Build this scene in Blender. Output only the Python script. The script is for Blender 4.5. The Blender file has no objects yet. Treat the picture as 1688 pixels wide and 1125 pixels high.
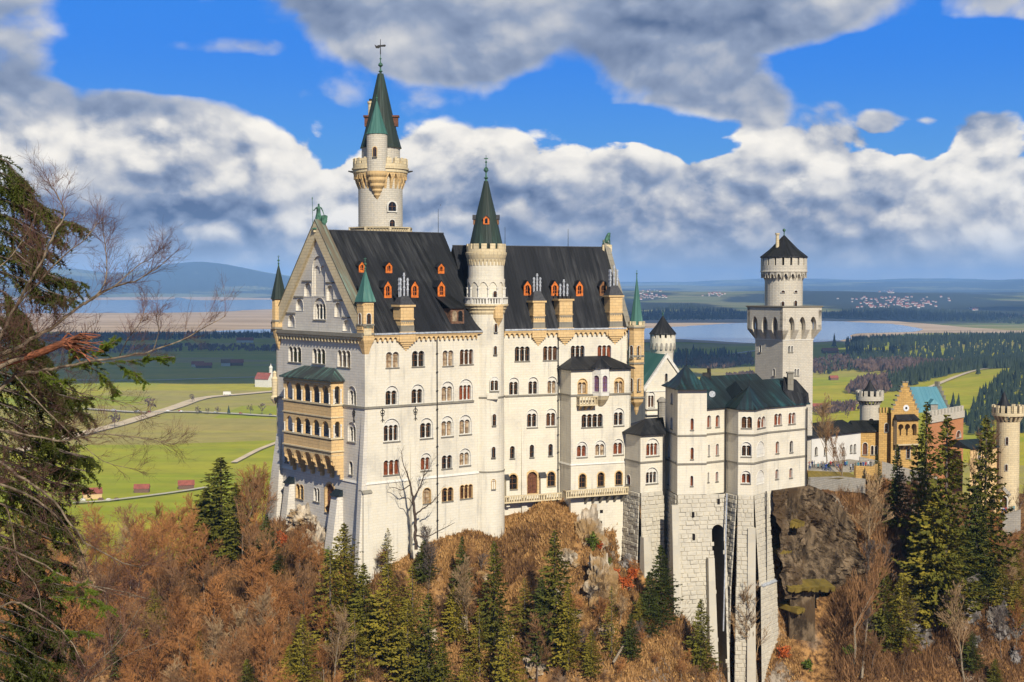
import bpy, bmesh, math, random
import numpy as np
from mathutils import Vector, Matrix, geometry, noise

sc = bpy.context.scene
C = sc.collection
R = math.radians
PI = math.pi
CAMZ = 190.0
FPX = 2344.4
PITCH = math.atan((562.5 - 466.0) / FPX)

# ------------------------------------------------------------------ camera
cd = bpy.data.cameras.new('camera')
cam = bpy.data.objects.new('camera', cd)
C.objects.link(cam)
cam.location = (0, 0, CAMZ)
cam.rotation_euler = (PI / 2 - PITCH, 0, 0)
cd.sensor_width = 36.0
cd.lens = FPX / 1688 * 36.0
cd.clip_start = 1.0
cd.clip_end = 120000
sc.camera = cam

# ------------------------------------------------------------------ node helper
def N(t, typ, ins=None, **props):
    n = t.nodes.new(typ)
    for k, v in props.items():
        setattr(n, k, v)
    for k, v in (ins or {}).items():
        s = n.inputs[k]
        if isinstance(v, bpy.types.NodeSocket):
            t.links.new(v, s)
        elif isinstance(v, bpy.types.Node):
            t.links.new(v.outputs[0], s)
        else:
            if s.type == 'RGBA' and len(v) == 3:
                v = (*v, 1)
            s.default_value = v
    return n

def M_(t, op, a, b=0.0, c=None, clamp=False):
    ins = {0: a, 1: b}
    if c is not None:
        ins[2] = c
    n = N(t, 'ShaderNodeMath', ins, operation=op)
    n.use_clamp = clamp
    return n.outputs[0]

def MIX(t, f, a, b, blend='MIX'):
    n = t.nodes.new('ShaderNodeMix')
    n.data_type = 'RGBA'
    n.blend_type = blend
    for i, v in ((0, f), (6, a), (7, b)):
        s = n.inputs[i]
        if isinstance(v, bpy.types.NodeSocket):
            t.links.new(v, s)
        else:
            s.default_value = v if not (s.type == 'RGBA' and len(v) == 3) else (*v, 1)
    return n.outputs[2]

def SS(t, x, a, b, lo=0.0, hi=1.0):
    return N(t, 'ShaderNodeMapRange', {0: x, 1: a, 2: b, 3: lo, 4: hi}, interpolation_type='SMOOTHSTEP').outputs[0]

# ------------------------------------------------------------------ sun and sky
SUN_EL = R(36)
sunh = Vector((0.31, -0.951)).normalized()       # towards the sun, horizontally
sund = Vector((sunh.x * math.cos(SUN_EL), sunh.y * math.cos(SUN_EL), math.sin(SUN_EL)))
sl = bpy.data.lights.new('sun', 'SUN')
sl.energy = 5.0
sl.angle = R(0.53)
sl.color = (1.0, 0.925, 0.80)
so = bpy.data.objects.new('sun', sl)
C.objects.link(so)
so.location = (60, -100, 400)
so.rotation_euler = sund.to_track_quat('Z', 'Y').to_euler()

world = bpy.data.worlds.new('World')
sc.world = world
world.use_nodes = True
wt = world.node_tree
wt.nodes.clear()
SKY_STR = 0.08
sky = N(wt, 'ShaderNodeTexSky', sky_type='NISHITA', sun_disc=False)
sky.sun_elevation = SUN_EL
sky.sun_rotation = math.atan2(sunh.x, sunh.y)
sky.altitude = 900
sky.air_density = 1.0
sky.dust_density = 0.3
sky.ozone_density = 3.0

def cloud_group():
    """height field of the billows, looked up twice for light and shade"""
    g = bpy.data.node_groups.new('cloud_billows', 'ShaderNodeTree')
    g.interface.new_socket('UV', in_out='INPUT', socket_type='NodeSocketVector')
    g.interface.new_socket('D', in_out='OUTPUT', socket_type='NodeSocketFloat')
    gi = g.nodes.new('NodeGroupInput'); go = g.nodes.new('NodeGroupOutput')
    ps = N(g, 'ShaderNodeVectorMath', {0: gi.outputs[0], 1: (1.0, 1.35, 1.0)}, operation='MULTIPLY').outputs[0]
    n1 = N(g, 'ShaderNodeTexNoise', {'Vector': ps, 'Scale': 9.0, 'Detail': 8.0, 'Roughness': 0.555, 'Distortion': 0.15})
    wv = N(g, 'ShaderNodeVectorMath', {0: n1.outputs[1], 1: (0.06, 0.06, 0.0), 2: ps}, operation='MULTIPLY_ADD').outputs[0]
    v1 = N(g, 'ShaderNodeTexVoronoi', {'Vector': wv, 'Scale': 19.0, 'Detail': 2.0, 'Roughness': 0.5}, feature='F1')
    d = M_(g, 'MULTIPLY_ADD', v1.outputs[0], -0.44, 0.20)
    d = M_(g, 'ADD', d, M_(g, 'MULTIPLY_ADD', n1.outputs[0], 1.35, -0.675))
    g.links.new(d, go.inputs[0])
    return g

BLOBS = [(1480, 200, 70, 40, .35), (230, 190, 200, 60, .30), (1600, 215, 90, 50, .35),   # banks of cloud, each given by the direction in which it stands, its size and how thick it is
    (640, 60, 280, 135, .80), (930, 10, 500, 150, 1.05), (1130, 110, 210, 120, 0.55), (1330, 5, 340, 95, 0.75), (1190, 165, 130, 75, .45), (1400, 40, 130, 80, .35),
    (1700, 30, 150, 110, .60), (-10, 50, 190, 160, 0.85), (330, 90, 170, 34, 0.66), (350, -10, 260, 50, .45), (760, 130, 110, 60, .25),
    (60, 300, 460, 190, 0.75), (480, 330, 460, 200, 0.75), (900, 370, 420, 180, .70), (1130, 390, 340, 150, .55),
    (1350, 320, 170, 175, 0.60), (1640, 310, 160, 160, 0.62), (1500, 380, 300, 130, .60), (740, 250, 150, 90, .22),
    (1560, 130, 230, 80, -0.60), (300, 140, 230, 30, -0.30), (1080, 205, 170, 34, -0.42), (1200, 255, 90, 30, -.15)]
cg = cloud_group()
tc = N(wt, 'ShaderNodeTexCoord')
sp = N(wt, 'ShaderNodeSeparateXYZ', {0: tc.outputs['Generated']})
az = M_(wt, 'ARCTAN2', sp.outputs[0], sp.outputs[1])
el = M_(wt, 'ARCSINE', sp.outputs[2])
uvn = N(wt, 'ShaderNodeCombineXYZ', {0: az, 1: el, 2: 0.81}).outputs[0]
mask = SS(wt, el, 0.118, 0.150, 0.0, -0.25)
mask = M_(wt, 'ADD', mask, SS(wt, el, 0.20, 0.34, 0.0, 0.95))  # unseen cloud cover added overhead to grey the fill light
for (px, py, wx, wy, a) in BLOBS:
    cu = math.atan((px - 844) / FPX); cv = math.atan((466 - py) / FPX)
    mp = N(wt, 'ShaderNodeVectorMath', {0: uvn, 1: (FPX / wx, FPX / wy, 0.0), 2: (-cu * FPX / wx, -cv * FPX / wy, 0.0)}, operation='MULTIPLY_ADD')
    q_ = N(wt, 'ShaderNodeVectorMath', {0: mp.outputs[0], 1: mp.outputs[0]}, operation='DOT_PRODUCT').outputs['Value']
    e_ = M_(wt, 'MULTIPLY_ADD', q_, -1.0, 1.0, clamp=True)
    mask = M_(wt, 'MULTIPLY_ADD', e_, a, mask)
d0 = N(wt, 'ShaderNodeGroup', node_tree=cg); wt.links.new(uvn, d0.inputs[0])
sh = N(wt, 'ShaderNodeVectorMath', {0: uvn, 1: (0.005, 0.009, 0)}, operation='ADD').outputs[0]
d1 = N(wt, 'ShaderNodeGroup', node_tree=cg); wt.links.new(sh, d1.inputs[0])
high = SS(wt, el, 0.098, 0.125)
nd = M_(wt, 'MULTIPLY', d0.outputs[0], SS(wt, high, 0.0, 1.0, 1.0, 0.85))
dens = M_(wt, 'ADD', nd, M_(wt, 'ADD', mask, -0.10))
soft = M_(wt, 'MULTIPLY_ADD', high, 0.26, 0.085)
cov = M_(wt, 'DIVIDE', dens, soft, clamp=True)
cov = SS(wt, cov, 0.0, 1.0)
grad = M_(wt, 'SUBTRACT', d0.outputs[0], d1.outputs[0])
big = N(wt, 'ShaderNodeTexNoise', {'Vector': N(wt, 'ShaderNodeVectorMath', {0: uvn, 1: (1.0, 2.2, 1.0)}, operation='MULTIPLY').outputs[0], 'Scale': 6.5, 'Detail': 3.0, 'Roughness': 0.5}).outputs[0]
lit = M_(wt, 'MULTIPLY', grad, M_(wt, 'MULTIPLY_ADD', high, -1.2, 1.75))
lit = M_(wt, 'ADD', lit, M_(wt, 'MULTIPLY_ADD', d0.outputs[0], 0.40, 0.70))
lit = M_(wt, 'ADD', lit, M_(wt, 'MULTIPLY_ADD', big, 1.3, -0.65))
lit = M_(wt, 'ADD', lit, SS(wt, el, 0.050, 0.095, -0.05, 0.12))
lit = M_(wt, 'ADD', lit, SS(wt, dens, 0.0, 0.45, 0.12, -0.10))
lit = M_(wt, 'ADD', lit, M_(wt, 'MULTIPLY', high, -0.26))
lit = M_(wt, 'ADD', lit, SS(wt, el, 0.20, 0.32, 0.0, -0.52))  # the added overhead clouds are darkened to cut the fill light
lit = M_(wt, 'ADD', lit, SS(wt, el, 0.010, 0.050, -0.08, 0.0), clamp=True)
cr = N(wt, 'ShaderNodeValToRGB', {0: lit})
e = cr.color_ramp.elements
e[0].position = 0.0; e[0].color = (0.10, 0.15, 0.27, 1)
e[1].position = 1.0; e[1].color = (1.0, 0.95, 0.86, 1)
q = cr.color_ramp.elements.new(0.32); q.color = (0.27, 0.33, 0.46, 1)
q = cr.color_ramp.elements.new(0.58); q.color = (0.57, 0.58, 0.61, 1)
q = cr.color_ramp.elements.new(0.78); q.color = (0.84, 0.81, 0.76, 1)
ccol = N(wt, 'ShaderNodeVectorMath', {0: cr.outputs[0], 3: 1.0 / SKY_STR}, operation='SCALE').outputs[0]
# the photograph's clear sky is a saturated blue
blue = MIX(wt, SS(wt, el, 0.03, 0.17), (0.08, 0.35, 0.76), (0.0, 0.20, 0.82))
blue = N(wt, 'ShaderNodeVectorMath', {0: blue, 3: 1.0 / SKY_STR}, operation='SCALE').outputs[0]
clear = MIX(wt, 0.85, sky.outputs[0], blue)
wcol = MIX(wt, cov, clear, ccol)
# one pale layer near the horizon
wcol = MIX(wt, SS(wt, el, 0.0, 0.045, 0.75, 0.0), wcol, tuple(c / SKY_STR for c in (0.47, 0.55, 0.67)))
bg = N(wt, 'ShaderNodeBackground', {0: wcol, 1: SKY_STR})
world.cycles.sampling_method = 'MANUAL'; world.cycles.sample_map_resolution = 128
wo = N(wt, 'ShaderNodeOutputWorld', {0: bg.outputs[0]})

# ------------------------------------------------------------------ exposure
sc.view_settings.view_transform = 'Standard'
sc.view_settings.look = 'None'
sc.view_settings.gamma = 1.0
sc.view_settings.exposure = 0.10
sc.view_settings.use_curve_mapping = False
sc.cycles.use_denoising = True
sc.cycles.max_bounces = 5
sc.cycles.diffuse_bounces = 2
sc.cycles.glossy_bounces = 2
sc.cycles.transparent_max_bounces = 6
sc.cycles.volume_bounces = 0
sc.cycles.use_adaptive_sampling = True

# ------------------------------------------------------------------ photograph pixel <-> place
_ct, _st = math.cos(PITCH), math.sin(PITCH)
def ray(px, py):
    u = (px - 844) / FPX; v = (562.5 - py) / FPX
    return Vector((u, _ct + v * _st, -_st + v * _ct))
def P(px, py, Y):
    d = ray(px, py)
    return Vector((0, 0, CAMZ)) + d * (Y / d.y)
def G(px, py, z=0.0):
    d = ray(px, py)
    return Vector((0, 0, CAMZ)) + d * ((z - CAMZ) / d.z)
def zat(py, Y):
    return P(844, py, Y).z

# ------------------------------------------------------------------ tagging
def tag(o, label=None, cat=None, group=None, kind=None):
    if label: o['label'] = label
    if cat: o['category'] = cat
    if group: o['group'] = group
    if kind: o['kind'] = kind
    return o
def thing(name, label, cat, loc, group=None, rz=0.0):
    o = bpy.data.objects.new(name, None)
    C.objects.link(o)
    o.location = loc; o.rotation_euler = (0, 0, rz)
    o.empty_display_size = 0.5
    return tag(o, label, cat, group)
def link(name, me, parent=None, loc=None, rz=0.0, scale=None):
    o = bpy.data.objects.new(name, me)
    C.objects.link(o)
    if parent is not None: o.parent = parent
    if loc is not None: o.location = loc
    if rz: o.rotation_euler = (0, 0, rz)
    if scale is not None: o.scale = scale
    return o
def copy_tree(o, parent=None):
    c = o.copy(); C.objects.link(c); c.parent = parent
    for ch in o.children:
        copy_tree(ch, c)
    return c

def np_mesh(name, verts, faces, mats, smooth=False, midx=None):
    """verts (n,3) array, faces (m,k) array of one size"""
    verts = np.asarray(verts, dtype=np.float32); faces = np.asarray(faces, dtype=np.int32)
    me = bpy.data.meshes.new(name)
    k = faces.shape[1]
    me.vertices.add(len(verts)); me.vertices.foreach_set('co', verts.ravel())
    me.loops.add(faces.size); me.loops.foreach_set('vertex_index', faces.ravel())
    me.polygons.add(len(faces))
    me.polygons.foreach_set('loop_start', np.arange(0, faces.size, k, dtype=np.int32))
    if midx is not None: me.polygons.foreach_set('material_index', np.asarray(midx, dtype=np.int32))
    me.polygons.foreach_set('use_smooth', np.full(len(faces), smooth, dtype=bool))
    for m in (mats if isinstance(mats, (list, tuple)) else [mats]):
        me.materials.append(m)
    me.update(calc_edges=True)
    return me

EACH = {'drainpipe_set', 'lightning_rod', 'string_course', 'turret_moulding', 'plinth_moulding', 'side_wall', 'arch_reveal', 'balcony_bracket', 'terrace_corbels', 'hood_moulding', 'loggia_floor', 'loggia_corbel', 'gargoyle', 'arcade_columns', 'bay_wall', 'corbel_frieze'}
class MB:
    def __init__(s):
        s.v = []; s.f = []; s.m = []
    def add(s, vs, fs, m=0):
        b = len(s.v)
        s.v += [tuple(v) for v in vs]
        s.f += [tuple(b + i for i in f) for f in fs]
        s.m += [m] * len(fs)
        return s
    def hexa(s, p, m=0):
        """8 points: bottom 4 (ccw from above), top 4"""
        return s.add(p, [(3, 2, 1, 0), (4, 5, 6, 7), (0, 1, 5, 4), (1, 2, 6, 5), (2, 3, 7, 6), (3, 0, 4, 7)], m)
    def box(s, x0, x1, y0, y1, z0, z1, m=0):
        return s.hexa([(x0, y0, z0), (x1, y0, z0), (x1, y1, z0), (x0, y1, z0), (x0, y0, z1), (x1, y0, z1), (x1, y1, z1), (x0, y1, z1)], m)
    def wbox(s, W, s0, s1, z0, z1, o0, o1, m=0):
        """box in wall coordinates: o0 inner, o1 outer offset"""
        q = [(s0, o1), (s1, o1), (s1, o0), (s0, o0)]
        return s.hexa([W.pt(a, z0, b) for a, b in q] + [W.pt(a, z1, b) for a, b in q], m)
    def wtaper(s, W, s0, s1, z0, z1, o0, ob, ot, ds=0.0, m=0):
        """box whose outer face leans: offset ob at the bottom, ot at the top"""
        return s.hexa([W.pt(s0 - ds, z0, ob), W.pt(s1 + ds, z0, ob), W.pt(s1 + ds, z0, o0), W.pt(s0 - ds, z0, o0),
                       W.pt(s0, z1, ot), W.pt(s1, z1, ot), W.pt(s1, z1, o0), W.pt(s0, z1, o0)], m)
    def loft(s, rings, cap0=True, cap1=True, m=0):
        n = len(rings[0]); b = len(s.v)
        for r in rings: s.v += [tuple(p) for p in r]
        for k in range(len(rings) - 1):
            for i in range(n):
                j = (i + 1) % n
                s.f.append((b + k * n + i, b + k * n + j, b + (k + 1) * n + j, b + (k + 1) * n + i)); s.m.append(m)
        if cap0: s.f.append(tuple(b + i for i in reversed(range(n)))); s.m.append(m)
        if cap1: s.f.append(tuple(b + (len(rings) - 1) * n + i for i in range(n))); s.m.append(m)
        return s
    def lathe(s, cx, cy, prof, seg=24, a0=0.0, m=0, cap0=True, cap1=True, sx=1.0, sy=1.0):
        rings = []
        for (r, z) in prof:
            r = max(r, 0.004)
            rings.append([(cx + sx * r * math.cos(a0 + 2 * PI * i / seg), cy + sy * r * math.sin(a0 + 2 * PI * i / seg), z) for i in range(seg)])
        return s.loft(rings, cap0, cap1, m)
    def tube(s, p0, p1, r0, r1, seg=6, m=0, cap=True):
        p0 = Vector(p0); p1 = Vector(p1); d = (p1 - p0)
        if d.length < 1e-6: return s
        d.normalize()
        a = d.cross(Vector((0, 0, 1)) if abs(d.z) < 0.9 else Vector((1, 0, 0))).normalized(); b = d.cross(a)
        ring = lambda p, r: [p + (a * math.cos(2 * PI * i / seg) - b * math.sin(2 * PI * i / seg)) * r for i in range(seg)]
        return s.loft([ring(p0, r0), ring(p1, r1)], cap, cap, m)
    def poly_extrude(s, W, pts, o0, o1, m=0, back=False):
        """outline in (s,z), ccw as seen from outside; o1 outer face, o0 inner"""
        n = len(pts)
        vs = [W.pt(a, z, o1) for a, z in pts] + [W.pt(a, z, o0) for a, z in pts]
        tris = geometry.tessellate_polygon([[Vector((a, z, 0)) for a, z in pts]])
        fs = [tri_ccw(t, pts) for t in tris]
        fs += [(i, n + i, n + (i + 1) % n, (i + 1) % n) for i in range(n)]
        if back: fs += [tuple(n + i for i in reversed(tri_ccw(t, pts))) for t in tris]
        return s.add(vs, fs, m)
    def split(s):
        """its unconnected pieces, each as a builder of its own"""
        par = list(range(len(s.v)))
        def find(i):
            while par[i] != i: par[i] = par[par[i]]; i = par[i]
            return i
        for f in s.f:
            for j in f[1:]: par[find(j)] = find(f[0])
        out = {}
        for f, m in zip(s.f, s.m): out.setdefault(find(f[0]), []).append((f, m))
        res = []
        for fs in out.values():
            ids = sorted({i for f, m in fs for i in f}); mp = {a: b for b, a in enumerate(ids)}
            mb = MB(); mb.add([s.v[i] for i in ids], [tuple(mp[i] for i in f) for f, m in fs]); mb.m = [m for f, m in fs]; res.append(mb)
        return res
    def build_each(s, name, mats, root=None):
        for mb in s.split(): o = mb.build(name, mats, root)
        return o
    def build(s, name, mats, root=None, smooth=False, local=False, auto=None):
        if root is not None and not local and name in EACH:
            return s.build_each('_' + name, mats, root)
        name = name.lstrip('_')
        me = bpy.data.meshes.new(name)
        off = Vector((0, 0, 0))
        if root is not None and not local:
            off = Vector(root.location)
        me.from_pydata([(v[0] - off.x, v[1] - off.y, v[2] - off.z) for v in s.v], [], s.f)
        for m in (mats if isinstance(mats, (list, tuple)) else [mats]):
            me.materials.append(m)
        me.polygons.foreach_set('material_index', s.m)
        if smooth: me.polygons.foreach_set('use_smooth', [True] * len(s.f))
        me.update()
        o = bpy.data.objects.new(name, me)
        C.objects.link(o)
        if root is not None: o.parent = root
        return o

def tri_ccw(t, pts):
    (x0, y0), (x1, y1), (x2, y2) = pts[t[0]], pts[t[1]], pts[t[2]]
    return tuple(t) if (x1 - x0) * (y2 - y0) - (x2 - x0) * (y1 - y0) > 0 else (t[0], t[2], t[1])

class Wall:
    """a vertical plane from p0 to p1 (left to right as seen from outside)"""
    def __init__(s, p0, p1):
        s.p0 = Vector(p0[:2]); s.p1 = Vector(p1[:2]); s.L = (s.p1 - s.p0).length
        s.d = (s.p1 - s.p0) / s.L; s.n = Vector((s.d.y, -s.d.x)); s.ang = math.atan2(s.d.y, s.d.x)
    def pt(s, a, z, o=0.0):
        q = s.p0 + s.d * a + s.n * o
        return Vector((q.x, q.y, z))
    def off(s, o):
        return Wall(s.p0 + s.n * o, s.p1 + s.n * o)
    def hit(s, px, py, o=0.0):
        r = ray(px, py); r2 = Vector((r.x, r.y)); q = s.p0 + s.n * o
        t = q.dot(s.n) / r2.dot(s.n)
        return ((r2 * t - q).dot(s.d), CAMZ + r.z * t)
    def s(s, px, o=0.0): return s.hit(px, 600, o)[0]
    def z(s, px, py, o=0.0): return s.hit(px, py, o)[1]
    def bx(s, x0, y0, x1, y1, o=0.0):
        a0 = s.hit(x0, (y0 + y1) / 2, o)[0]; a1 = s.hit(x1, (y0 + y1) / 2, o)[0]; xm = (x0 + x1) / 2
        return (a0, a1, s.hit(xm, y1, o)[1], s.hit(xm, y0, o)[1])
# ------------------------------------------------------------------ materials
def mat(name):
    m = bpy.data.materials.new(name); m.use_nodes = True
    t = m.node_tree; t.nodes.clear()
    b = N(t, 'ShaderNodeBsdfPrincipled'); o = N(t, 'ShaderNodeOutputMaterial', {0: b.outputs[0]})
    return m, t, b
def setc(t, b, col=None, rough=None, normal=None, metal=None, spec=None):
    for k, v in (('Base Color', col), ('Roughness', rough), ('Normal', normal), ('Metallic', metal), ('Specular IOR Level', spec)):
        if v is None: continue
        s = b.inputs[k]
        if isinstance(v, bpy.types.NodeSocket): t.links.new(v, s)
        else: s.default_value = (*v, 1) if s.type == 'RGBA' and len(v) == 3 else v
def wall_uv(t):
    g = N(t, 'ShaderNodeNewGeometry')
    c = N(t, 'ShaderNodeVectorMath', {0: (0, 0, 1), 1: g.outputs['True Normal']}, operation='CROSS_PRODUCT')
    n = N(t, 'ShaderNodeVectorMath', {0: c.outputs[0]}, operation='NORMALIZE')
    u = N(t, 'ShaderNodeVectorMath', {0: g.outputs['Position'], 1: n.outputs[0]}, operation='DOT_PRODUCT').outputs['Value']
    z = N(t, 'ShaderNodeSeparateXYZ', {0: g.outputs['Position']}).outputs[2]
    return N(t, 'ShaderNodeCombineXYZ', {0: u, 1: z, 2: 0.0}).outputs[0], g.outputs['Position'], u, z

def stone(name, c1, c2, mortar, bw=1.1, bh=0.42, msize=0.035, stain=0.35, bump=0.5, streak=0.5, warm=None):
    m, t, b = mat(name)
    uv, pos, u, z = wall_uv(t)
    br = N(t, 'ShaderNodeTexBrick', {'Vector': uv, 'Color1': c1, 'Color2': c2, 'Mortar': mortar, 'Scale': 1.0, 'Mortar Size': msize,
                                     'Mortar Smooth': 0.6, 'Bias': -0.1, 'Brick Width': bw, 'Row Height': bh})
    br.offset_frequency = 2; br.squash = 1.0
    nz = N(t, 'ShaderNodeTexNoise', {'Vector': pos, 'Scale': 0.22, 'Detail': 6.0, 'Roughness': 0.62})
    n2 = N(t, 'ShaderNodeTexNoise', {'Vector': pos, 'Scale': 2.6, 'Detail': 4.0})
    st = N(t, 'ShaderNodeVectorMath', {0: pos, 1: (1.3, 1.3, 0.10)}, operation='MULTIPLY')
    ns = N(t, 'ShaderNodeTexNoise', {'Vector': st.outputs[0], 'Scale': 1.0, 'Detail': 5.0, 'Roughness': 0.6})
    col = br.outputs[0]
    dirt = tuple(x * y for x, y in zip(c1, (0.55, 0.56, 0.60)))
    col = MIX(t, SS(t, nz.outputs[0], 0.45, 0.78, 0.0, stain), col, dirt)
    col = MIX(t, SS(t, ns.outputs[0], 0.52, 0.80, 0.0, streak), col, dirt)
    w = warm or tuple(x * y for x, y in zip(c1, (1.04, 0.94, 0.76)))
    col = MIX(t, SS(t, n2.outputs[0], 0.45, 0.75, 0.0, 0.4), col, w)
    h = M_(t, 'ADD', M_(t, 'MULTIPLY', br.outputs[1], -1.0), M_(t, 'MULTIPLY', n2.outputs[0], 0.5))
    bp = N(t, 'ShaderNodeBump', {'Strength': bump, 'Distance': 0.06, 'Height': h})
    setc(t, b, col, 0.85, bp.outputs[0], spec=0.25)
    return m

M = {}
M['lime'] = stone('pale_limestone', (0.735, 0.68, 0.55), (0.705, 0.645, 0.51), (0.635, 0.575, 0.45), stain=0.5, streak=0.85, bump=0.25)
M['lime2'] = stone('weathered_limestone', (0.72, 0.67, 0.57), (0.66, 0.61, 0.52), (0.54, 0.50, 0.43), stain=0.5, streak=0.6)
M['towerst'] = stone('grey_tower_stone', (0.60, 0.55, 0.45), (0.54, 0.49, 0.40), (0.40, 0.37, 0.30), stain=0.30, bw=0.9, bh=0.36)
M['trim'] = stone('limestone_trim', (0.72, 0.69, 0.61), (0.68, 0.65, 0.57), (0.56, 0.53, 0.46), bw=1.6, bh=0.8, stain=0.25, streak=0.3)
M['sand'] = stone('ochre_sandstone', (0.72, 0.50, 0.24), (0.64, 0.44, 0.21), (0.45, 0.31, 0.16), bw=1.2, bh=0.5, stain=0.30, streak=0.5)
M['sandpale'] = stone('pale_sandstone', (0.70, 0.58, 0.36), (0.62, 0.51, 0.32), (0.42, 0.34, 0.22), bw=1.2, bh=0.5, stain=0.45, streak=0.55)
M['mould'] = stone('mossy_moulding_and_recess_shade', (0.26, 0.24, 0.19), (0.22, 0.20, 0.16), (0.16, 0.14, 0.11), bw=2, bh=1, stain=0.4)
M['rust'] = stone('rusticated_blocks', (0.58, 0.53, 0.42), (0.50, 0.46, 0.37), (0.38, 0.34, 0.27), bw=3.0, bh=2.0, msize=0.0, stain=0.45, bump=0.9)
M['gate'] = stone('gatehouse_brown_stone', (0.58, 0.36, 0.12), (0.44, 0.27, 0.09), (0.24, 0.15, 0.06), stain=0.35)
M['gatered'] = stone('gatehouse_red_brick', (0.60, 0.24, 0.09), (0.52, 0.20, 0.08), (0.40, 0.24, 0.14), bw=0.6, bh=0.22, stain=0.3)
M['yard'] = stone('courtyard_wall_stone', (0.36, 0.33, 0.28), (0.30, 0.28, 0.24), (0.2, 0.18, 0.15), stain=0.4)

def metal_roof(name, base, alt, patina_sheen, pamt, seam=0.62, rough=0.55):
    m, t, b = mat(name)
    uv, pos, u, z = wall_uv(t)
    fr = M_(t, 'FRACT', M_(t, 'DIVIDE', u, seam))
    seamv = M_(t, 'SUBTRACT', 1.0, SS(t, M_(t, 'ABSOLUTE', M_(t, 'SUBTRACT', fr, 0.5)), 0.0, 0.09))
    idn = N(t, 'ShaderNodeTexWhiteNoise', {'W': M_(t, 'FLOOR', M_(t, 'DIVIDE', u, seam))}, noise_dimensions='1D')
    st = N(t, 'ShaderNodeVectorMath', {0: uv, 1: (1.2, 0.12, 1)}, operation='MULTIPLY')
    ns = N(t, 'ShaderNodeTexNoise', {'Vector': st.outputs[0], 'Scale': 1.0, 'Detail': 6.0, 'Roughness': 0.65})
    nb = N(t, 'ShaderNodeTexNoise', {'Vector': pos, 'Scale': 0.12, 'Detail': 4.0})
    col = MIX(t, idn.outputs[0], base, alt)
    f = M_(t, 'MULTIPLY', SS(t, ns.outputs[0], 0.42, 0.72), SS(t, nb.outputs[0], 0.40, 0.62))
    col = MIX(t, M_(t, 'MULTIPLY', f, pamt), col, patina_sheen)
    col = MIX(t, M_(t, 'MULTIPLY', seamv, 0.45), col, tuple(0.35 * x for x in base))
    bp = N(t, 'ShaderNodeBump', {'Strength': 0.6, 'Distance': 0.06, 'Height': M_(t, 'ADD', seamv, M_(t, 'MULTIPLY', ns.outputs[0], 0.5))})
    setc(t, b, col, rough, bp.outputs[0], spec=0.2)
    return m
M['roof'] = metal_roof('dark_slate_metal_roof', (0.009, 0.010, 0.012), (0.021, 0.022, 0.025), (0.075, 0.075, 0.075), 0.75)  # the grey streak colour paints a sheen on the black roof
M['roofgreen'] = metal_roof('verdigris_copper_roof', (0.045, 0.135, 0.11), (0.065, 0.17, 0.14), (0.18, 0.32, 0.26), 0.8, rough=0.6)
M['roofdkgreen'] = metal_roof('dark_copper_roof', (0.012, 0.018, 0.022), (0.020, 0.030, 0.036), (0.035, 0.13, 0.14), 0.7, rough=0.5)
M['roofolive'] = metal_roof('dull_green_spire_copper', (0.024, 0.034, 0.028), (0.032, 0.045, 0.036), (0.05, 0.10, 0.075), 0.8, rough=0.6)
M['rooftq'] = metal_roof('turquoise_copper_roof', (0.10, 0.26, 0.31), (0.13, 0.31, 0.36), (0.22, 0.40, 0.43), 0.6, seam=1.1, rough=0.6)

def plain(name, c, rough=0.7, metal=0.0, var=0.25, scale=3.0, spec=0.3):
    m, t, b = mat(name)
    g = N(t, 'ShaderNodeNewGeometry')
    n = N(t, 'ShaderNodeTexNoise', {'Vector': g.outputs['Position'], 'Scale': scale, 'Detail': 4.0})
    col = MIX(t, SS(t, n.outputs[0], 0.3, 0.7, 0.0, 1.0), tuple(x * (1 - var) for x in c), tuple(min(1, x * (1 + var)) for x in c))
    setc(t, b, col, rough, metal=metal, spec=spec)
    return m
M['orange'] = plain('orange_painted_wood', (0.62, 0.16, 0.025), 0.6, var=0.3)
M['pane'] = plain('dark_window_glass', (0.012, 0.012, 0.014), 0.12, var=0.3, spec=0.5)
M['panered'] = plain('window_with_red_blind', (0.20, 0.05, 0.02), 0.3, var=0.5, scale=1.2)
M['panewarm'] = plain('window_with_pale_blind', (0.36, 0.27, 0.17), 0.4, var=0.5, scale=1.2)
M['purple'] = plain('window_with_violet_curtain', (0.15, 0.08, 0.16), 0.5, var=0.3)
M['door'] = plain('brown_oak_door', (0.13, 0.05, 0.025), 0.6, var=0.4)
M['frame'] = plain('brown_window_frame', (0.22, 0.10, 0.04), 0.6)
M['iron'] = plain('dark_iron', (0.03, 0.028, 0.026), 0.6)
M['bronze'] = plain('verdigris_bronze', (0.05, 0.13, 0.085), 0.6, var=0.5, scale=1.5)
M['zinc'] = plain('pale_zinc_pipe', (0.52, 0.54, 0.56), 0.4, metal=0.3)
M['lead'] = plain('dark_lead', (0.05, 0.05, 0.052), 0.5)
M['white'] = plain('white_render', (0.68, 0.65, 0.58), 0.8, var=0.05, scale=0.3)
M['redtile'] = plain('red_roof_tiles', (0.27, 0.075, 0.045), 0.8, var=0.2, scale=0.4)
M['wood'] = plain('weathered_barn_wood', (0.16, 0.085, 0.05), 0.85, var=0.4)
M['bark'] = plain('grey_brown_bark', (0.13, 0.10, 0.08), 0.9, var=0.4)
M['barkpale'] = plain('pale_lichen_bark', (0.25, 0.20, 0.135), 0.9, var=0.5, scale=6.0)
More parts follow.
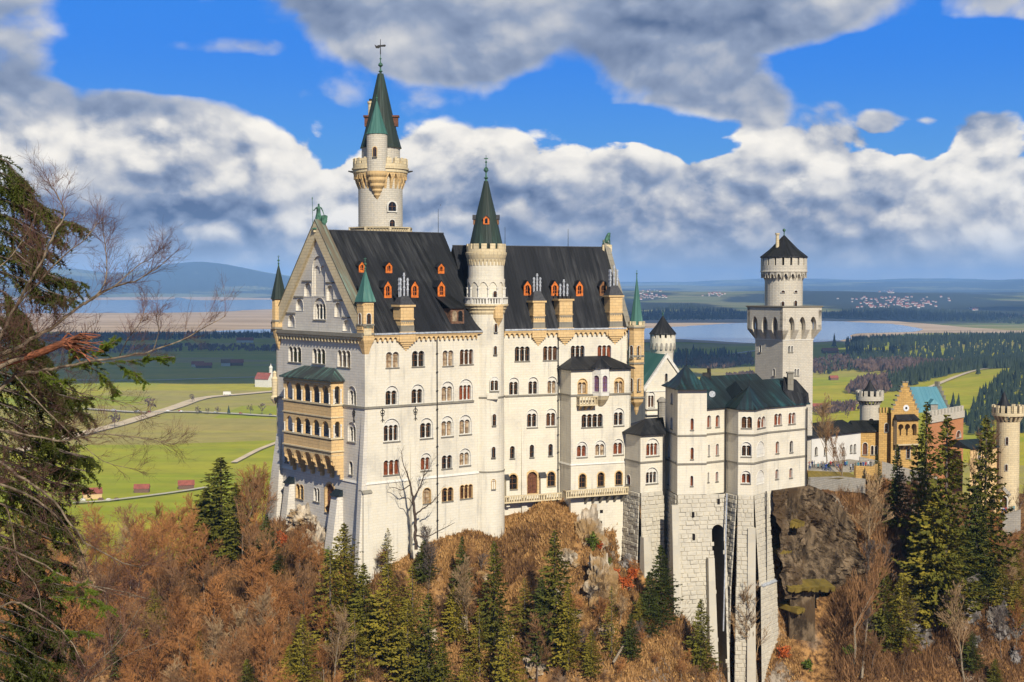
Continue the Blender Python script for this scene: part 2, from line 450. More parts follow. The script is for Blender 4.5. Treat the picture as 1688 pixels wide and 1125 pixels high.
def twigs(name, c1, c2):
    m, t, b = mat(name)
    g = N(t, 'ShaderNodeNewGeometry'); oi = N(t, 'ShaderNodeObjectInfo')
    n = N(t, 'ShaderNodeTexNoise', {'Vector': g.outputs['Position'], 'Scale': 0.5, 'Detail': 4.0})
    f = M_(t, 'ADD', M_(t, 'MULTIPLY', oi.outputs['Random'], 0.65), SS(t, n.outputs[0], 0.3, 0.7, 0.0, 0.35))
    setc(t, b, MIX(t, f, c1, c2), 0.9, spec=0.15)
    return m
M['twig'] = twigs('brown_twigs', (0.13, 0.075, 0.04), (0.38, 0.20, 0.085))
M['twigred'] = twigs('russet_twigs', (0.22, 0.095, 0.035), (0.50, 0.23, 0.075))
M['twigtan'] = twigs('tan_twigs', (0.26, 0.17, 0.09), (0.46, 0.31, 0.16))
M['deadwood'] = plain('orange_broken_wood', (0.27, 0.095, 0.045), 0.85, var=0.4, scale=6)
M['clock'] = plain('white_clock_face', (0.8, 0.8, 0.78), 0.5, var=0.02)

def foliage(name, c1, c2, scale=0.6, trans=0.0):
    m, t, b = mat(name)
    g = N(t, 'ShaderNodeNewGeometry')
    oi = N(t, 'ShaderNodeObjectInfo')
    n = N(t, 'ShaderNodeTexNoise', {'Vector': g.outputs['Position'], 'Scale': scale, 'Detail': 3.0})
    f = M_(t, 'ADD', M_(t, 'MULTIPLY', g.outputs['Random Per Island'], 0.45), M_(t, 'MULTIPLY', SS(t, n.outputs[0], 0.35, 0.65), 0.35))
    f = M_(t, 'ADD', f, M_(t, 'MULTIPLY', oi.outputs['Random'], 0.3), clamp=True)
    setc(t, b, MIX(t, f, c1, c2), 0.75, spec=0.2)
    return m
M['spruce'] = foliage('spruce_needles', (0.028, 0.034, 0.005), (0.165, 0.150, 0.014))
M['sprucedk'] = foliage('dark_spruce_needles', (0.020, 0.030, 0.006), (0.085, 0.095, 0.012), 0.8)
M['sprucey'] = foliage('yellow_green_spruce_needles', (0.055, 0.058, 0.007), (0.28, 0.215, 0.02))
M['farspruce'] = foliage('distant_spruce', (0.010, 0.022, 0.010), (0.035, 0.050, 0.018), 0.02)
M['farbare'] = foliage('distant_bare_trees', (0.06, 0.035, 0.028), (0.16, 0.10, 0.07), 0.02)
M['shrubred'] = foliage('rust_red_shrub_leaves', (0.30, 0.05, 0.015), (0.55, 0.14, 0.03))
M['shrubgreen'] = foliage('green_shrub_leaves', (0.04, 0.07, 0.01), (0.14, 0.17, 0.02))
M['grass'] = foliage('dry_tufted_grass', (0.17, 0.075, 0.022), (0.62, 0.36, 0.13), 0.35)
M['brush'] = foliage('brown_undergrowth', (0.07, 0.035, 0.018), (0.34, 0.18, 0.075), 0.35)

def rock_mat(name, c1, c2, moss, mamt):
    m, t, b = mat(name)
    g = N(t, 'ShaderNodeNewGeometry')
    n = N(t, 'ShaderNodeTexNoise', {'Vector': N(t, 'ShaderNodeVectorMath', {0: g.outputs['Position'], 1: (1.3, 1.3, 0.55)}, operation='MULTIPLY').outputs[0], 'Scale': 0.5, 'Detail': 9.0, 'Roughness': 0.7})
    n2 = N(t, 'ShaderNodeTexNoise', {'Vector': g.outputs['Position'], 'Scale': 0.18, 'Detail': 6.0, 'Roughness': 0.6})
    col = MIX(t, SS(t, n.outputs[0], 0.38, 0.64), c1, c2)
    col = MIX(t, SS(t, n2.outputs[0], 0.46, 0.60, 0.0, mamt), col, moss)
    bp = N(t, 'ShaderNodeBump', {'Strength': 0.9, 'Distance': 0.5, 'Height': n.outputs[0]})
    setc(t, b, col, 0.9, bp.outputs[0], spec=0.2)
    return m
M['rock'] = rock_mat('pale_limestone_rock', (0.24, 0.19, 0.13), (0.62, 0.52, 0.38), (0.30, 0.17, 0.05), 0.8)
M['rockgrey'] = rock_mat('grey_rock', (0.07, 0.06, 0.05), (0.32, 0.29, 0.26), (0.10, 0.07, 0.03), 0.5)
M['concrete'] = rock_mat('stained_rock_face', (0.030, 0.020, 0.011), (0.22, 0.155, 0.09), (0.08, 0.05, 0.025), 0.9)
# ================================================================== the land
rngn = np.random.default_rng(11)
_perm = rngn.random((256, 256))
def vnoise(x, y):
    xi = np.floor(x).astype(int); yi = np.floor(y).astype(int); fx = x - xi; fy = y - yi
    fx = fx * fx * (3 - 2 * fx); fy = fy * fy * (3 - 2 * fy)
    g = lambda a, b: _perm[a % 256, b % 256]
    return (g(xi, yi) * (1 - fx) + g(xi + 1, yi) * fx) * (1 - fy) + (g(xi, yi + 1) * (1 - fx) + g(xi + 1, yi + 1) * fx) * fy
def fbm(x, y, oct=4, r=0.5):
    s = 0; a = 1; n = 0
    for i in range(oct):
        s = s + a * (vnoise(x * 2 ** i + 17.3 * i, y * 2 ** i + 5.1 * i) - 0.5); n += a; a *= r
    return s / n
def sstep(a, b, x):
    t = np.clip((x - a) / (b - a), 0, 1); return t * t * (3 - 2 * t)

# foot line of the castle rock: pixel, distance, slope of the hillside below, level of the ground behind
FOOT = [(-900, 1000, 420, .35, -99), (-300, 960, 300, .35, -99), (60, 945, 275, .35, -99), (250, 930, 262, .35, -99), (400, 900, 250, .45, -99), (440, 856, 244, .7, -99),
        (480, 850, 238, .8, 150), (512, 868, 231, .9, 150), (545, 905, 226, .9, 148), (590, 965, 219, .85, 146), (640, 935, 222.5, .9, 150), (690, 897, 227, .95, 152),
        (725, 886, 229, 1.0, 152), (765, 872, 232, 1.05, 152), (805, 884, 233, 1.1, 152), (832, 880, 236, 1.1, 152), (862, 850, 239.5, 1.1, 152), (890, 833, 239, 1.1, 153),
        (925, 838, 239, 1.1, 153), (950, 862, 238.5, 1.1, 153), (975, 895, 238, 1.1, 150), (1003, 930, 238.5, 1.1, 150), (1032, 942, 239.5, 1.1, 150), (1060, 938, 239.7, 1.1, 152),
        (1095, 968, 240, 1.1, 150), (1118, 1000, 236.5, 1.1, 150), (1160, 1060, 235.5, 1.0, 150), (1200, 1130, 235.5, .95, 150), (1262, 1140, 237, .9, 150), (1275, 1085, 240, .9, 150),
        (1330, 1020, 245, .9, 152), (1395, 960, 251, .9, 152), (1420, 880, 261, .8, 152), (1440, 825, 271, .8, 151.5), (1500, 850, 284, .75, 150), (1560, 875, 294, .75, 147),
        (1640, 885, 308, .7, 140), (1720, 890, 318, .6, 135), (1900, 900, 350, .5, 130), (2600, 950, 470, .5, 120)]
_fp = np.array([list(P(a, b, y)) for a, b, y, k, lv in FOOT]); _fk = np.array([f[3] for f in FOOT]); _fl = np.array([f[4] for f in FOOT], float)
_fl = np.where(_fl < 0, _fp[:, 2], _fl)
_fs = np.concatenate([[0], np.cumsum(np.hypot(*np.diff(_fp[:, :2], axis=0).T))])
RIDGES = [  # crests of rock and grass coming down towards the viewer
    ([P(876, 838, 238.5), P(935, 848, 232), P(975, 920, 226), P(1003, 1010, 219), P(1012, 1150, 210)], 0.95, 1.0),
    ([P(770, 880, 231), P(790, 960, 224), P(800, 1150, 212)], 0.8, 0.5),
    ([P(655, 930, 222), P(660, 1010, 214), P(680, 1160, 204)], 0.75, 0.5),
    ([P(480, 850, 237.5), P(520, 930, 224), P(470, 1060, 208), P(420, 1160, 196)], 0.7, 0.5),
    ([P(1390, 960, 250), P(1420, 1060, 238), P(1440, 1180, 228)], 0.8, 0.5),
    ([P(1640, 925, 300), P(1640, 1000, 285), P(1600, 1090, 268), P(1560, 1180, 255)], 0.8, 0.5)]
def ground_z(X, Y):
    X = np.atleast_1d(np.asarray(X, float)); Y = np.atleast_1d(np.asarray(Y, float))
    D = np.hypot(X, Y)
    z = np.zeros_like(X)
    # --- far country
    az = np.arctan2(X, Y)
    z = z + 1.6 * fbm(X / 700, Y / 700, 3)
    hr = sstep(7300, 13000, D) * sstep(-0.06, 0.06, az)
    z = z + hr * (48 + 190 * np.maximum(fbm(X / 3200 + 3, Y / 2600, 4) + 0.10, -0.05))
    z = z + sstep(22000, 34000, D) * (110 + 420 * fbm(X / 9000, Y / 9000, 3)) * (1 - sstep(-0.04, -0.1, az) * .6)
    lf = sstep(-0.04, -0.10, az)
    z = z + lf * sstep(18600, 22500, D) * (105 + 120 * fbm(X / 2500, Y / 2500, 4))
    mt = np.exp(-(((az + 0.222) / 0.040) ** 2)) * np.exp(-(((D - 25500) / 2300) ** 2)); z = z + mt * 350 * (1 + 0.45 * fbm(X / 1800, Y / 1800, 4))
    mt = np.exp(-(((az + 0.17) / 0.05) ** 2)) * np.exp(-(((D - 26500) / 2300) ** 2)); z = z + mt * 210
    mt = np.exp(-(((az + 0.32) / 0.06) ** 2)) * np.exp(-(((D - 26500) / 2600) ** 2)); z = z + mt * 330 * (1 + 0.3 * fbm(X / 1900, Y / 1900, 4))
    z = z + 55 * np.exp(-(((X - 1150) / 330) ** 2 + ((Y - 2450) / 420) ** 2)) + 34 * np.exp(-(((X - 1500) / 700) ** 2 + ((Y - 3900) / 380) ** 2))
    far = z
    # --- the castle rock
    near = D < 1500
    if near.any():
        x = X[near]; y = Y[near]
        best = np.full(x.shape, 1e9); zb = np.zeros_like(x); kk = np.zeros_like(x); lv = np.zeros_like(x); sd = np.zeros_like(x); sa = np.zeros_like(x)
        for i in range(len(_fp) - 1):
            ax, ay = _fp[i, :2]; bx, by = _fp[i + 1, :2]; ex, ey = bx - ax, by - ay; L2 = ex * ex + ey * ey
            t = np.clip(((x - ax) * ex + (y - ay) * ey) / L2, 0, 1)
            d = np.hypot(x - ax - t * ex, y - ay - t * ey); m = d < best
            best = np.where(m, d, best); zb = np.where(m, _fp[i, 2] * (1 - t) + _fp[i + 1, 2] * t, zb)
            kk = np.where(m, _fk[i] * (1 - t) + _fk[i + 1] * t, kk); lv = np.where(m, _fl[i] * (1 - t) + _fl[i + 1] * t, lv)
            side = ex * (y - ay) - ey * (x - ax); sd = np.where(m, side, sd); sa = np.where(m, _fs[i] + t * math.sqrt(L2), sa)
        order = np.argsort(_fp[:, 0]); north = y > np.interp(x, _fp[order, 0], _fp[order, 1])
        # south: falling to the gorge
        ramp = np.minimum(1, best / 7.0)
        zs = zb - kk * best * (1 - 0.0016 * np.minimum(best, 140)) + ramp * (3.4 * fbm(sa / 9, best / 40, 3) * 2)
        zs = zs + ramp * (5.0 * fbm(x / 12, y / 12, 4) - 2.2 * np.abs(fbm(x / 8 + 5, y / 16, 3)) * 2 + 0.6)
        for pts, k, w in RIDGES:
            for a, b in zip(pts, pts[1:]):
                ex, ey = b.x - a.x, b.y - a.y; t = np.clip(((x - a.x) * ex + (y - a.y) * ey) / (ex * ex + ey * ey), 0, 1)
                d = np.hypot(x - a.x - t * ex, y - a.y - t * ey); zr = a.z + t * (b.z - a.z) - np.maximum(0, d - 1.0) * (k + 0.25) - 0.5 + 1.5 * fbm(x / 5, y / 5, 2)
                zs = np.where(~north, np.maximum(zs, np.minimum(zr, zb + 0.6)), zs)
        zs = np.maximum(zs, 88 + 6 * fbm(x / 20, y / 20, 3))
        zs = np.maximum(zs, 182 - 0.55 * np.hypot(x + 48, y - 5) + 8 * fbm(x / 9, y / 9, 3) - 3) * (y < 110) + zs * (y >= 110)
        rise = np.where((x > 18) & (x < 45), sstep(7, 15, best), sstep(0.8, 7, best))
        zn = zb + (lv - zb) * rise - 0.52 * np.maximum(0, best - 62 + 16 * fbm(x / 60, y / 60, 2)) + 1.2 * np.minimum(1, best / 60) * fbm(x / 12, y / 12, 3)
        left = lv - zb < 0.5
        zn = np.where(left, zb - 0.45 * np.maximum(0, best - 4) + np.minimum(1, best / 5) * 2.0 * fbm(x / 12, y / 12, 3), zn)
        zz = np.where(north, zn, zs) + 0.5 * np.minimum(1, best / 4) * fbm(x / 2.2, y / 2.2, 2) * np.clip(1 - (D[near] - 300) / 200, 0, 1)
        z = z.copy(); z[near] = np.maximum(zz, far[near])
        # the valley behind: fade out the hill's side edges
    return z
_gx = np.arange(-120, 215, 0.7); _gy = np.arange(140, 360, 0.7); _gg = None
def near_z(X, Y):
    global _gg
    if _gg is None:
        a, b = np.meshgrid(_gx, _gy); _gg = ground_z(a.ravel(), b.ravel()).reshape(a.shape)
    u = np.clip((np.asarray(X) - _gx[0]) / 0.7, 0, len(_gx) - 1.001); v = np.clip((np.asarray(Y) - _gy[0]) / 0.7, 0, len(_gy) - 1.001)
    i = u.astype(int); j = v.astype(int); fu = u - i; fv = v - j
    return (_gg[j, i] * (1 - fu) + _gg[j, i + 1] * fu) * (1 - fv) + (_gg[j + 1, i] * (1 - fu) + _gg[j + 1, i + 1] * fu) * fv
def gz(x, y): return float(ground_z([x], [y])[0])
def hitg(px, py, y0=150.0, y1=700.0):
    d = ray(px, py); ys = np.linspace(y0, y1, 900)
    ys = ys[:int(len(ys) * (355 - y0) / (y1 - y0))]; xs = d.x / d.y * ys; zs = CAMZ + d.z / d.y * ys; g = near_z(xs, ys)
    k = np.argmax(zs <= g)
    if zs[k] > g[k]: return None
    return Vector((xs[k], ys[k], g[k]))

rad = np.concatenate([np.geomspace(8, 140, 26)[:-1], np.arange(140, 345, 1.05), np.geomspace(346, 1500, 60), np.geomspace(1560, 44000, 120)])
deg = np.concatenate([np.linspace(-180, -32, 38)[:-1], np.linspace(-32, -22, 30)[:-1], np.linspace(-22, 22, 230), np.linspace(22, 32, 30)[1:], np.linspace(32, 180, 38)[1:]])
A_ = np.radians(deg)
XX = np.outer(rad, np.sin(A_)); YY = np.outer(rad, np.cos(A_))
ZZ = ground_z(XX.ravel(), YY.ravel())
nr, na = XX.shape
vv = np.stack([XX.ravel(), YY.ravel(), ZZ], 1)
ii = np.arange(nr - 1)[:, None] * na + np.arange(na - 1)[None, :]
ff = np.stack([ii, ii + 1, ii + na + 1, ii + na], -1).reshape(-1, 4)[:, ::-1]
gm_, t, b = mat('ground_surface')
g = N(t, 'ShaderNodeNewGeometry'); pos = g.outputs['Position']
sp = N(t, 'ShaderNodeSeparateXYZ', {0: pos})
dist = N(t, 'ShaderNodeVectorMath', {0: pos}, operation='LENGTH').outputs['Value']
# hillside: dry grass, leaf litter, soil
n1 = N(t, 'ShaderNodeTexNoise', {'Vector': pos, 'Scale': 0.12, 'Detail': 8.0, 'Roughness': 0.7})
n2 = N(t, 'ShaderNodeTexNoise', {'Vector': pos, 'Scale': 0.9, 'Detail': 6.0, 'Roughness': 0.7})
hill = MIX(t, SS(t, n2.outputs[0], 0.36, 0.62), (0.060, 0.030, 0.014), (0.42, 0.225, 0.08))
hill = MIX(t, SS(t, n1.outputs[0], 0.47, 0.60, 0.0, 0.85), hill, (0.085, 0.042, 0.02))
slope = N(t, 'ShaderNodeSeparateXYZ', {0: g.outputs['Normal']}).outputs[2]
rocky = M_(t, 'MULTIPLY', SS(t, slope, 0.66, 0.50), SS(t, n1.outputs[0], 0.44, 0.56))
hill = MIX(t, M_(t, 'MULTIPLY', rocky, 0.8), hill, MIX(t, SS(t, n2.outputs[0], 0.4, 0.6), (0.17, 0.14, 0.10), (0.46, 0.40, 0.31)))
# fields: strips and patches
st = N(t, 'ShaderNodeVectorMath', {0: pos, 1: (0.0011, 0.0085, 0.0)}, operation='MULTIPLY')
f1 = N(t, 'ShaderNodeTexNoise', {'Vector': st.outputs[0], 'Scale': 1.0, 'Detail': 5.0, 'Roughness': 0.6})
wp = N(t, 'ShaderNodeVectorMath', {0: pos, 1: (0.0016, 0.0042, 0.0)}, operation='MULTIPLY')
vo = N(t, 'ShaderNodeTexVoronoi', {'Vector': wp.outputs[0], 'Scale': 1.0, 'Randomness': 0.9}, distance='CHEBYCHEV')
vs_ = N(t, 'ShaderNodeSeparateColor', {0: vo.outputs['Color']})
mow = N(t, 'ShaderNodeTexNoise', {'Vector': N(t, 'ShaderNodeVectorMath', {0: pos, 1: (0.0009, 0.035, 0.0)}, operation='MULTIPLY').outputs[0], 'Scale': 1.0, 'Detail': 3.0}).outputs[0]
grass = MIX(t, SS(t, f1.outputs[0], 0.38, 0.62), (0.31, 0.335, 0.004), (0.46, 0.39, 0.02))
grass = MIX(t, SS(t, vs_.outputs[0], 0.35, 0.75, 0.0, 0.5), grass, (0.25, 0.33, 0.006))
grass = MIX(t, SS(t, vs_.outputs[1], 0.62, 0.72, 0.0, 0.75), grass, (0.40, 0.31, 0.12))
grass = MIX(t, SS(t, mow, 0.45, 0.62, 0.0, 0.40), grass, (0.44, 0.41, 0.03))
fine = N(t, 'ShaderNodeTexNoise', {'Vector': pos, 'Scale': 0.03, 'Detail': 7.0, 'Roughness': 0.7})
grass = MIX(t, SS(t, fine.outputs[0], 0.35, 0.7, 0.0, 0.35), grass, (0.15, 0.16, 0.02))
# distant country: woods and meadows
wv = N(t, 'ShaderNodeVectorMath', {0: pos, 1: (0.00045, 0.00028, 0.0)}, operation='MULTIPLY')
w1_ = N(t, 'ShaderNodeTexNoise', {'Vector': wv.outputs[0], 'Scale': 1.0, 'Detail': 8.0, 'Roughness': 0.62})
wood = MIX(t, fine.outputs[0], (0.018, 0.032, 0.012), (0.06, 0.06, 0.03))
ffar = MIX(t, SS(t, w1_.outputs[0], 0.44, 0.50), MIX(t, SS(t, f1.outputs[0], 0.4, 0.6), (0.12, 0.17, 0.03), (0.30, 0.26, 0.12)), wood)
col = MIX(t, SS(t, dist, 5200, 6900), grass, ffar)
col = MIX(t, SS(t, M_(t, 'ADD', dist, M_(t, 'MULTIPLY', fine.outputs[0], 200)), 620, 800), hill, col)
bh = M_(t, 'MULTIPLY', n2.outputs[0], SS(t, dist, 700, 500))
bp = N(t, 'ShaderNodeBump', {'Strength': 0.8, 'Distance': 0.6, 'Height': bh})
setc(t, b, col, 0.95, bp.outputs[0], spec=0.1)
gme = np_mesh('ground', vv, ff, gm_, smooth=True)
tag(link('ground', gme), kind='structure')

def sheet(name, pts, z, m, smooth=False, kind='structure'):
    """a flat sheet on the plain, outline given as seen"""
    w = [G(px, py, 0.0) for px, py in pts]
    w = [Vector((p.x, p.y, 0)) for p in w]
    tr = geometry.tessellate_polygon([w]); pp = [(p.x, p.y) for p in w]
    mb = MB(); mb.add([(p.x, p.y, z) for p in w], [tri_ccw(q, pp) for q in tr])
    o = mb.build(name, m); o['kind'] = kind; return o
def smooth_line(pts, n=5):
    out = []
    for i in range(len(pts) - 1):
        p0 = pts[max(i - 1, 0)]; p1 = pts[i]; p2 = pts[i + 1]; p3 = pts[min(i + 2, len(pts) - 1)]
        for k in range(n):
            t = k / n
            out.append(tuple(0.5 * ((2 * p1[j]) + (-p0[j] + p2[j]) * t + (2 * p0[j] - 5 * p1[j] + 4 * p2[j] - p3[j]) * t * t + (-p0[j] + 3 * p1[j] - 3 * p2[j] + p3[j]) * t ** 3) for j in range(2)))
    return out + [pts[-1]]
wm, t, b = mat('lake_water')
g = N(t, 'ShaderNodeNewGeometry')
wn = N(t, 'ShaderNodeTexNoise', {'Vector': g.outputs['Position'], 'Scale': 0.003, 'Detail': 3.0})
setc(t, b, MIX(t, wn.outputs[0], (0.10, 0.20, 0.34), (0.22, 0.34, 0.48)), 0.12, spec=0.6)
sand_m, t, b = mat('mudflat')
g = N(t, 'ShaderNodeNewGeometry')
st = N(t, 'ShaderNodeVectorMath', {0: g.outputs['Position'], 1: (0.0012, 0.005, 0)}, operation='MULTIPLY')
wn = N(t, 'ShaderNodeTexNoise', {'Vector': st.outputs[0], 'Scale': 1.0, 'Detail': 7.0, 'Roughness': 0.6})
setc(t, b, MIX(t, SS(t, wn.outputs[0], 0.35, 0.65), (0.42, 0.29, 0.15), (0.64, 0.47, 0.29)), 0.9, spec=0.2)
road_m = plain('gravel_road', (0.62, 0.50, 0.34), 0.9, var=0.1, scale=0.05)
strip_m = plain('pale_asphalt', (0.52, 0.47, 0.38), 0.9, var=0.06, scale=0.05)
rs2 = random.Random(5)
def jag(pts, a):
    return [(x + rs2.uniform(-a * 8, a * 8), y + rs2.uniform(-a, a)) for x, y in smooth_line(pts, 6)]
sheet('mudflat', jag([(-500, 548), (-100, 549), (100, 549), (330, 552), (480, 550), (800, 549)], .5) + jag([(800, 489), (470, 492), (330, 488.5), (280, 487), (255, 490), (-60, 491), (-500, 489)], .4), 2.6, sand_m)
sheet('lake', jag([(-500, 515), (-100, 517), (160, 517), (300, 516), (380, 514), (450, 511), (800, 508)], .35) + jag([(800, 496), (470, 495), (330, 495.5), (290, 491), (250, 495), (-100, 495), (-500, 494)], .3), 3.1, wm)
sheet('lake_inlet', jag([(352, 548.6), (390, 550), (500, 551), (700, 551)], .2) + jag([(700, 545), (480, 544), (400, 545), (356, 547)], .2), 3.1, wm)
sheet('lake_shore', jag([(900, 572), (1100, 565), (1250, 570), (1400, 565), (1500, 552), (1600, 550), (1750, 552), (2300, 558)], .3) + jag([(2300, 551), (1750, 547), (1600, 541), (1480, 531), (1360, 526.5), (1230, 528), (1130, 527), (1000, 532), (880, 540)], .4), 2.6, sand_m)
sheet('lake', jag([(900, 566), (1100, 561), (1240, 567.5), (1340, 566), (1398, 561), (1410, 552), (1495, 549), (1520, 546)], .3) + jag([(1522, 544), (1500, 540), (1470, 535.5), (1400, 532), (1350, 530), (1230, 533.5), (1150, 537.5), (1100, 541), (900, 548)], .35), 3.1, wm)
def road(name, pts, w, z, m):
    w_ = [G(px, py, 0.0).xy for px, py in smooth_line(pts, 8)]
    L, Rr = [], []
    for i, p in enumerate(w_):
        d = (w_[min(i + 1, len(w_) - 1)] - w_[max(i - 1, 0)]).normalized(); n = Vector((-d.y, d.x)); L.append(p + n * w / 2); Rr.append(p - n * w / 2)
    n = len(w_); zz = lambda p: gz(p.x, p.y) + z
    me = np_mesh(name, [(*p, zz(p)) for p in L] + [(*p, zz(p)) for p in Rr], [(i, n + i, n + i + 1, i + 1) for i in range(n - 1)], m)
    o = link(name, me); o['kind'] = 'structure'; return o
road('gravel_road', [(20, 748), (90, 728), (150, 713), (200, 700), (250, 684), (290, 672), (318, 662), (345, 656), (400, 651), (470, 645), (620, 634)], 22, 1.6, road_m)
road('country_road', [(-60, 672), (60, 674), (150, 676), (230, 681), (300, 680), (380, 683), (450, 687), (620, 694)], 13, 1.9, strip_m)
road('country_road', [(60, 627), (230, 628), (340, 625), (450, 622), (560, 620)], 14, 1.6, strip_m)
road('farm_track', [(385, 765), (400, 757), (425, 744), (447, 735), (490, 718)], 7, 1.6, road_m)
road('farm_track', [(120, 832), (170, 829), (230, 822), (290, 814), (340, 806)], 6, 1.6, strip_m)
road('farm_track', [(1100, 594), (1160, 592), (1240, 584), (1300, 580)], 16, 1.6, strip_m)
road('farm_track', [(1340, 676), (1380, 671), (1410, 668), (1440, 664)], 9, 1.6, road_m)
road('farm_track', [(1530, 650), (1590, 634), (1640, 618), (1700, 610)], 12, 1.8, road_m)
# ================================================================== the castle
LW = Wall((0, 0), (1, 0))

def arch_pts(x0, x1, z0, z1, seg=8, pointed=False):
    w = x1 - x0; r = w / 2; cx = (x0 + x1) / 2
    if pointed:
        rise = min(w * 0.95, (z1 - z0) * 0.9); zs = z1 - rise
        pts = [(x0, z0), (x1, z0)]
        for i in range(seg + 1):
            t = i / seg; pts.append((x1 - r * (1 - math.cos(t * PI / 2)) ** 0.8, zs + rise * math.sin(t * PI / 2) ** 1.0))
        for i in range(seg - 1, -1, -1):
            t = i / seg; pts.append((x0 + r * (1 - math.cos(t * PI / 2)) ** 0.8, zs + rise * math.sin(t * PI / 2)))
        return pts
    r2 = min(r, (z1 - z0) * 0.9)
    pts = [(x0, z0), (x1, z0)]
    for i in range(seg + 1):
        a = PI * i / seg
        pts.append((cx + r * math.cos(a), z1 - r2 + r2 * math.sin(a)))
    return pts

def lights_pts(x0, x1, z0, z1, n, seg=6):
    """round-headed lights side by side, one outline"""
    if n == 1: return arch_pts(x0, x1, z0, z1, 8)
    w = (x1 - x0) / n; r = w / 2; rr = min(r * 1.0, (z1 - z0) * 0.5)
    pts = [(x0, z0), (x1, z0)]
    for k in range(n - 1, -1, -1):
        cx = x0 + w * (k + 0.5)
        for i in range(seg + 1):
            a = PI * i / seg
            if k < n - 1 and i == 0: continue
            pts.append((cx + r * math.cos(a), z1 - rr + rr * math.sin(a)))
    return pts

def ring_out(pts, d):
    n = len(pts); out = []
    for i in range(n):
        a = Vector(pts[i - 1]); b = Vector(pts[i]); c = Vector(pts[(i + 1) % n])
        e1 = (b - a); e2 = (c - b)
        if e1.length < 1e-6 or e2.length < 1e-6: out.append(pts[i]); continue
        n1 = Vector((e1.y, -e1.x)).normalized(); n2 = Vector((e2.y, -e2.x)).normalized()
        q = (n1 + n2)
        if q.length < 0.2: q = n1
        q.normalize(); out.append((b.x + q.x * d, b.y + q.y * d))
    return out

_col = {}; _wr = random.Random(12); M['panebrown'] = plain('window_with_brown_interior', (0.07, 0.035, 0.02), 0.15, var=0.6, scale=1.5)
def column_mesh(matn):
    if matn not in _col:
        mb = MB()
        mb.lathe(0, 0, [(1.5, 0), (1.5, 0.05), (1.0, 0.10), (0.95, 0.80), (1.1, 0.84), (1.7, 0.93), (1.7, 1.0)], 8)
        me = bpy.data.meshes.new('column'); me.from_pydata(mb.v, [], mb.f); me.materials.append(M[matn])
        _col[matn] = me
    return _col[matn]

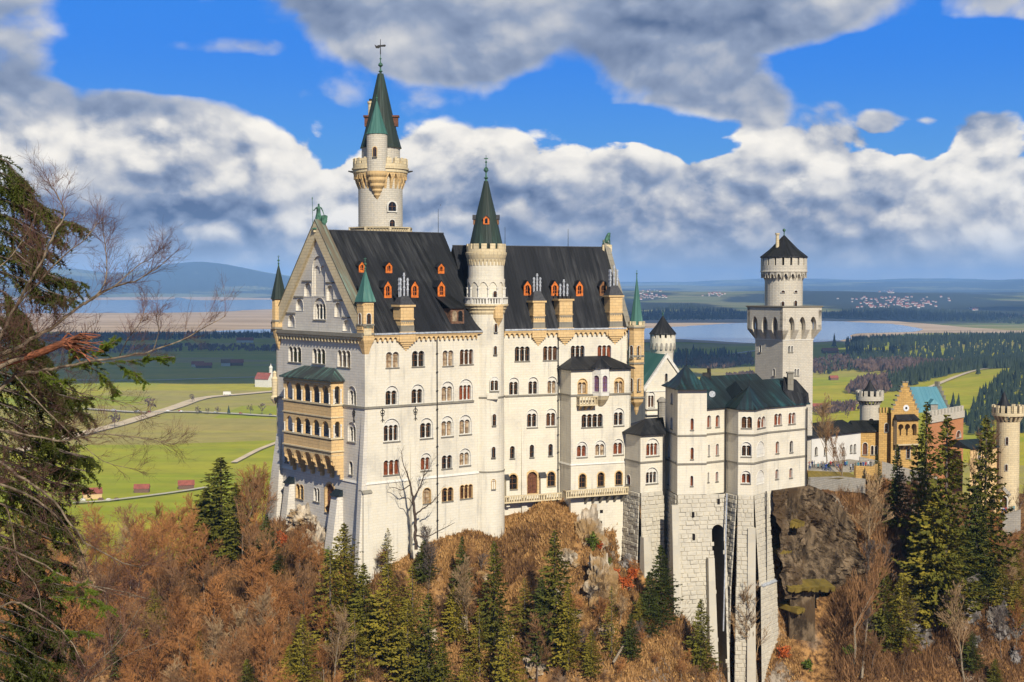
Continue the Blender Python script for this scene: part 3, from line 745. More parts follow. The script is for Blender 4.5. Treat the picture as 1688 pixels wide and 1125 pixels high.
def window(root, W, box, n=1, relief=False, st='trim', pane='pane', o=0.0, ringw=0.10, col=True, colmat='trim', frame=None, depth=0.42, sill=True, pointed=False, name='window', blind=False, rd=0.20):
    s0, s1, z0, z1 = box
    w = s1 - s0; h = z1 - z0; x0, x1 = -w / 2, w / 2
    seg = 8
    outer = arch_pts(x0, x1, 0, h, 9, pointed) if (relief or n == 1) else lights_pts(x0, x1, 0, h, n)
    mb = MB()
    def jamb(pts, oa, ob):
        k = len(pts)
        mb.add([LW.pt(a, z, oa) for a, z in pts] + [LW.pt(a, z, ob) for a, z in pts],
               [(i, (i + 1) % k, k + (i + 1) % k, k + i) for i in range(k)])
    ro = ring_out(outer, ringw); k = len(outer)
    mb.add([LW.pt(a, z, 0.05) for a, z in outer] + [LW.pt(a, z, 0.05) for a, z in ro], [(i, k + i, k + (i + 1) % k, (i + 1) % k) for i in range(k)])
    mb.add([LW.pt(a, z, 0.05) for a, z in ro] + [LW.pt(a, z, -0.02) for a, z in ro], [(i, k + i, k + (i + 1) % k, (i + 1) % k) for i in range(k)])
    inner_o = 0.0
    if relief:
        jamb(outer, 0.05, -rd)
        m = w * 0.07
        ih = h * (0.76 if n == 2 else 0.72)
        inner = lights_pts(x0 + m, x1 - m, 0.10, ih, n)
        polys = [[Vector((a, z, 0)) for a, z in outer], [Vector((a, z, 0)) for a, z in inner]]
        allp = outer + inner
        tr = geometry.tessellate_polygon(polys)
        mb.add([LW.pt(a, z, -rd) for a, z in allp], [tri_ccw(t, allp) for t in tr])
        jamb(inner, -rd, -rd - depth)
        xs0, xs1, zi, zs = x0 + m, x1 - m, 0.10, ih
        inner_o = -rd
    else:
        inner = outer; jamb(outer, 0.05, -depth)
        xs0, xs1, zi, zs = x0, x1, 0.0, h
    if blind:   # a blind arch: stone back
        tr = geometry.tessellate_polygon([[Vector((a, z, 0)) for a, z in inner]])
        mb.add([LW.pt(a, z, inner_o - depth + 0.01) for a, z in inner], [tri_ccw(t, inner) for t in tr])
    wob = mb.build(name, M[st], root, local=True)
    p = W.pt((s0 + s1) / 2, z0, o)
    wob.location = p - root.location; wob.rotation_euler = (0, 0, W.ang)
    if not blind:
        if pane == 'pane' and n > 1: pane = _wr.choice(['pane'] * 6 + ['panered', 'panewarm', 'panebrown'])
        pm = MB(); oo = inner_o - depth
        tr = geometry.tessellate_polygon([[Vector((a, z, 0)) for a, z in inner]])
        pm.add([LW.pt(a, z, oo + 0.01) for a, z in inner], [tri_ccw(t, inner) for t in tr])
        pm.build('pane', M[pane], wob, local=True)
        fm = MB(); fw = 0.05
        cw = (xs1 - xs0) / n
        for i in range(n):
            c = xs0 + cw * (i + 0.5)
            fm.box(c - fw / 2, c + fw / 2, -(oo + 0.07), -(oo + 0.02), zi, zs - cw * 0.05)
            nb = max(1, int((zs - zi) / 0.9))
            for q in range(1, nb + 1):
                zz = zi + (zs - cw / 2 - zi) * q / nb
                fm.box(c - cw * 0.46, c + cw * 0.46, -(oo + 0.07), -(oo + 0.02), zz - fw / 2, zz + fw / 2)
        fm.build('window_frame', M[frame or 'frame'], wob, local=True)
    if sill:
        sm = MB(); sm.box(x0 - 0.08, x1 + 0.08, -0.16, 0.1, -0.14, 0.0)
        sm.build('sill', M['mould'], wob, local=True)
    if col and n > 1 and not blind:
        cw = (xs1 - xs0) / n; rr = min(cw / 2, (zs - zi) / 2)
        for i in range(1, n):
            link('column', column_mesh(colmat), wob, (xs0 + cw * i, -(inner_o - 0.10), zi), scale=(0.105, 0.105, zs - rr - zi + 0.02))
    return [(W and a + (s0 + s1) / 2, z + z0) for a, z in outer]

def panel(name, root, W, outline, holes, m, o=0.0):
    polys = [[Vector((a, z, 0)) for a, z in outline]] + [[Vector((a, z, 0)) for a, z in h] for h in holes]
    allp = list(outline) + [p for h in holes for p in h]
    tr = geometry.tessellate_polygon(polys)
    mb = MB(); mb.add([W.pt(a, z, o) for a, z in allp], [tri_ccw(t, allp) for t in tr])
    return mb.build(name, M[m] if isinstance(m, str) else m, root)

def corbel_table(mb, W, s0, s1, ztop, h, pitch, proud, m=0):
    n = max(2, int(round((s1 - s0) / pitch))); p = (s1 - s0) / n
    pts = [(s0, ztop - h)]
    for i in range(n):
        a = s0 + i * p
        pts.append((a + p * 0.14, ztop - h))
        for k in range(5):
            t = PI * k / 4
            pts.append((a + p / 2 - p * 0.36 * math.cos(t), ztop - h * 0.85 + h * 0.48 * math.sin(t)))
        pts.append((a + p * 0.86, ztop - h))
    pts += [(s1, ztop - h), (s1, ztop), (s0, ztop)]
    mb.poly_extrude(W, pts, 0.0, proud, m)

def radial(mb, cx, cy, r0, r1, z0, z1, n, fill, phase=0.0, r1b=None, m=0, a_from=0.0, a_to=2 * PI):
    """n blocks around a ring; r1b = outer radius at the bottom"""
    r1b = r1 if r1b is None else r1b
    st = (a_to - a_from) / n
    for i in range(n):
        a = a_from + st * (i + phase); b = a + st * fill
        c = lambda ang, r, z: (cx + r * math.cos(ang), cy + r * math.sin(ang), z)
        mb.hexa([c(a, r0, z0), c(a, r1b, z0), c(b, r1b, z0), c(b, r0, z0), c(a, r0, z1), c(a, r1, z1), c(b, r1, z1), c(b, r0, z1)][::1], m)

def ring_wall(mb, cx, cy, ri, ro, z0, z1, seg=24, m=0, a0=0.0):
    rings = []
    for r, z in ((ri, z0), (ro, z0), (ro, z1), (ri, z1)):
        rings.append([(cx + r * math.cos(a0 + 2 * PI * i / seg), cy + r * math.sin(a0 + 2 * PI * i / seg), z) for i in range(seg)])
    rings.append(rings[0]); mb.loft(rings, False, False, m)

def finial(root, x, y, z, h, mat_='bronze', s=1.0, cross=True):
    mb = MB()
    mb.lathe(x, y, [(0.22 * s, z - 0.3), (0.16 * s, z + h * 0.10), (0.34 * s, z + h * 0.14), (0.12 * s, z + h * 0.2), (0.10 * s, z + h * 0.34), (0.36 * s, z + h * 0.42), (0.30 * s, z + h * 0.5),
                    (0.08 * s, z + h * 0.56), (0.07 * s, z + h * 0.7), (0.18 * s, z + h * 0.74), (0.05 * s, z + h * 0.79), (0.03 * s, z + h)], 8)
    if cross:
        mb.box(x - 0.30 * s, x + 0.30 * s, y - 0.05, y + 0.05, z + h * 0.85, z + h * 0.89)
        mb.box(x - 0.05, x + 0.05, y - 0.30 * s, y + 0.30 * s, z + h * 0.85, z + h * 0.89)
    return mb.build('finial', M[mat_], root)

def radial_window(root, cx, cy, r, px, py0, py1, wpx, Y, n=1, **kw):
    """a window on a round wall facing where the photograph sees it"""
    z0, z1 = zat(py1, Y), zat(py0, Y); w = wpx / FPX * Y
    d = ray(px, (py0 + py1) / 2); u = d.x / d.y
    # intersect the sight line with the circle
    a = u * u + 1; b = -2 * (u * cx + cy); c = cx * cx + cy * cy - r * r
    disc = max(b * b - 4 * a * c, 0.0); yy = (-b - math.sqrt(disc)) / (2 * a); xx = u * yy
    nv = Vector((xx - cx, yy - cy)).normalized(); dv = Vector((-nv.y, nv.x))
    hw = w / 2 / max(0.35, abs(dv.dot(Vector((1, -u)).normalized())))
    sag = r - math.sqrt(max(r * r - hw * hw, 0.01))
    p = Vector((cx, cy)) + nv * (r + 0.02)
    W2 = Wall(p - dv * hw, p + dv * hw)
    kw.setdefault('depth', 0.10)
    window(root, W2, (0, 2 * hw, z0, z1), n, o=0.10, **kw)

# ------------------------------------------------------------------ plan of the castle
EAVE = CAMZ - 7.98
a_d = Vector((0.785, 0.62)); a_p = Vector((-0.62, 0.785))     # along and across the western half
CC = Vector((-22.8, 220.0))
LA = 22.5
WS = Wall(CC, CC + a_d * LA)
WW = Wall(CC + a_p * 28.0, CC)
b_d = Vector((math.cos(R(24)), math.sin(R(24)))); b_p = Vector((-b_d.y, b_d.x))
BE = Vector((20.5, 250.0))
WB = Wall(BE - b_d * 26.0, BE)
WBE = Wall(BE, BE + b_p * 16.4)

pal = thing('palace', 'tall white main building with steep black roof, west gable and arched windows', 'castle building', (CC.x, CC.y, 150.0))

def wins(root, W, specs, o=0.0):
    """specs: (x0,y0,x1,y1,n,relief,kw) in pixels; returns the wall holes"""
    hs = []
    for sp_ in specs:
        x0, y0, x1, y1, n, rel = sp_[:6]; kw = sp_[6] if len(sp_) > 6 else {}
        hs.append(window(root, W, W.bx(x0, y0, x1, y1, o), n, rel, o=o, **kw))
    return hs
TAN = dict(st='sand', colmat='sand')
RED = dict(pane='panered'); WRM = dict(pane='panewarm')
ZB = 138.0
# south front, western half
hs = wins(pal, WS, [
    (635.9, 580.3, 657.5, 606.2, 2, 0), (678.9, 578.5, 699.5, 604.4, 2, 0), (729.4, 577.8, 747.2, 603.4, 2, 0, WRM), (757.8, 576, 779.9, 600.9, 3, 0),
    (635.2, 636.5, 656.6, 668.5, 2, 1), (678, 634, 698.8, 666, 2, 1), (727.6, 629.3, 747.9, 662.4, 2, 1, WRM), (756.6, 625.4, 779, 660.3, 3, 1),
    (631.8, 690.5, 659, 728.2, 3, 1), (692.2, 689.5, 713.4, 722.9, 2, 1), (727.4, 686.2, 747, 720, 2, 1, WRM), (757, 684.5, 777, 716.5, 2, 1),
    (632, 758.4, 658, 783, 3, 0, RED), (693.3, 747.4, 710.9, 775.9, 2, 1, RED), (728, 750.6, 745, 772.7, 2, 0), (757.1, 739.6, 775.6, 768, 2, 1),
    (697.2, 804.7, 709.9, 830.3, 1, 0, dict(st='sand', pane='panewarm')), (728.5, 804, 746.7, 826.7, 2, 0, TAN), (758.3, 799.3, 778.7, 822, 3, 0, TAN)])
panel('wall', pal, WS, [(0, ZB), (LA, ZB), (LA, EAVE), (0, EAVE)], hs, 'lime')
# west front
_WL0 = WW.off(2.2); _l0, _l1 = _WL0.s(467.0), _WL0.s(545.7); _lw = (_l1 - _l0) / 5
def wwins(specs):
    return wins(pal, WW, [(*q[:6], {**dict(st='lime2'), **(q[6] if len(q) > 6 else {})}) for q in specs])
hs = wwins([
    (475.8, 571.7, 496.8, 597.3, 3, 0), (515.3, 575, 536.3, 600, 3, 0), (556.5, 577.8, 577.9, 605.5, 3, 0),
    (573.6, 636.8, 587, 668.5, 2, 1), (573.4, 696, 586.6, 729, 2, 1), (575.5, 761, 581.6, 783, 1, 0), (469.8, 747, 475.7, 763, 1, 0),
    (461, 792, 472.5, 815, 2, 0), (488, 799, 500.5, 823, 2, 0, TAN), (517.2, 804.6, 527, 827.4, 2, 0), (536.3, 798, 552, 846, 1, 0, dict(st='sand', pane='door', ringw=0.35))])
for _k in range(5):  # loggia doorways, widened as dark panes to stand in for the shade inside
    for _y0, _y1 in ((636, 662), (692, 716)):
        _z0, _z1 = _WL0.z(506, _y1), _WL0.z(506, _y0)
        hs.append(window(pal, WW, (_l0 + _lw * (_k + 0.10), _l0 + _lw * (_k + 0.90), _z0, _z1), 1, False, st='lime2', pane='pane', sill=False, ringw=0.05, depth=0.9))
LWW = WW.L
panel('wall', pal, WW, [(0, ZB), (LWW, ZB), (LWW, EAVE), (0, EAVE)], hs, 'lime2')
# the west gable
GZ = 198.25
def gl(s_, ins=0.0):  # gable edge height
    return EAVE + (GZ - EAVE) * (1 - abs(s_ - LWW / 2) / (LWW / 2)) - ins
hs = wwins([(517.0, 491, 537.2, 527.5, 3, 1)])
for bx_ in [(514.8, 422, 536.8, 489)]:
    hs.append(window(pal, WW, WW.bx(*bx_), 2, True, blind=True, sill=False, depth=0.25, st='lime2', name='blind_arch'))
for bx_ in [(501.5, 466, 513, 489), (488, 492.5, 500, 512.5), (475, 519, 486, 539), (538.6, 470.5, 550, 496), (551.6, 498.5, 563.5, 523), (565.3, 527.5, 577.4, 546)]:
    hs.append(window(pal, WW, WW.bx(*bx_), 1, False, blind=True, sill=False, depth=0.45, ringw=0.12, st='lime2', name='blind_arch'))
panel('gable', pal, WW, [(0.0, EAVE), (LWW, EAVE), (LWW / 2, GZ)], hs, 'lime2')
# stepped dark hoods over the niches and the raking cornice
mb = MB()
for (x0, y, x1) in [(498.5, 463.5, 514), (485, 489.5, 501), (472.5, 516, 487.5), (538, 466, 551), (551, 494.5, 565), (565, 523, 578)]:
    s0, z0 = WW.hit(x0, y); s1 = WW.hit(x1, y)[0]
    mb.wbox(WW, s0, s1, z0 - 0.12, z0 + 0.10, 0.0, 0.16)
mb.build('hood_moulding', M['mould'], pal)
mb = MB()
hw = LWW / 2; sl_ = (GZ - EAVE) / hw; t_ = 0.95
for sgn in (-1, 1):
    f = lambda s_, z: (hw + sgn * s_, z)
    pts = [f(hw + 0.7, EAVE - 0.2), f(hw + 0.7, EAVE + 0.9), f(0, GZ + 1.75), f(0, GZ - t_), f(hw - 0.9, EAVE - 0.2)]
    if sgn == 1: pts = pts
    else: pts = pts[::-1]
    if sum((pts[i][0] * pts[(i + 1) % 5][1] - pts[(i + 1) % 5][0] * pts[i][1]) for i in range(5)) < 0: pts = pts[::-1]
    mb.poly_extrude(WW, pts, -0.8, 0.55, 0, back=True)
mb.build('raking_cornice', M['sandpale'], pal)
mb = MB()
for sgn in (-1, 1):
    f = lambda s_, z: (hw + sgn * s_, z)
    pts = [f(hw + 0.75, EAVE + 0.92), f(hw + 0.75, EAVE + 1.12), f(0, GZ + 2.0), f(0, GZ + 1.78)]
    if sum((pts[i][0] * pts[(i + 1) % 4][1] - pts[(i + 1) % 4][0] * pts[i][1]) for i in range(4)) < 0: pts = pts[::-1]
    mb.poly_extrude(WW, pts, -1.1, 0.6, 0, back=True)
M['flash'] = metal_roof('weathered_copper_flashing', (0.10, 0.085, 0.06), (0.15, 0.12, 0.08), (0.22, 0.34, 0.27), 0.7)
mb.build('gable_flashing', M['flash'], pal)
# cornice under the gable with its corbels
mb = MB()
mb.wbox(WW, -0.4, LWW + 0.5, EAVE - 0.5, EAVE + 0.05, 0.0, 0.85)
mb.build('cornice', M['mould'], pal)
mb = MB(); corbel_table(mb, WW, 0.0, LWW - 1.0, EAVE - 0.5, 1.0, 1.0, 0.55)
mb.build('corbel_frieze', M['sandpale'], pal)
# roofs: closed wedges
def wedge(pts_s, pts_n, rid, zE, zR, name, m):
    mb = MB()
    v = [Vector((*pts_s[0], zE)), Vector((*pts_s[1], zE)), Vector((*pts_n[1], zE)), Vector((*pts_n[0], zE)), Vector((*rid[0], zR)), Vector((*rid[1], zR))]
    mb.add(v, [(0, 1, 5, 4), (2, 3, 4, 5), (3, 0, 4), (1, 2, 5), (3, 2, 1, 0)])
    return mb.build(name, M[m], pal), v
A0 = CC + a_d * 1.0
_, va = wedge([A0 - a_p * 0.55, CC + a_d * LA - a_p * 0.55], [A0 + a_p * 28.5, CC + a_d * 27.5 + a_p * 28.5], [A0 + a_p * 14, CC + a_d * 25 + a_p * 14], EAVE + 0.02, GZ + 0.25, 'roof', 'roof')
BW0 = BE - b_d * 30
_, vb = wedge([BW0 - b_p * 0.5, BE - b_d * 0.5 - b_p * 0.5], [BW0 + b_p * 16.9, BE - b_d * 0.5 + b_p * 16.9], [BW0 + b_p * 8.2, BE - b_d * 0.5 + b_p * 8.2], EAVE + 0.015, 196.34, 'roof', 'roof')
# gutters
mb = MB(); mb.wbox(WS, 1.1, LA, EAVE - 0.16, EAVE + 0.10, 0.3, 0.68); mb.build('gutter', M['zinc'], pal)
mb = MB(); mb.wbox(WB, 2.0, 25.3, EAVE - 0.16, EAVE + 0.10, 0.3, 0.64); mb.build('gutter', M['zinc'], pal)
# ridge line of pale lead
mb = MB()
mb.tube(va[4], va[5], 0.14, 0.14, 6); mb.tube(vb[4], vb[5], 0.14, 0.14, 6); mb.build('ridge_capping', M['lead'], pal)
# corbel friezes on the south fronts
mb = MB(); corbel_table(mb, WS, 1.3, 21.5, EAVE - 0.25, 0.95, 0.92, 0.42); mb.wbox(WS, 1.3, LA, EAVE - 0.4, EAVE - 0.02, 0.0, 0.5); mb.build('corbel_frieze', M['sand'], pal)
mb = MB(); corbel_table(mb, WB, 2.0, 25.3, EAVE - 0.25, 0.95, 0.92, 0.42); mb.wbox(WB, 2.0, 25.6, EAVE - 0.4, EAVE - 0.02, 0.0, 0.5); mb.build('corbel_frieze', M['sand'], pal)
# string courses
zsc = WS.z(601, 673)
mb = MB()
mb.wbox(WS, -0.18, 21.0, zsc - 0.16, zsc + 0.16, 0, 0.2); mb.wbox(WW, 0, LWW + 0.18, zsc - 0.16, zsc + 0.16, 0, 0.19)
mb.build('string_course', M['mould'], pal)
# projecting plinth and buttresses of the western half
zb_ = WS.z(608.6, 795.6)
mb = MB()
hs2 = [arch_pts(*WS.bx(696.6, 804, 710.5, 830.6)), lights_pts(*WS.bx(727.9, 803.4, 747.3, 827), 2), lights_pts(*WS.bx(757.6, 798.7, 779.3, 822.3), 3)]
mb.wtaper(WS, 0.0, LA, zb_ - 0.35, zb_, 0, 0.14, 0.02)
mb.wtaper(WW, 0.0, LWW, zb_ - 0.35, zb_, 0, 0.14, 0.02)
mb.build('plinth_moulding', M['trim'], pal)
mb = MB()
s0 = WS.s(674); s1 = WS.s(686.5)
mb.wtaper(WS, s0 + 0.15, s1 - 0.15, ZB, WS.z(680, 724), 0, 1.5, 0.05, 0.25)
mb.build('buttress', M['lime'], pal)
# corner buttress with its dark weathering
mb = MB()
zt = WS.z(598, 814)
mb.wtaper(WS, -0.6, 0.9, ZB, zt, -0.8, 0.75, 0.45, 0.25); mb.build('corner_buttress', M['lime'], pal)
mb = MB(); mb.wtaper(WS, -0.75, 1.0, zt, zt + 0.5, -0.8, 0.62, 0.1); mb.build('buttress_cap', M['mould'], pal)
mb = MB()
mb.wtaper(WW, LWW - 1.0, LWW + 0.05, ZB, EAVE - 12, -0.3, 1.9, 0.02, 0.0); mb.build('corner_batter', M['lime2'], pal)
# buttresses of the west front
for (x0, x1, yt, ob) in [(476, 484, 796, 2.4), (553, 563.5, 817, 2.6)]:
    s0 = WW.s(x0); s1 = WW.s(x1); z = WW.z((x0 + x1) / 2, yt)
    mb = MB(); mb.wtaper(WW, s0, s1, ZB, z, 0, ob + 1.0, 0.9, 0.3); b_ = mb.build('buttress', M['lime2'], pal)
    mb = MB(); mb.wtaper(WW, s0 - 0.15, s1 + 0.15, z, z + 1.0, 0, 1.25, 0.1); mb.build('buttress_cap', M['roofdkgreen'], pal)
mb = MB()   # big battered north-west corner
zt = zat(715, 242)
mb.hexa([WW.pt(-3.0, ZB, 2.6), WW.pt(2.6, ZB, 2.6), WW.pt(2.6, ZB, -4), WW.pt(-3.0, ZB, -4), WW.pt(-0.05, zt, 0.03), WW.pt(1.6, zt, 0.03), WW.pt(1.6, zt, -4), WW.pt(-0.05, zt, -4)])
mb.build('corner_buttress', M['lime2'], pal)
# drainpipes
def pipe(W, px, y0, y1, r=0.09, o=0.22, mt='iron'):
    s = W.s(px); mb = MB(); mb.tube(W.pt(s, W.z(px, y0), o), W.pt(s, W.z(px, y1), o), r, r, 6)
    z = W.z(px, y0)
    while z > W.z(px, y1) + 1:
        mb.box(*(W.pt(s, 0, o).x - 0.16, W.pt(s, 0, o).x + 0.16), W.pt(s, 0, o).y - 0.14, W.pt(s, 0, o).y + 0.3, z - 0.06, z + 0.06); z -= 3.0
    return mb.build('drainpipe', M[mt], pal)
pipe(WS, 719.5, 552, 888); pipe(WB, 919.5, 545, 812)
# iron wall anchors
def anchor(W, px, py):
    s, z = W.hit(px, py); mb = MB()
    mb.wbox(W, s - 0.06, s + 0.06, z - 1.1, z + 1.1, 0.0, 0.12)
    for k in (-1, 1):
        for zz, r in ((0.75, 0.38), (0.35, 0.3)):
            pr = None
            for i in range(7):
                t = PI * i / 6
                q = W.pt(s + k * r * math.sin(t), z + zz - 0.25 + r * math.cos(t) * 0.8, 0.08)
                if pr is not None: mb.tube(pr, q, 0.045, 0.045, 4)
                pr = q
        mb.tube(W.pt(s, z - 0.6, 0.08), W.pt(s + k * 0.35, z - 0.95, 0.08), 0.05, 0.03, 4)
    mb.build('wall_anchor', M['iron'], pal)
anchor(WS, 630.3, 684.5); anchor(WS, 684.5, 682); anchor(WW, 584, 685)
# ------------------------------------------------------------------ south front, eastern half
hs = wins(pal, WB, [
    (848.5, 571.4, 873, 595.5, 3, 0), (895.1, 570.8, 918.4, 594, 3, 0), (940.7, 569.9, 963.4, 592.8, 3, 0), (984.8, 569.3, 1007.2, 591.9, 3, 0),
    (839, 622.8, 855.4, 652, 2, 1), (870.8, 622, 887.1, 650.8, 2, 1), (902.2, 621, 918, 650, 2, 1, WRM),
    (868.6, 675, 886, 705, 2, 1), (900.2, 674, 917.2, 703.4, 2, 1),
    (840.5, 735.5, 848.4, 756.3, 1, 0), (873, 733.4, 880.3, 754.5, 1, 0), (903.8, 732, 911.2, 752, 1, 0),
    (839, 782, 852.5, 807, 1, 0, dict(st='sand', ringw=0.22)), (869.2, 778, 885.6, 814, 1, 0, dict(st='sand', pane='door', ringw=0.35, name='door', sill=False)), (902.4, 778, 914.9, 801.6, 1, 0, dict(st='sand', ringw=0.22))])
panel('wall', pal, WB, [(0, ZB), (26, ZB), (26, EAVE), (0, EAVE)], hs, 'lime')
zsb = WB.z(875, 652)
mb = MB(); mb.wbox(WB, 2.2, 11.8, zsb - 0.14, zsb + 0.14, 0, 0.18); mb.build('string_course', M['mould'], pal)
mb = MB()
s0 = WB.s(859.5); s1 = WB.s(866.5)
mb.wtaper(WB, s0, s1, ZB, WB.z(862, 700), 0, 0.9, 0.05, 0.15); mb.build('buttress', M['lime'], pal)
for (x0, x1) in ((831.5, 837), (888.5, 898)):
    mb = MB(); z = WB.z(835, 790); s0 = WB.s(x0); s1 = WB.s(x1)
    mb.wtaper(WB, s0, s1, ZB + 14, z, 0, 0.9, 0.7); mb.build('buttress', M['lime'], pal)
    mb = MB(); mb.wtaper(WB, s0 - 0.1, s1 + 0.1, z, z + 0.8, 0, 0.95, 0.1); mb.build('buttress_cap', M['lead'], pal)
# back and east walls
mb = MB()
for q in ([BE, BE + b_p * 16.4], [BE + b_p * 16.4, BE + b_p * 16.4 - b_d * 26]):
    W_ = Wall(q[0], q[1]); mb.wbox(W_, 0, W_.L, 150, EAVE, -0.4, 0)
W_ = WBE
mb.add([W_.pt(0, EAVE, 0), W_.pt(16.4, EAVE, 0), W_.pt(8.2, 196.2, 0), W_.pt(0, EAVE, -0.4), W_.pt(16.4, EAVE, -0.4), W_.pt(8.2, 196.2, -0.4)], [(0, 1, 2), (5, 4, 3)])
W_ = Wall(CC + a_d * 27.0 + a_p * 28, CC + a_p * 28); mb.wbox(W_, 0, W_.L, 150, EAVE, -0.4, 0)
W_ = Wall(CC + a_d * 22.4, CC + a_d * 27.0 + a_p * 28); mb.wbox(W_, 0, W_.L, 150, EAVE, -0.4, 0)
mb.build('rear_walls', M['lime'], pal)
# east gable parapet
mb = MB()
for sgn in (-1, 1):
    f = lambda s_, z: (8.2 + sgn * s_, z)
    pts = [f(8.4, EAVE - 0.3), f(8.9, EAVE + 0.3), f(0, 197.7), f(0, 196.0)]
    if sum((pts[i][0] * pts[(i + 1) % 4][1] - pts[(i + 1) % 4][0] * pts[i][1]) for i in range(4)) < 0: pts = pts[::-1]
    mb.poly_extrude(WBE, pts, -0.75, 0.25, 0, back=True)
mb.build('gable_parapet', M['mould'], pal)
# ------------------------------------------------------------------ projecting bay
BYP = 4.4
sb0 = WB.s(921.5); 
WBF = WB.off(BYP)
s0 = WBF.s(941.3); s1 = WBF.s(1040.0)
WBY = Wall(WBF.pt(s0, 0).xy, WBF.pt(s1, 0).xy)
WBYL = Wall(WB.pt(s0, 0).xy, WBY.p0); WBYR = Wall(WBY.p1, WB.pt(s1, 0).xy)
ZBY = WBY.z(960, 608.5)
hs = wins(pal, WBY, [
    (952.6, 624.6, 967.8, 650, 2, 1, dict(st='sand', pane='panewarm')), (1012.8, 622.7, 1028.2, 649, 2, 1, dict(st='sand', pane='panewarm')),
    (958.5, 682.6, 993.3, 704.3, 4, 0), (1011.8, 673, 1028.6, 702, 2, 1),
    (950.8, 728.5, 968, 754, 2, 1), (980.8, 726.4, 998.2, 752, 2, 1), (1010.8, 724, 1027.7, 750, 2, 1, RED),
    (954.6, 781.4, 965.8, 804, 1, 0, dict(st='sand', ringw=0.2)), (985.2, 779, 996, 802, 1, 0, dict(st='sand', ringw=0.2)), (1014.4, 777, 1025.4, 799.5, 1, 0, dict(st='sand', ringw=0.2))])
panel('bay_wall', pal, WBY, [(0, ZB), (WBY.L, ZB), (WBY.L, ZBY), (0, ZBY)], hs, 'lime')
mb = MB()
for W_ in (WBYL, WBYR):
    mb.wbox(W_, 0, W_.L - (0.0 if W_ is WBYR else 0.02), ZB, ZBY, -0.3, 0)
mb.build('bay_wall', M['lime'], pal)
mb = MB()
zz = WBY.z(1000, 650.2)
mb.wbox(WBY, -0.15, WBY.L + 0.15, zz - 0.14, zz + 0.14, 0, 0.18); mb.wbox(WBYL, 0, WBYL.L + 0.15, zz - 0.138, zz + 0.138, 0, 0.15)
mb.build('string_course', M['mould'], pal)
mb = MB(); zz = WBY.z(960, 764); 
mb.wtaper(WBY, -0.1, WBY.L + 0.1, zz - 0.3, zz, 0, 0.14, 0.02); mb.wtaper(WBYL, 0, WBYL.L + 0.1, zz - 0.3, zz, 0, 0.12, 0.02); mb.build('plinth_moulding', M['trim'], pal)
# bay roof: low hip
mb = MB()
e = 0.55
p = [WBY.pt(-e, ZBY, e), WBY.pt(WBY.L + e, ZBY, e), WBY.pt(WBY.L + e, ZBY, -BYP), WBY.pt(-e, ZBY, -BYP)]
zr = ZBY + 1.9
top = [WBY.pt(2.4, zr, -BYP + 0.1), WBY.pt(WBY.L - 2.4, zr, -BYP + 0.1)]
lo = [q - Vector((0, 0, 0.2)) for q in p]
mb.add(p + top + lo, [(0, 1, 5, 4), (3, 0, 4), (1, 2, 5), (0, 6, 7, 1), (3, 9, 6, 0), (1, 7, 8, 2), (6, 9, 8, 7)])
mb.build('bay_roof', M['roof'], pal)
# oriel with violet curtains on the bay
o_s0 = WBY.s(976); o_s1 = WBY.s(1005); oz0 = WBY.z(990, 652); oz1 = WBY.z(990, 606)
ow = (o_s1 - o_s0); oc = (o_s0 + o_s1) / 2; od = 1.5
op = [WBY.pt(oc - ow * 0.5, 0, 0).xy, WBY.pt(oc - ow * 0.22, 0, od).xy, WBY.pt(oc + ow * 0.22, 0, od).xy, WBY.pt(oc + ow * 0.5, 0, 0).xy]
for i in range(3):
    W_ = Wall(op[i], op[i + 1]); h = []
    m_ = W_.L * 0.2
    h = [window(pal, W_, (m_, W_.L - m_, oz0 + 0.7, oz1 - 1.3), 1, False, pane='purple', ringw=0.08, depth=0.2, sill=False)]
    panel('oriel_wall', pal, W_, [(0, oz0), (W_.L, oz0), (W_.L, oz1), (0, oz1)], h, 'sandpale' if 0 else 'trim')
mb = MB()
ring = [Vector((*q, oz0)) for q in op]
zc_ = oz0 - 1.8
mb.loft([[WBY.pt(oc - 0.5, zc_, 0.0), WBY.pt(oc - 0.25, zc_, 0.2), WBY.pt(oc + 0.25, zc_, 0.2), WBY.pt(oc + 0.5, zc_, 0.0)],
         [WBY.pt(oc - ow * .42, oz0 - 0.7, 0), WBY.pt(oc - ow * 0.2, oz0 - 0.7, od * 0.8), WBY.pt(oc + ow * 0.2, oz0 - 0.7, od * 0.8), WBY.pt(oc + ow * .42, oz0 - 0.7, 0)],
         [Vector((*(Vector(q)), oz0 - 0.02)) for q in op]])
mb.build('oriel_corbel', M['sandpale'], pal)
mb = MB()
apx = WBY.pt(oc, oz1 + 1.7, 0.0)
rg = [WBY.pt(oc - ow * 0.62, oz1, 0), WBY.pt(oc - ow * 0.28, oz1, od + 0.35), WBY.pt(oc + ow * 0.28, oz1, od + 0.35), WBY.pt(oc + ow * 0.62, oz1, 0)]
mb.add(rg + [apx], [(0, 1, 4), (1, 2, 4), (2, 3, 4), (3, 2, 1, 0)]); mb.build('oriel_roof', M['roof'], pal)
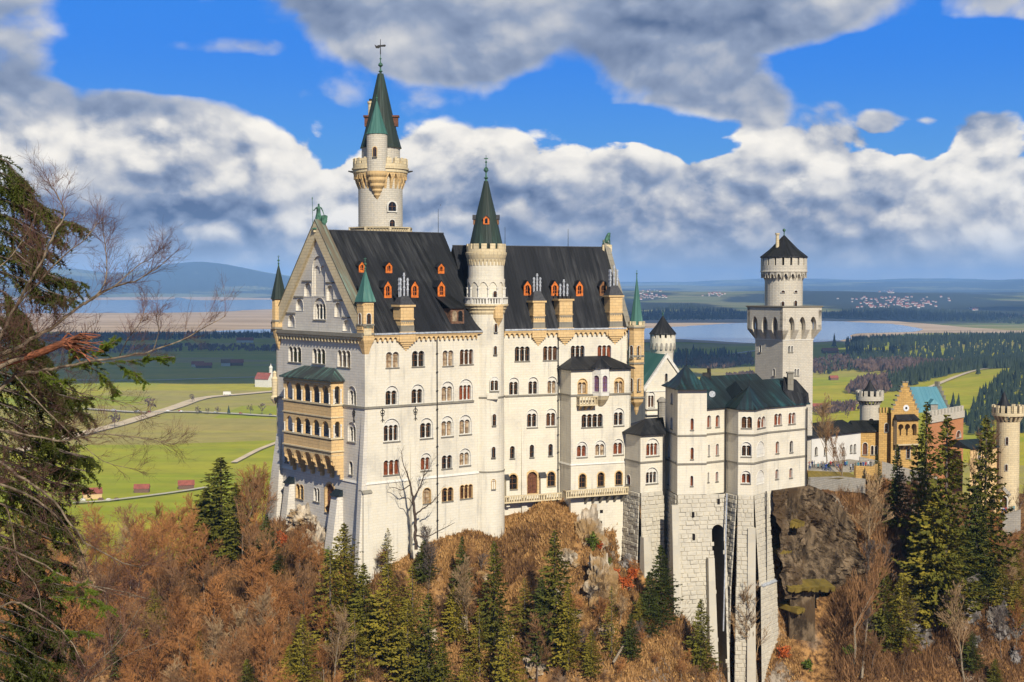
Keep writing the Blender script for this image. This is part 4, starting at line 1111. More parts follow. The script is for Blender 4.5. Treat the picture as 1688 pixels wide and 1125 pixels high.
# small balcony on the bay
def balustrade_part(name, W, s0, s1, z0, z1, o0, o1, m='sandpale', pitch=0.5, ends=(True, True)):
    mb = MB()
    mb.wbox(W, s0, s1, z0, z0 + 0.22, o0, o1); mb.wbox(W, s0, s1, z1 - 0.18, z1, o1 - 0.28, o1 + 0.03)
    n = max(1, int((s1 - s0) / pitch))
    for i in range(n + 1):
        a = s0 + (s1 - s0) * i / n
        w_ = 0.09 if i % 4 else 0.16
        mb.wbox(W, max(s0, a - w_), min(s1, a + w_), z0 + 0.22, z1 - 0.18, o1 - 0.22, o1 - 0.05)
    for e_, sa in ((ends[0], s0), (ends[1], s1 - 0.22)):
        if e_:
            mb.wbox(W, sa, sa + 0.22, z1 - 0.18, z1 - 0.002, o0, o1 - 0.28)
            k = max(1, int((o1 - o0) / pitch))
            for i in range(k): 
                q = o0 + (o1 - o0 - 0.3) * (i + 0.5) / k
                mb.wbox(W, sa + 0.03, sa + 0.19, z0 + 0.22, z1 - 0.18, q - 0.09, q + 0.09)
    return mb.build(name, M[m], pal)
bs0 = WBY.s(950); bs1 = WBY.s(975); bz0 = WBY.z(975, 668); bz1 = WBY.z(975, 652.5)
balustrade_part('small_balcony', WBY, bs0, bs1 + 0.6, bz0, bz1, 0, 1.3, 'sandpale')
mb = MB()
for a in (0.4, 1.5, 2.6):
    if bs0 + a < bs1: mb.wtaper(WBY, bs0 + a, bs0 + a + 0.3, bz0 - 0.8, bz0, 0, 0.2, 1.1)
mb.build('balcony_bracket', M['sand'], pal)
# long terrace balcony along the foot of the palace
WT1 = WB.off(1.6)
tz1 = WT1.z(880, 815.4); tz0 = WT1.z(880, 827.4)
balustrade_part('terrace_balcony', WB, WT1.s(831), WT1.s(926), tz0, tz1, 0, 1.6, 'sandpale', 0.45, (False, False))
WT2 = WBY.off(1.5)
tz1b = WT2.z(985, 806); tz0b = WT2.z(985, 818.5)
balustrade_part('terrace_balcony', WBY, -1.6, WBY.L + 1.0, tz0b, tz1b, 0, 1.5, 'sandpale', 0.45, (True, True))
mb = MB()
for px in (965, 977, 989, 1001, 1013, 1025, 1035):
    s = WBY.s(px); mb.wtaper(WBY, s - 0.2, s + 0.2, tz0b - 1.3, tz0b, 0, 0.25, 1.35)
mb.build('terrace_corbels', M['mould'], pal)
mb = MB(); s = WBY.s(1002); 
for py, w_ in ((843.5, 0.3), (862, 0.14), (868, 0.14)):
    z = WBY.z(992, py); sx_ = WBY.s(992); mb.wbox(WBY, sx_ - w_, sx_ + w_, z - 0.28, z + 0.28, -0.02, 0.012)
mb.build('wall_slit', M['pane'], pal)

# ------------------------------------------------------------------ loggia of the west front
LP = 2.2
WL = WW.off(LP)
l0 = WL.s(467.0); l1 = WL.s(545.7)
WLF = Wall(WL.pt(l0, 0).xy, WL.pt(l1, 0).xy)
WLR = Wall(WLF.p1, WW.pt(l1, 0).xy); WLL = Wall(WW.pt(l0, 0).xy, WLF.p0)
log = pal
lzt = WLF.z(506, 623.2); 
def lg(y): return WLF.z(506, y)
# heights measured on the middle of the loggia front (px 506)
F1 = (lg(662), lg(633)); F0 = (lg(716), lg(690))
for W_, n, nm in ((WLF, 5, 'loggia_front'), (WLR, 1, 'loggia_side'), (WLL, 1, 'loggia_side')):
    h = []
    m_ = 0.45 if n == 5 else 0.45
    for (za, zb2) in (F1, F0):
        w_ = (W_.L - 2 * m_) / n
        for k in range(n):
            q0 = m_ + w_ * k + w_ * 0.13; q1 = m_ + w_ * (k + 1) - w_ * 0.13
            h.append(arch_pts(q0, q1, za, zb2, 8))
    zbot = lg(744)
    panel(nm, pal, W_, [(0, zbot), (W_.L, zbot), (W_.L, lzt), (0, lzt)], h, 'sand')
    mb = MB()
    for hh in h:
        k = len(hh)
        mb.add([W_.pt(a, z, 0) for a, z in hh] + [W_.pt(a, z, -0.35) for a, z in hh], [(i, (i + 1) % k, k + (i + 1) % k, k + i) for i in range(k)])
    mb.build('arch_reveal', M['sand'], pal)
    cm = 'trim'
    for (za, zb2) in (F1, F0):
        w_ = (W_.L - 2 * m_) / n
        for k in range(n + 1):
            q = m_ + w_ * k
            hh = (zb2 - za) - w_ * 0.37
            for dq in ((-0.10, 0.10) if 0 < k < n and za == F0[0] else (0.0,)):
                p = W_.pt(q + dq, za, 0.06)
                link('column', column_mesh('trim'), pal, p - pal.location, W_.ang, (0.11, 0.11, hh))
mb = MB()
for zc_, hh, pr in ((F1[0] - 0.1, 0.28, 0.16), (F0[0] - 0.1, 0.28, 0.16), (lg(683), 0.2, 0.14), (lg(738), 0.22, 0.2)):
    for W_ in (WLF, WLR, WLL):
        mb.wbox(W_, -pr if W_ is not WLR else 0, W_.L + (pr if W_ is not WLL else 0), zc_ - hh / 2, zc_ + hh / 2, 0, pr - (0.003 if W_ is not WLF else 0))
mb.build('loggia_moulding', M['sandpale'], pal)
mb = MB()   # floors
for z in (F1[0] - 0.25, F0[0] - 0.25, lg(744) + 0.05):
    mb.hexa([Vector((*WLL.p0, z - 0.2)), Vector((*WLF.p0, z - 0.2)), Vector((*WLF.p1, z - 0.2)), Vector((*WLR.p1, z - 0.2)),
             Vector((*WLL.p0, z)), Vector((*WLF.p0, z)), Vector((*WLF.p1, z)), Vector((*WLR.p1, z))])
mb.build('loggia_floor', M['sandpale'], pal)
# scalloped corbels under the loggia
mb = MB(); n = 5; w_ = WLF.L / n
zt = lg(744) - 0.14; zl = lg(784)
for k in range(n + 1):
    s = l0 + w_ * k
    sa, sb = max(l0, s - 0.28), min(l1, s + 0.28)
    for i in range(5):
        t0, t1 = i / 5, (i + 1) / 5
        za = zt - (zt - zl) * t1; zc_ = zt - (zt - zl) * t0
        mb.wbox(WW, sa, sb, za, zc_, 0, LP * (1 - t0 ** 1.3) + 0.02)
mb.build('loggia_corbel', M['sand'], pal)
mb = MB()
for k in range(n):  # barrel arches between the corbels
    s = l0 + w_ * (k + 0.5); rings = []
    for i in range(9):
        a = PI * i / 8
        ss = s - (w_ / 2 - 0.2) * math.cos(a); dz = (w_ / 2) * math.sin(a) * 0.9
        rings.append((ss, zt - 1.3 + dz))
    for i in range(8):
        (sa, za), (sb, zb3) = rings[i], rings[i + 1]
        mb.add([WW.pt(sa, za, LP), WW.pt(sb, zb3, LP), WW.pt(sb, zb3 - 1.6, 0.3), WW.pt(sa, za - 1.6, 0.3), WW.pt(sa, zt, LP), WW.pt(sb, zt, LP)], [(0, 1, 2, 3), (0, 4, 5, 1)])
mb.build('corbel_vault', M['sand'], pal)
mb = MB()   # roof
e = 0.55; zt = lzt
p = [WLF.pt(-e, zt, e), WLF.pt(WLF.L + e, zt, e), WLF.pt(WLF.L + e, zt, -LP), WLF.pt(-e, zt, -LP)]
zr = zt + 1.75
top = [WLF.pt(3.2, zr, -LP + 0.05), WLF.pt(WLF.L - 2.2, zr, -LP + 0.05)]
lo = [q - Vector((0, 0, 0.22)) for q in p]
mb.add(p + top + lo, [(0, 1, 5, 4), (3, 0, 4), (1, 2, 5), (0, 6, 7, 1), (3, 9, 6, 0), (1, 7, 8, 2), (6, 9, 8, 7)])
M['roofpatch'] = metal_roof('weathered_loggia_roof', (0.03, 0.035, 0.035), (0.045, 0.05, 0.05), (0.16, 0.34, 0.27), 0.9)
mb.build('loggia_roof', M['roofpatch'], pal)
mb = MB(); corbel_table(mb, WLF, 0.1, WLF.L - 0.1, lzt - 0.5, 0.35, 0.45, 0.12); mb.build('corbel_frieze', M['sandpale'], pal)
# small carved figure on the north-west corner
mb = MB(); q = WW.pt(-0.1, 0, 0.3); zf = zat(655, 242)
mb.lathe(q.x, q.y, [(0.1, zf - 1.2), (0.7, zf - 0.3), (0.75, zf), (0.45, zf + 0.3), (0.5, zf + 2.0), (0.55, zf + 3.2), (0.3, zf + 3.6), (0.32, zf + 4.2), (0.1, zf + 4.5)], 10)
mb.build('corner_figure', M['sandpale'], pal)

# ------------------------------------------------------------------ dormers, chimneys, roof furniture
class Plane3:
    def __init__(s, a, b, c):
        s.p = Vector(a); s.n = (Vector(b) - Vector(a)).cross(Vector(c) - Vector(a)).normalized()
    def hit(s, px, py):
        r = ray(px, py); o_ = Vector((0, 0, CAMZ)); t = (s.p - o_).dot(s.n) / r.dot(s.n); return o_ + r * t
PA = Plane3(va[0], va[1], va[4]); PB = Plane3(vb[0], vb[1], vb[4])
def dormer(PL, Wd, x0, y0, x1, y1, slope, mfront='orange', dark=False):
    base = PL.hit((x0 + x1) / 2, y1)
    W_ = Wall(base.xy - Wd.d * 5, base.xy + Wd.d * 5)
    s0, s1, z0, z1 = W_.bx(x0, y0, x1, y1); w = s1 - s0; zs = z0 + (z1 - z0) * 0.66
    s0 -= 0.02
    outl = [(s0, z0 - 0.25), (s1, z0 - 0.25), (s1, zs), ((s0 + s1) / 2, z1), (s0, zs)]
    m_ = w * 0.24
    hole = arch_pts(s0 + m_, s1 - m_, z0 + 0.35, zs + (z1 - zs) * 0.15, 6)
    if dark: mfront = 'frame'  # a dormer in shade gets brown in place of orange
    d_ = MB()
    polys = [[Vector((a, z, 0)) for a, z in outl], [Vector((a, z, 0)) for a, z in hole]]; allp = outl + hole
    d_.add([W_.pt(a, z, 0.04) for a, z in allp], [tri_ccw(t, allp) for t in geometry.tessellate_polygon(polys)])
    k = len(hole); d_.add([W_.pt(a, z, 0.04) for a, z in hole] + [W_.pt(a, z, -0.2) for a, z in hole], [(i, (i + 1) % k, k + (i + 1) % k, k + i) for i in range(k)])
    k = 5; d_.add([W_.pt(a, z, 0.04) for a, z in outl] + [W_.pt(a, z, -0.06) for a, z in outl], [(i, k + i, k + (i + 1) % k, (i + 1) % k) for i in range(k)])
    root = pal
    fr = d_.build('dormer', M[mfront], root)
    pn = MB(); pn.add([W_.pt(a, z, -0.15) for a, z in hole], [tri_ccw(t, hole) for t in geometry.tessellate_polygon([[Vector((a, z, 0)) for a, z in hole]])])
    o_ = pn.build('pane', M['pane'], root); o_.parent = fr
    fb = MB(); c_ = (s0 + s1) / 2
    fb.wbox(W_, c_ - 0.03, c_ + 0.03, z0 + 0.35, zs, -0.13, -0.08); fb.wbox(W_, s0 + m_, s1 - m_, (z0 + zs) / 2, (z0 + zs) / 2 + 0.06, -0.135, -0.08)
    o_ = fb.build('window_frame', M[mfront], root); o_.parent = fr
    L = (z1 - z0) / math.tan(slope) + 0.4
    rf = MB()
    zf = lambda z, dd: z
    rf.add([W_.pt(s0, z0 - 0.3, -0.06), W_.pt(s0, zs, -0.06), W_.pt(s0, zs, -L), W_.pt(s0, z0 - 0.3, -L)], [(0, 1, 2, 3)])
    rf.add([W_.pt(s1, z0 - 0.3, -0.06), W_.pt(s1, zs, -0.06), W_.pt(s1, zs, -L), W_.pt(s1, z0 - 0.3, -L)], [(3, 2, 1, 0)])
    e_ = 0.12
    zk = (z1 - zs) / (w / 2)
    A_ = lambda o1: [W_.pt(s0 - e_, zs - e_ * zk, o1), W_.pt((s0 + s1) / 2, z1 + 0.06, o1), W_.pt(s1 + e_, zs - e_ * zk, o1)]
    a_, b_ = A_(0.12), A_(-L)
    up = Vector((0, 0, 0.1))
    rf.add(a_ + b_ + [q + up for q in a_] + [q + up for q in b_],
           [(6, 7, 10, 9), (7, 8, 11, 10), (0, 3, 4, 1), (1, 4, 5, 2), (0, 1, 7, 6), (1, 2, 8, 7), (0, 6, 9, 3), (2, 5, 11, 8)])
    o_ = rf.build('dormer_roof', M['roof'], root); o_.parent = fr
    for ch in fr.children: ch.location = (0, 0, 0)
    return fr
SA_ = math.atan2(GZ - EAVE, 14); SB_ = math.atan2(14.3, 8.2)
for q in [(591.7, 432, 601.6, 449), (636, 433, 646.4, 450), (722.3, 435, 732.3, 451), (633.5, 464, 645.2, 491), (678, 464, 689.5, 490.6), (721.8, 464, 733.5, 489.8)]:
    dormer(PA, WS, *q, SA_)
for q in [(863.7, 463.8, 875.3, 486.8), (909, 463.8, 920.3, 487.3), (949.8, 464, 961, 487.8)]:
    dormer(PB, WB, *q, SB_)
dormer(PB, WB, 988.8, 464, 1000, 487.5, SB_, dark=True)  # stands in shade, which is painted as a brown front
# wide low dark dormer beside the stair tower
base = PA.hit(747, 534)
W_ = Wall(base.xy - WS.d * 5, base.xy + WS.d * 5)
s0, s1, z0, z1 = W_.bx(743, 509, 765, 534)
mb = MB(); mb.wbox(W_, s0, s1, z0 - 0.3, z1, -3.5, 0); dz = mb.build('dormer', M['wood'], pal)
for k in (0, 1):
    a = s0 + (s1 - s0) * (0.12 + 0.44 * k); hole = arch_pts(a, a + (s1 - s0) * 0.32, z0 + 0.4, z1 - 0.35, 6)
    mb = MB(); mb.poly_extrude(W_, hole, 0.0, 0.03); o_ = mb.build('pane', M['panewarm' if k == 0 else 'pane'], pal); o_.parent = dz
mb = MB()
mb.hexa([W_.pt(s0 - 0.4, z1, 0.3), W_.pt(s1 + 0.3, z1, 0.3), W_.pt(s1 + 0.3, z1 + 1.9, -4), W_.pt(s0 - 0.4, z1 + 1.9, -4), W_.pt(s0 - 0.4, z1 + 0.15, 0.3), W_.pt(s1 + 0.3, z1 + 0.15, 0.3), W_.pt(s1 + 0.3, z1 + 2.05, -4), W_.pt(s0 - 0.4, z1 + 2.05, -4)])
o_ = mb.build('dormer_roof', M['roof'], pal); o_.parent = dz
for ch in dz.children: ch.location = (0, 0, 0)

def chimney(W, x0, x1, ytop, ycap, ypipe, npipe, cren=False, hip=True, pipes_at=None):
    """stone chimney rising from the wall through the eave"""
    s0, s1 = W.s(x0), W.s(x1); zt = W.z((x0 + x1) / 2, ytop); zc_ = W.z((x0 + x1) / 2, ycap); zp = W.z((x0 + x1) / 2, ypipe)
    c = (s0 + s1) / 2; w = (s1 - s0) / 2; dp = 1.7
    mb = MB()
    mb.wbox(W, c - w, c + w, EAVE - 1.4, EAVE + 0.2, -0.2, 0.55)
    for i in range(4):   # tapering corbel below the eave
        f = 1 - (i + 1) * 0.22
        mb.wbox(W, c - w * f, c + w * f, EAVE - 1.4 - 0.35 * (i + 1), EAVE - 1.4 - 0.35 * i, 0, 0.55 * f)
    mb.wbox(W, c - w * 0.82, c + w * 0.82, EAVE + 0.2, zt, -dp, 0.45)
    mb.wbox(W, c - w, c + w, zt, zt + 0.3, -dp - 0.15, 0.62)
    mb.wbox(W, c - w * 0.9, c + w * 0.9, (EAVE + zt) / 2, (EAVE + zt) / 2 + 0.18, -dp, 0.52)
    ch = mb.build('chimney', M['sand'], pal)
    mb = MB(); corbel_table(mb, W, c - w * 0.8, c + w * 0.8, (EAVE + zt) / 2 - 0.1, 0.45, 0.35, 0.5)
    mb.wbox(W, c - w * 0.86, c + w * 0.86, EAVE + 0.2, EAVE + 1.2, -dp, 0.5)
    mb.build('chimney_band', M['mould'], pal).parent = ch
    z1 = zt + 0.3
    if cren:
        mb = MB()
        for k in range(4):
            a = c - w + 2 * w * (k + 0.15) / 4
            mb.wbox(W, a, a + 2 * w * 0.17, z1, z1 + 0.5, 0.3, 0.6); mb.wbox(W, a, a + 2 * w * 0.17, z1, z1 + 0.5, -dp, -dp + 0.3)
        mb.build('chimney_crenels', M['iron'], pal).parent = ch
    if hip:
        mb = MB(); q = [(c - w * 0.95, 0.55), (c + w * 0.95, 0.55), (c + w * 0.95, -dp - 0.1), (c - w * 0.95, -dp - 0.1)]; q2 = [(c - w * 0.45, -0.3), (c + w * 0.45, -0.3), (c + w * 0.45, -0.9), (c - w * 0.45, -0.9)]
        mb.hexa([W.pt(a, z1, b) for a, b in q] + [W.pt(a, zc_, b) for a, b in q2]); mb.build('chimney_hood', M['lead'], pal).parent = ch
    else: zc_ = z1
    for k in range(npipe):
        a = c + ((k % 3) - (min(npipe, 3) - 1) / 2) * w * 0.45; ob = -0.45 - 0.35 * (k // 3)
        top = zp - (0.0 if k % 3 == 1 else (zp - zc_) * 0.22)
        p0 = W.pt(a, zc_ - 0.2, ob); p1 = W.pt(a, top, ob)
        mb = MB(); mb.tube(p0, p1, 0.15, 0.15, 8)
        for zz in (0.35, 0.62, 0.88):
            mb.lathe(p0.x, p0.y, [(0.15, zc_ + (top - zc_) * zz - 0.12), (0.22, zc_ + (top - zc_) * zz - 0.1), (0.22, zc_ + (top - zc_) * zz + 0.1), (0.15, zc_ + (top - zc_) * zz + 0.14)], 8)
        mb.build('flue_pipe', M['zinc'], pal).parent = ch
    for c2 in ch.children: c2.location = (0, 0, 0)
    return ch
chimney(WS, 656, 682, 506, 488, 450, 4)
chimney(WB, 875.5, 898.5, 499, 480, 451, 3)
chimney(WB, 918, 944, 496, 486, 461, 3, cren=True, hip=False)
chimney(WB, 1001, 1026, 490, 471, 437, 4)

# lightning rods
mb = MB()
for px, y0, y1, Y in ((722.5, 345, 390, 247), (832.5, 375, 406, 246), (936.5, 378, 407, 254)):
    q = P(px, y1, Y); mb.tube(q, q + Vector((0, 0, (y1 - y0) / FPX * Y)), 0.05, 0.03, 4)
mb.build('lightning_rod', M['iron'], pal)

# ------------------------------------------------------------------ corner turrets (parts of the palace)
tur = pal
def turret_sq():
    c = CC + (a_d * 0.35 + a_p * 0.35); w = 1.1; Y = 219.5
    q = [c + a_d * sx_ * 0.82 + a_p * sy_ * 0.82 for sx_, sy_ in ((-1, -1), (1, -1), (1, 1), (-1, 1))]
    rg = lambda k, z: [Vector((*(c + (p_ - c) * k), z)) for p_ in q]
    z = lambda y: zat(y, Y)
    mb = MB()
    mb.loft([rg(0.06, z(600)), rg(0.30, z(590)), rg(0.34, z(588)), rg(0.62, z(578)), rg(0.66, z(576)), rg(0.95, z(567)), rg(1.15, z(562)), rg(1.15, z(555)), rg(1.15, z(499))])
    mb.build('corner_turret', M['sand'], pal)
    mb = MB()
    for y, k, h in ((553, 1.28, 0.35), (537.5, 1.26, 0.3), (499.5, 1.3, 0.35)):
        mb.loft([rg(k, z(y)), rg(k, z(y) + h)])
    mb.build('turret_moulding', M['mould'], pal)
    Wf = Wall(rg(1.15, 0)[0].xy, rg(1.15, 0)[1].xy)
    for W_ in (Wf, Wall(rg(1.15, 0)[3].xy, rg(1.15, 0)[0].xy)):
        L_ = W_.L
        window(pal, W_, (L_ * 0.3, L_ * 0.7, z(535.5), z(517)), 1, False, o=0.06, depth=0.04, ringw=0.08)
        mb = MB(); corbel_table(mb, W_, 0.15, L_ - 0.15, z(500), 0.4, 0.42, 0.1); corbel_table(mb, W_, 0.15, L_ - 0.15, z(539), 0.5, 0.42, 0.12); mb.build('corbel_frieze', M['sand'], pal)
    mb = MB(); mb.loft([rg(1.48, z(498)), rg(1.46, z(497.0)), rg(0.88, z(478)), rg(0.4, z(459)), rg(0.05, z(444))])
    mb.build('turret_spire', M['roofgreen'], pal)
    finial(pal, c.x, c.y, z(445), z(424) - z(445), s=0.7)
turret_sq()
# north-west turret
c = WW.pt(1.0, 0, 0.0); Y = 242.0; z = lambda y: zat(y, Y)
mb = MB()
mb.lathe(c.x, c.y, [(0.1, z(576)), (0.5, z(566)), (1.05, z(545)), (1.15, z(541)), (1.15, z(493))], 8, PI / 8)
mb.build('corner_turret', M['sand'], pal)
mb = MB()
for y, r_ in ((530, 1.28), (494, 1.25), (542, 1.3)): mb.lathe(c.x, c.y, [(r_, z(y)), (r_, z(y) + 0.3)], 8, PI / 8)
mb.build('turret_moulding', M['mould'], pal)
mb = MB(); mb.lathe(c.x, c.y, [(1.42, z(493)), (1.35, z(491.5)), (0.8, z(468)), (0.25, z(444)), (0.05, z(436))], 8, PI / 8)
mb.build('turret_spire', M['roofolive'], pal); finial(pal, c.x, c.y, z(437), z(421) - z(437), s=0.6)
# south-east turret
Y = 249.6; c = P(1049.2, 600, Y); z = lambda y: zat(y, Y); r_ = 13.0 / FPX * Y
mb = MB()
mb.lathe(c.x, c.y, [(0.12, z(684)), (0.4, z(676)), (0.45, z(671)), (r_ * 0.85, z(663)), (r_ * .95, z(656)), (r_ * 0.95, z(600)), (r_, z(598)), (r_, z(545)), (r_ * 1.12, z(541))], 8, PI / 8)
mb.build('corner_turret', M['sand'], pal)
mb = MB()
for y, k in ((541, 1.18), (588, 1.08), (600, 1.06), (656, 1.1)): mb.lathe(c.x, c.y, [(r_ * k, z(y)), (r_ * k, z(y) + 0.3)], 8, PI / 8)
mb.build('turret_moulding', M['mould'], pal)
mb = MB(); ring_wall(mb, c.x, c.y, r_ * 0.8, r_ * 1.08, z(541), z(536), 8, a0=PI / 8); radial(mb, c.x, c.y, r_ * 0.85, r_ * 1.08, z(536), z(530), 8, 0.55, 0.22)
mb.build('turret_crenels', M['sandpale'], pal)
mb = MB(); mb.lathe(c.x, c.y, [(r_ * 0.86, z(536)), (r_ * 0.80, z(528)), (r_ * 0.36, z(490)), (0.05, z(455))], 8, PI / 8)
mb.build('turret_spire', M['roofgreen'], pal); finial(pal, c.x, c.y, z(457), z(447) - z(457) + 0.2, s=0.5)
for px in (1041.5, 1053):
    radial_window(pal, c.x, c.y, r_ * math.cos(PI / 8), px, 570, 590, 5.5, Y - 1, ringw=0.06)
    radial_window(pal, c.x, c.y, r_ * .95 * math.cos(PI / 8), px, 624, 645, 5.0, Y - 1, ringw=0.06)

# ------------------------------------------------------------------ stair tower
Y = 236.5; c = P(801.5, 600, Y); z = lambda y: zat(y, Y); px2 = Y / FPX
stt = thing('stair_tower', 'slim round white tower with dark cone spire rising between the two black palace roofs', 'tower', (c.x, c.y, 150.0))
r_ = 29.5 * px2
mb = MB()
zq = z(840)
mb.lathe(c.x, c.y, [(r_ * 1.03, ZB), (r_ * 1.02, z(776)), (r_, z(775)), (r_, z(412))], 32)
mb.build('shaft', M['lime'], stt)
mb = MB()
for y, k, h in ((776, 1.045, 0.25), (655, 1.035, 0.28), (428, 1.07, 0.25)): mb.lathe(c.x, c.y, [(r_ * k, z(y)), (r_ * k, z(y) + h)], 32)
mb.build('string_course', M['mould'], stt)
mb = MB()   # balcony corbelling
mb.lathe(c.x, c.y, [(r_ * 0.99, z(519)), (r_ * 1.06, z(515)), (r_ * 1.06, z(512)), (r_ * 1.14, z(509)), (r_ * 1.14, z(507)), (r_ * 1.24, z(504)), (r_ * 1.24, z(501.5)), (r_ * 1.0, z(501.5))], 32)
mb.build('balcony_corbel', M['sandpale'], stt)
mb = MB()
ring_wall(mb, c.x, c.y, r_ * 1.10, r_ * 1.20, z(501.5), z(500.3), 32); ring_wall(mb, c.x, c.y, r_ * 1.09, r_ * 1.22, z(491.8), z(490), 32)
radial(mb, c.x, c.y, r_ * 1.12, r_ * 1.18, z(500.3), z(491.8), 44, 0.5); radial(mb, c.x, c.y, r_ * 1.09, r_ * 1.21, z(501), z(490), 8, 0.12)
mb.build('balustrade', M['trim'], stt)
mb = MB()   # blind arcade behind the balcony
for i in range(12):
    a = 2 * PI * i / 12 + 0.13
    x, y = c.x + r_ * 1.045 * math.cos(a), c.y + r_ * 1.045 * math.sin(a)
    mb.lathe(x, y, [(0.17, z(501)), (0.13, z(499)), (0.13, z(478)), (0.22, z(475.5)), (0.22, z(474))], 6)
mb.build('arcade_columns', M['trim'], stt)
mb = MB()
for i in range(12):
    a0 = 2 * PI * i / 12 + 0.13; a1 = a0 + 2 * PI / 12; K = 6; vs = []
    for k in range(K + 1):
        t = k / K; a = a0 + (a1 - a0) * t; dz = math.sin(PI * t) * (z(465) - z(474))
        for zz in (z(474) + dz, z(460)): vs += [(c.x + r_ * 1.055 * math.cos(a), c.y + r_ * 1.055 * math.sin(a), zz), (c.x + r_ * 1.0 * math.cos(a), c.y + r_ * 1.0 * math.sin(a), zz)]
    for k in range(K):
        b = 4 * k; mb.add([vs[b], vs[b + 4], vs[b + 6], vs[b + 2], vs[b + 1], vs[b + 5], vs[b + 7], vs[b + 3]], [(0, 1, 2, 3), (0, 4, 5, 1), (3, 2, 6, 7)])
mb.build('arcade_arches', M['lime'], stt)
radial_window(stt, c.x, c.y, r_ * 1.0, 815.5, 480, 500, 6, Y - 3, ringw=0.08)
mb = MB(); mb.lathe(c.x, c.y, [(r_, z(432)), (r_ * 1.04, z(430)), (r_ * 1.14, z(421)), (r_ * 1.16, z(417)), (r_ * 1.08, z(416))], 32)
radial(mb, c.x, c.y, r_, r_ * 1.08, z(438), z(428), 30, 0.55, 0, r_ * 1.02); mb.build('cornice', M['sandpale'], stt)
mb = MB(); ring_wall(mb, c.x, c.y, r_ * 0.98, r_ * 1.10, z(416.5), z(411), 32); radial(mb, c.x, c.y, r_ * 0.99, r_ * 1.10, z(411), z(402.5), 14, 0.62)
mb.build('crenellation', M['sandpale'], stt)
mb = MB(); rc = 27 * px2
mb.lathe(c.x, c.y, [(rc * 0.98, z(416)), (rc, z(403)), (rc * 0.66, z(360)), (rc * 0.34, z(325)), (rc * 0.13, z(299))], 16)
mb.build('spire', M['roofolive'], stt)
finial(stt, c.x, c.y, z(300), z(256) - z(300), s=1.15)
# little orange dormers on the spire
for px, a in ((801, -PI / 2 + 0.03), (780, PI), (824, 0.0)):
    rr = rc * 0.74; d_ = Vector((math.cos(a), math.sin(a))); b = Vector((c.x, c.y)) + d_ * rr; t_ = Vector((-d_.y, d_.x)); W_ = Wall(b - t_ * 0.5, b + t_ * 0.5)
    if W_.n.dot(d_) < 0: W_ = Wall(b + t_ * 0.5, b - t_ * 0.5)
    mb = MB(); mb.poly_extrude(W_, [(0.0, z(371)), (1.0, z(371)), (1.0, z(361)), (0.5, z(356)), (0.0, z(361))], -0.9, 0.1)
    dd = mb.build('dormer', M['orange' if px == 801 else 'frame'], stt)
    mb = MB(); mb.poly_extrude(W_, arch_pts(0.28, 0.72, z(369.5), z(361), 5), 0.1, 0.13); mb.build('pane', M['pane'], stt).parent = dd
    mb = MB(); mb.poly_extrude(W_, [(-0.15, z(362.5)), (0.5, z(356.5)), (1.15, z(362.5)), (1.15, z(361)), (0.5, z(354.5)), (-0.15, z(361))], -0.9, 0.25); mb.build('dormer_roof', M['lead'], stt).parent = dd
    for c2 in dd.children: c2.location = (0, 0, 0)
for (px, y0, y1, w_, kw) in [(816.8, 534, 548, 5, {}), (816, 570.8, 585, 5, {}), (814.2, 683, 702, 6, {}), (813.2, 737, 754.8, 6, {}), (813.2, 791, 807, 6, dict(st='sand'))]:
    radial_window(stt, c.x, c.y, r_, px, y0, y1, w_, Y - 3, ringw=0.10, **kw)
radial_window(stt, c.x, c.y, r_, 814.5, 622, 645, 14, Y - 3, n=2, relief=True, ringw=0.08, depth=0.06, rd=0.03)
# sandstone oriel hanging under the balcony
mb = MB(); q = P(820.5, 520, Y - 2.2)
mb.lathe(q.x, q.y, [(0.15, z(539)), (0.5, z(531)), (0.95, z(524)), (1.0, z(503))], 8, PI / 8); mb.build('hanging_oriel', M['sand'], stt)
mb = MB(); mb.box(c.x + 0.2, c.x + 2.0, c.y - r_ * 1.03 - 0.1, c.y - r_ * 0.8, z(656), z(645.5)); mb.build('stepped_moulding', M['lime'], stt)

# ------------------------------------------------------------------ great north tower
Y = 262.0; c = P(627.5, 400, Y); z = lambda y: zat(y, Y); px2 = Y / FPX
nt = thing('round_tower', 'tallest round tower behind the west gable, two-stage gallery and dark green spire', 'tower', (c.x, c.y, 150.0))
r_ = 36.3 * px2
mb = MB(); mb.lathe(c.x, c.y, [(r_ * 1.02, 150), (r_, z(290)), (r_, z(280))], 40); mb.build('shaft', M['towerst'], nt)
mb = MB(); ro = 53 * px2   # octagonal platform
ring_wall(mb, c.x, c.y, ro * 0.90, ro, z(386), z(384), 8, a0=PI / 8); ring_wall(mb, c.x, c.y, ro * 0.90, ro * 1.03, z(377.5), z(375.5), 8, a0=PI / 8)
ring_wall(mb, c.x, c.y, ro * 0.94, ro * 0.955, z(384), z(377.5), 8, a0=PI / 8)
mb.lathe(c.x, c.y, [(ro, z(402)), (ro, z(386)), (ro * .5, z(385.5))], 8, PI / 8, cap1=True)
mb.build('platform', M['sandpale'], nt)
mb = MB()
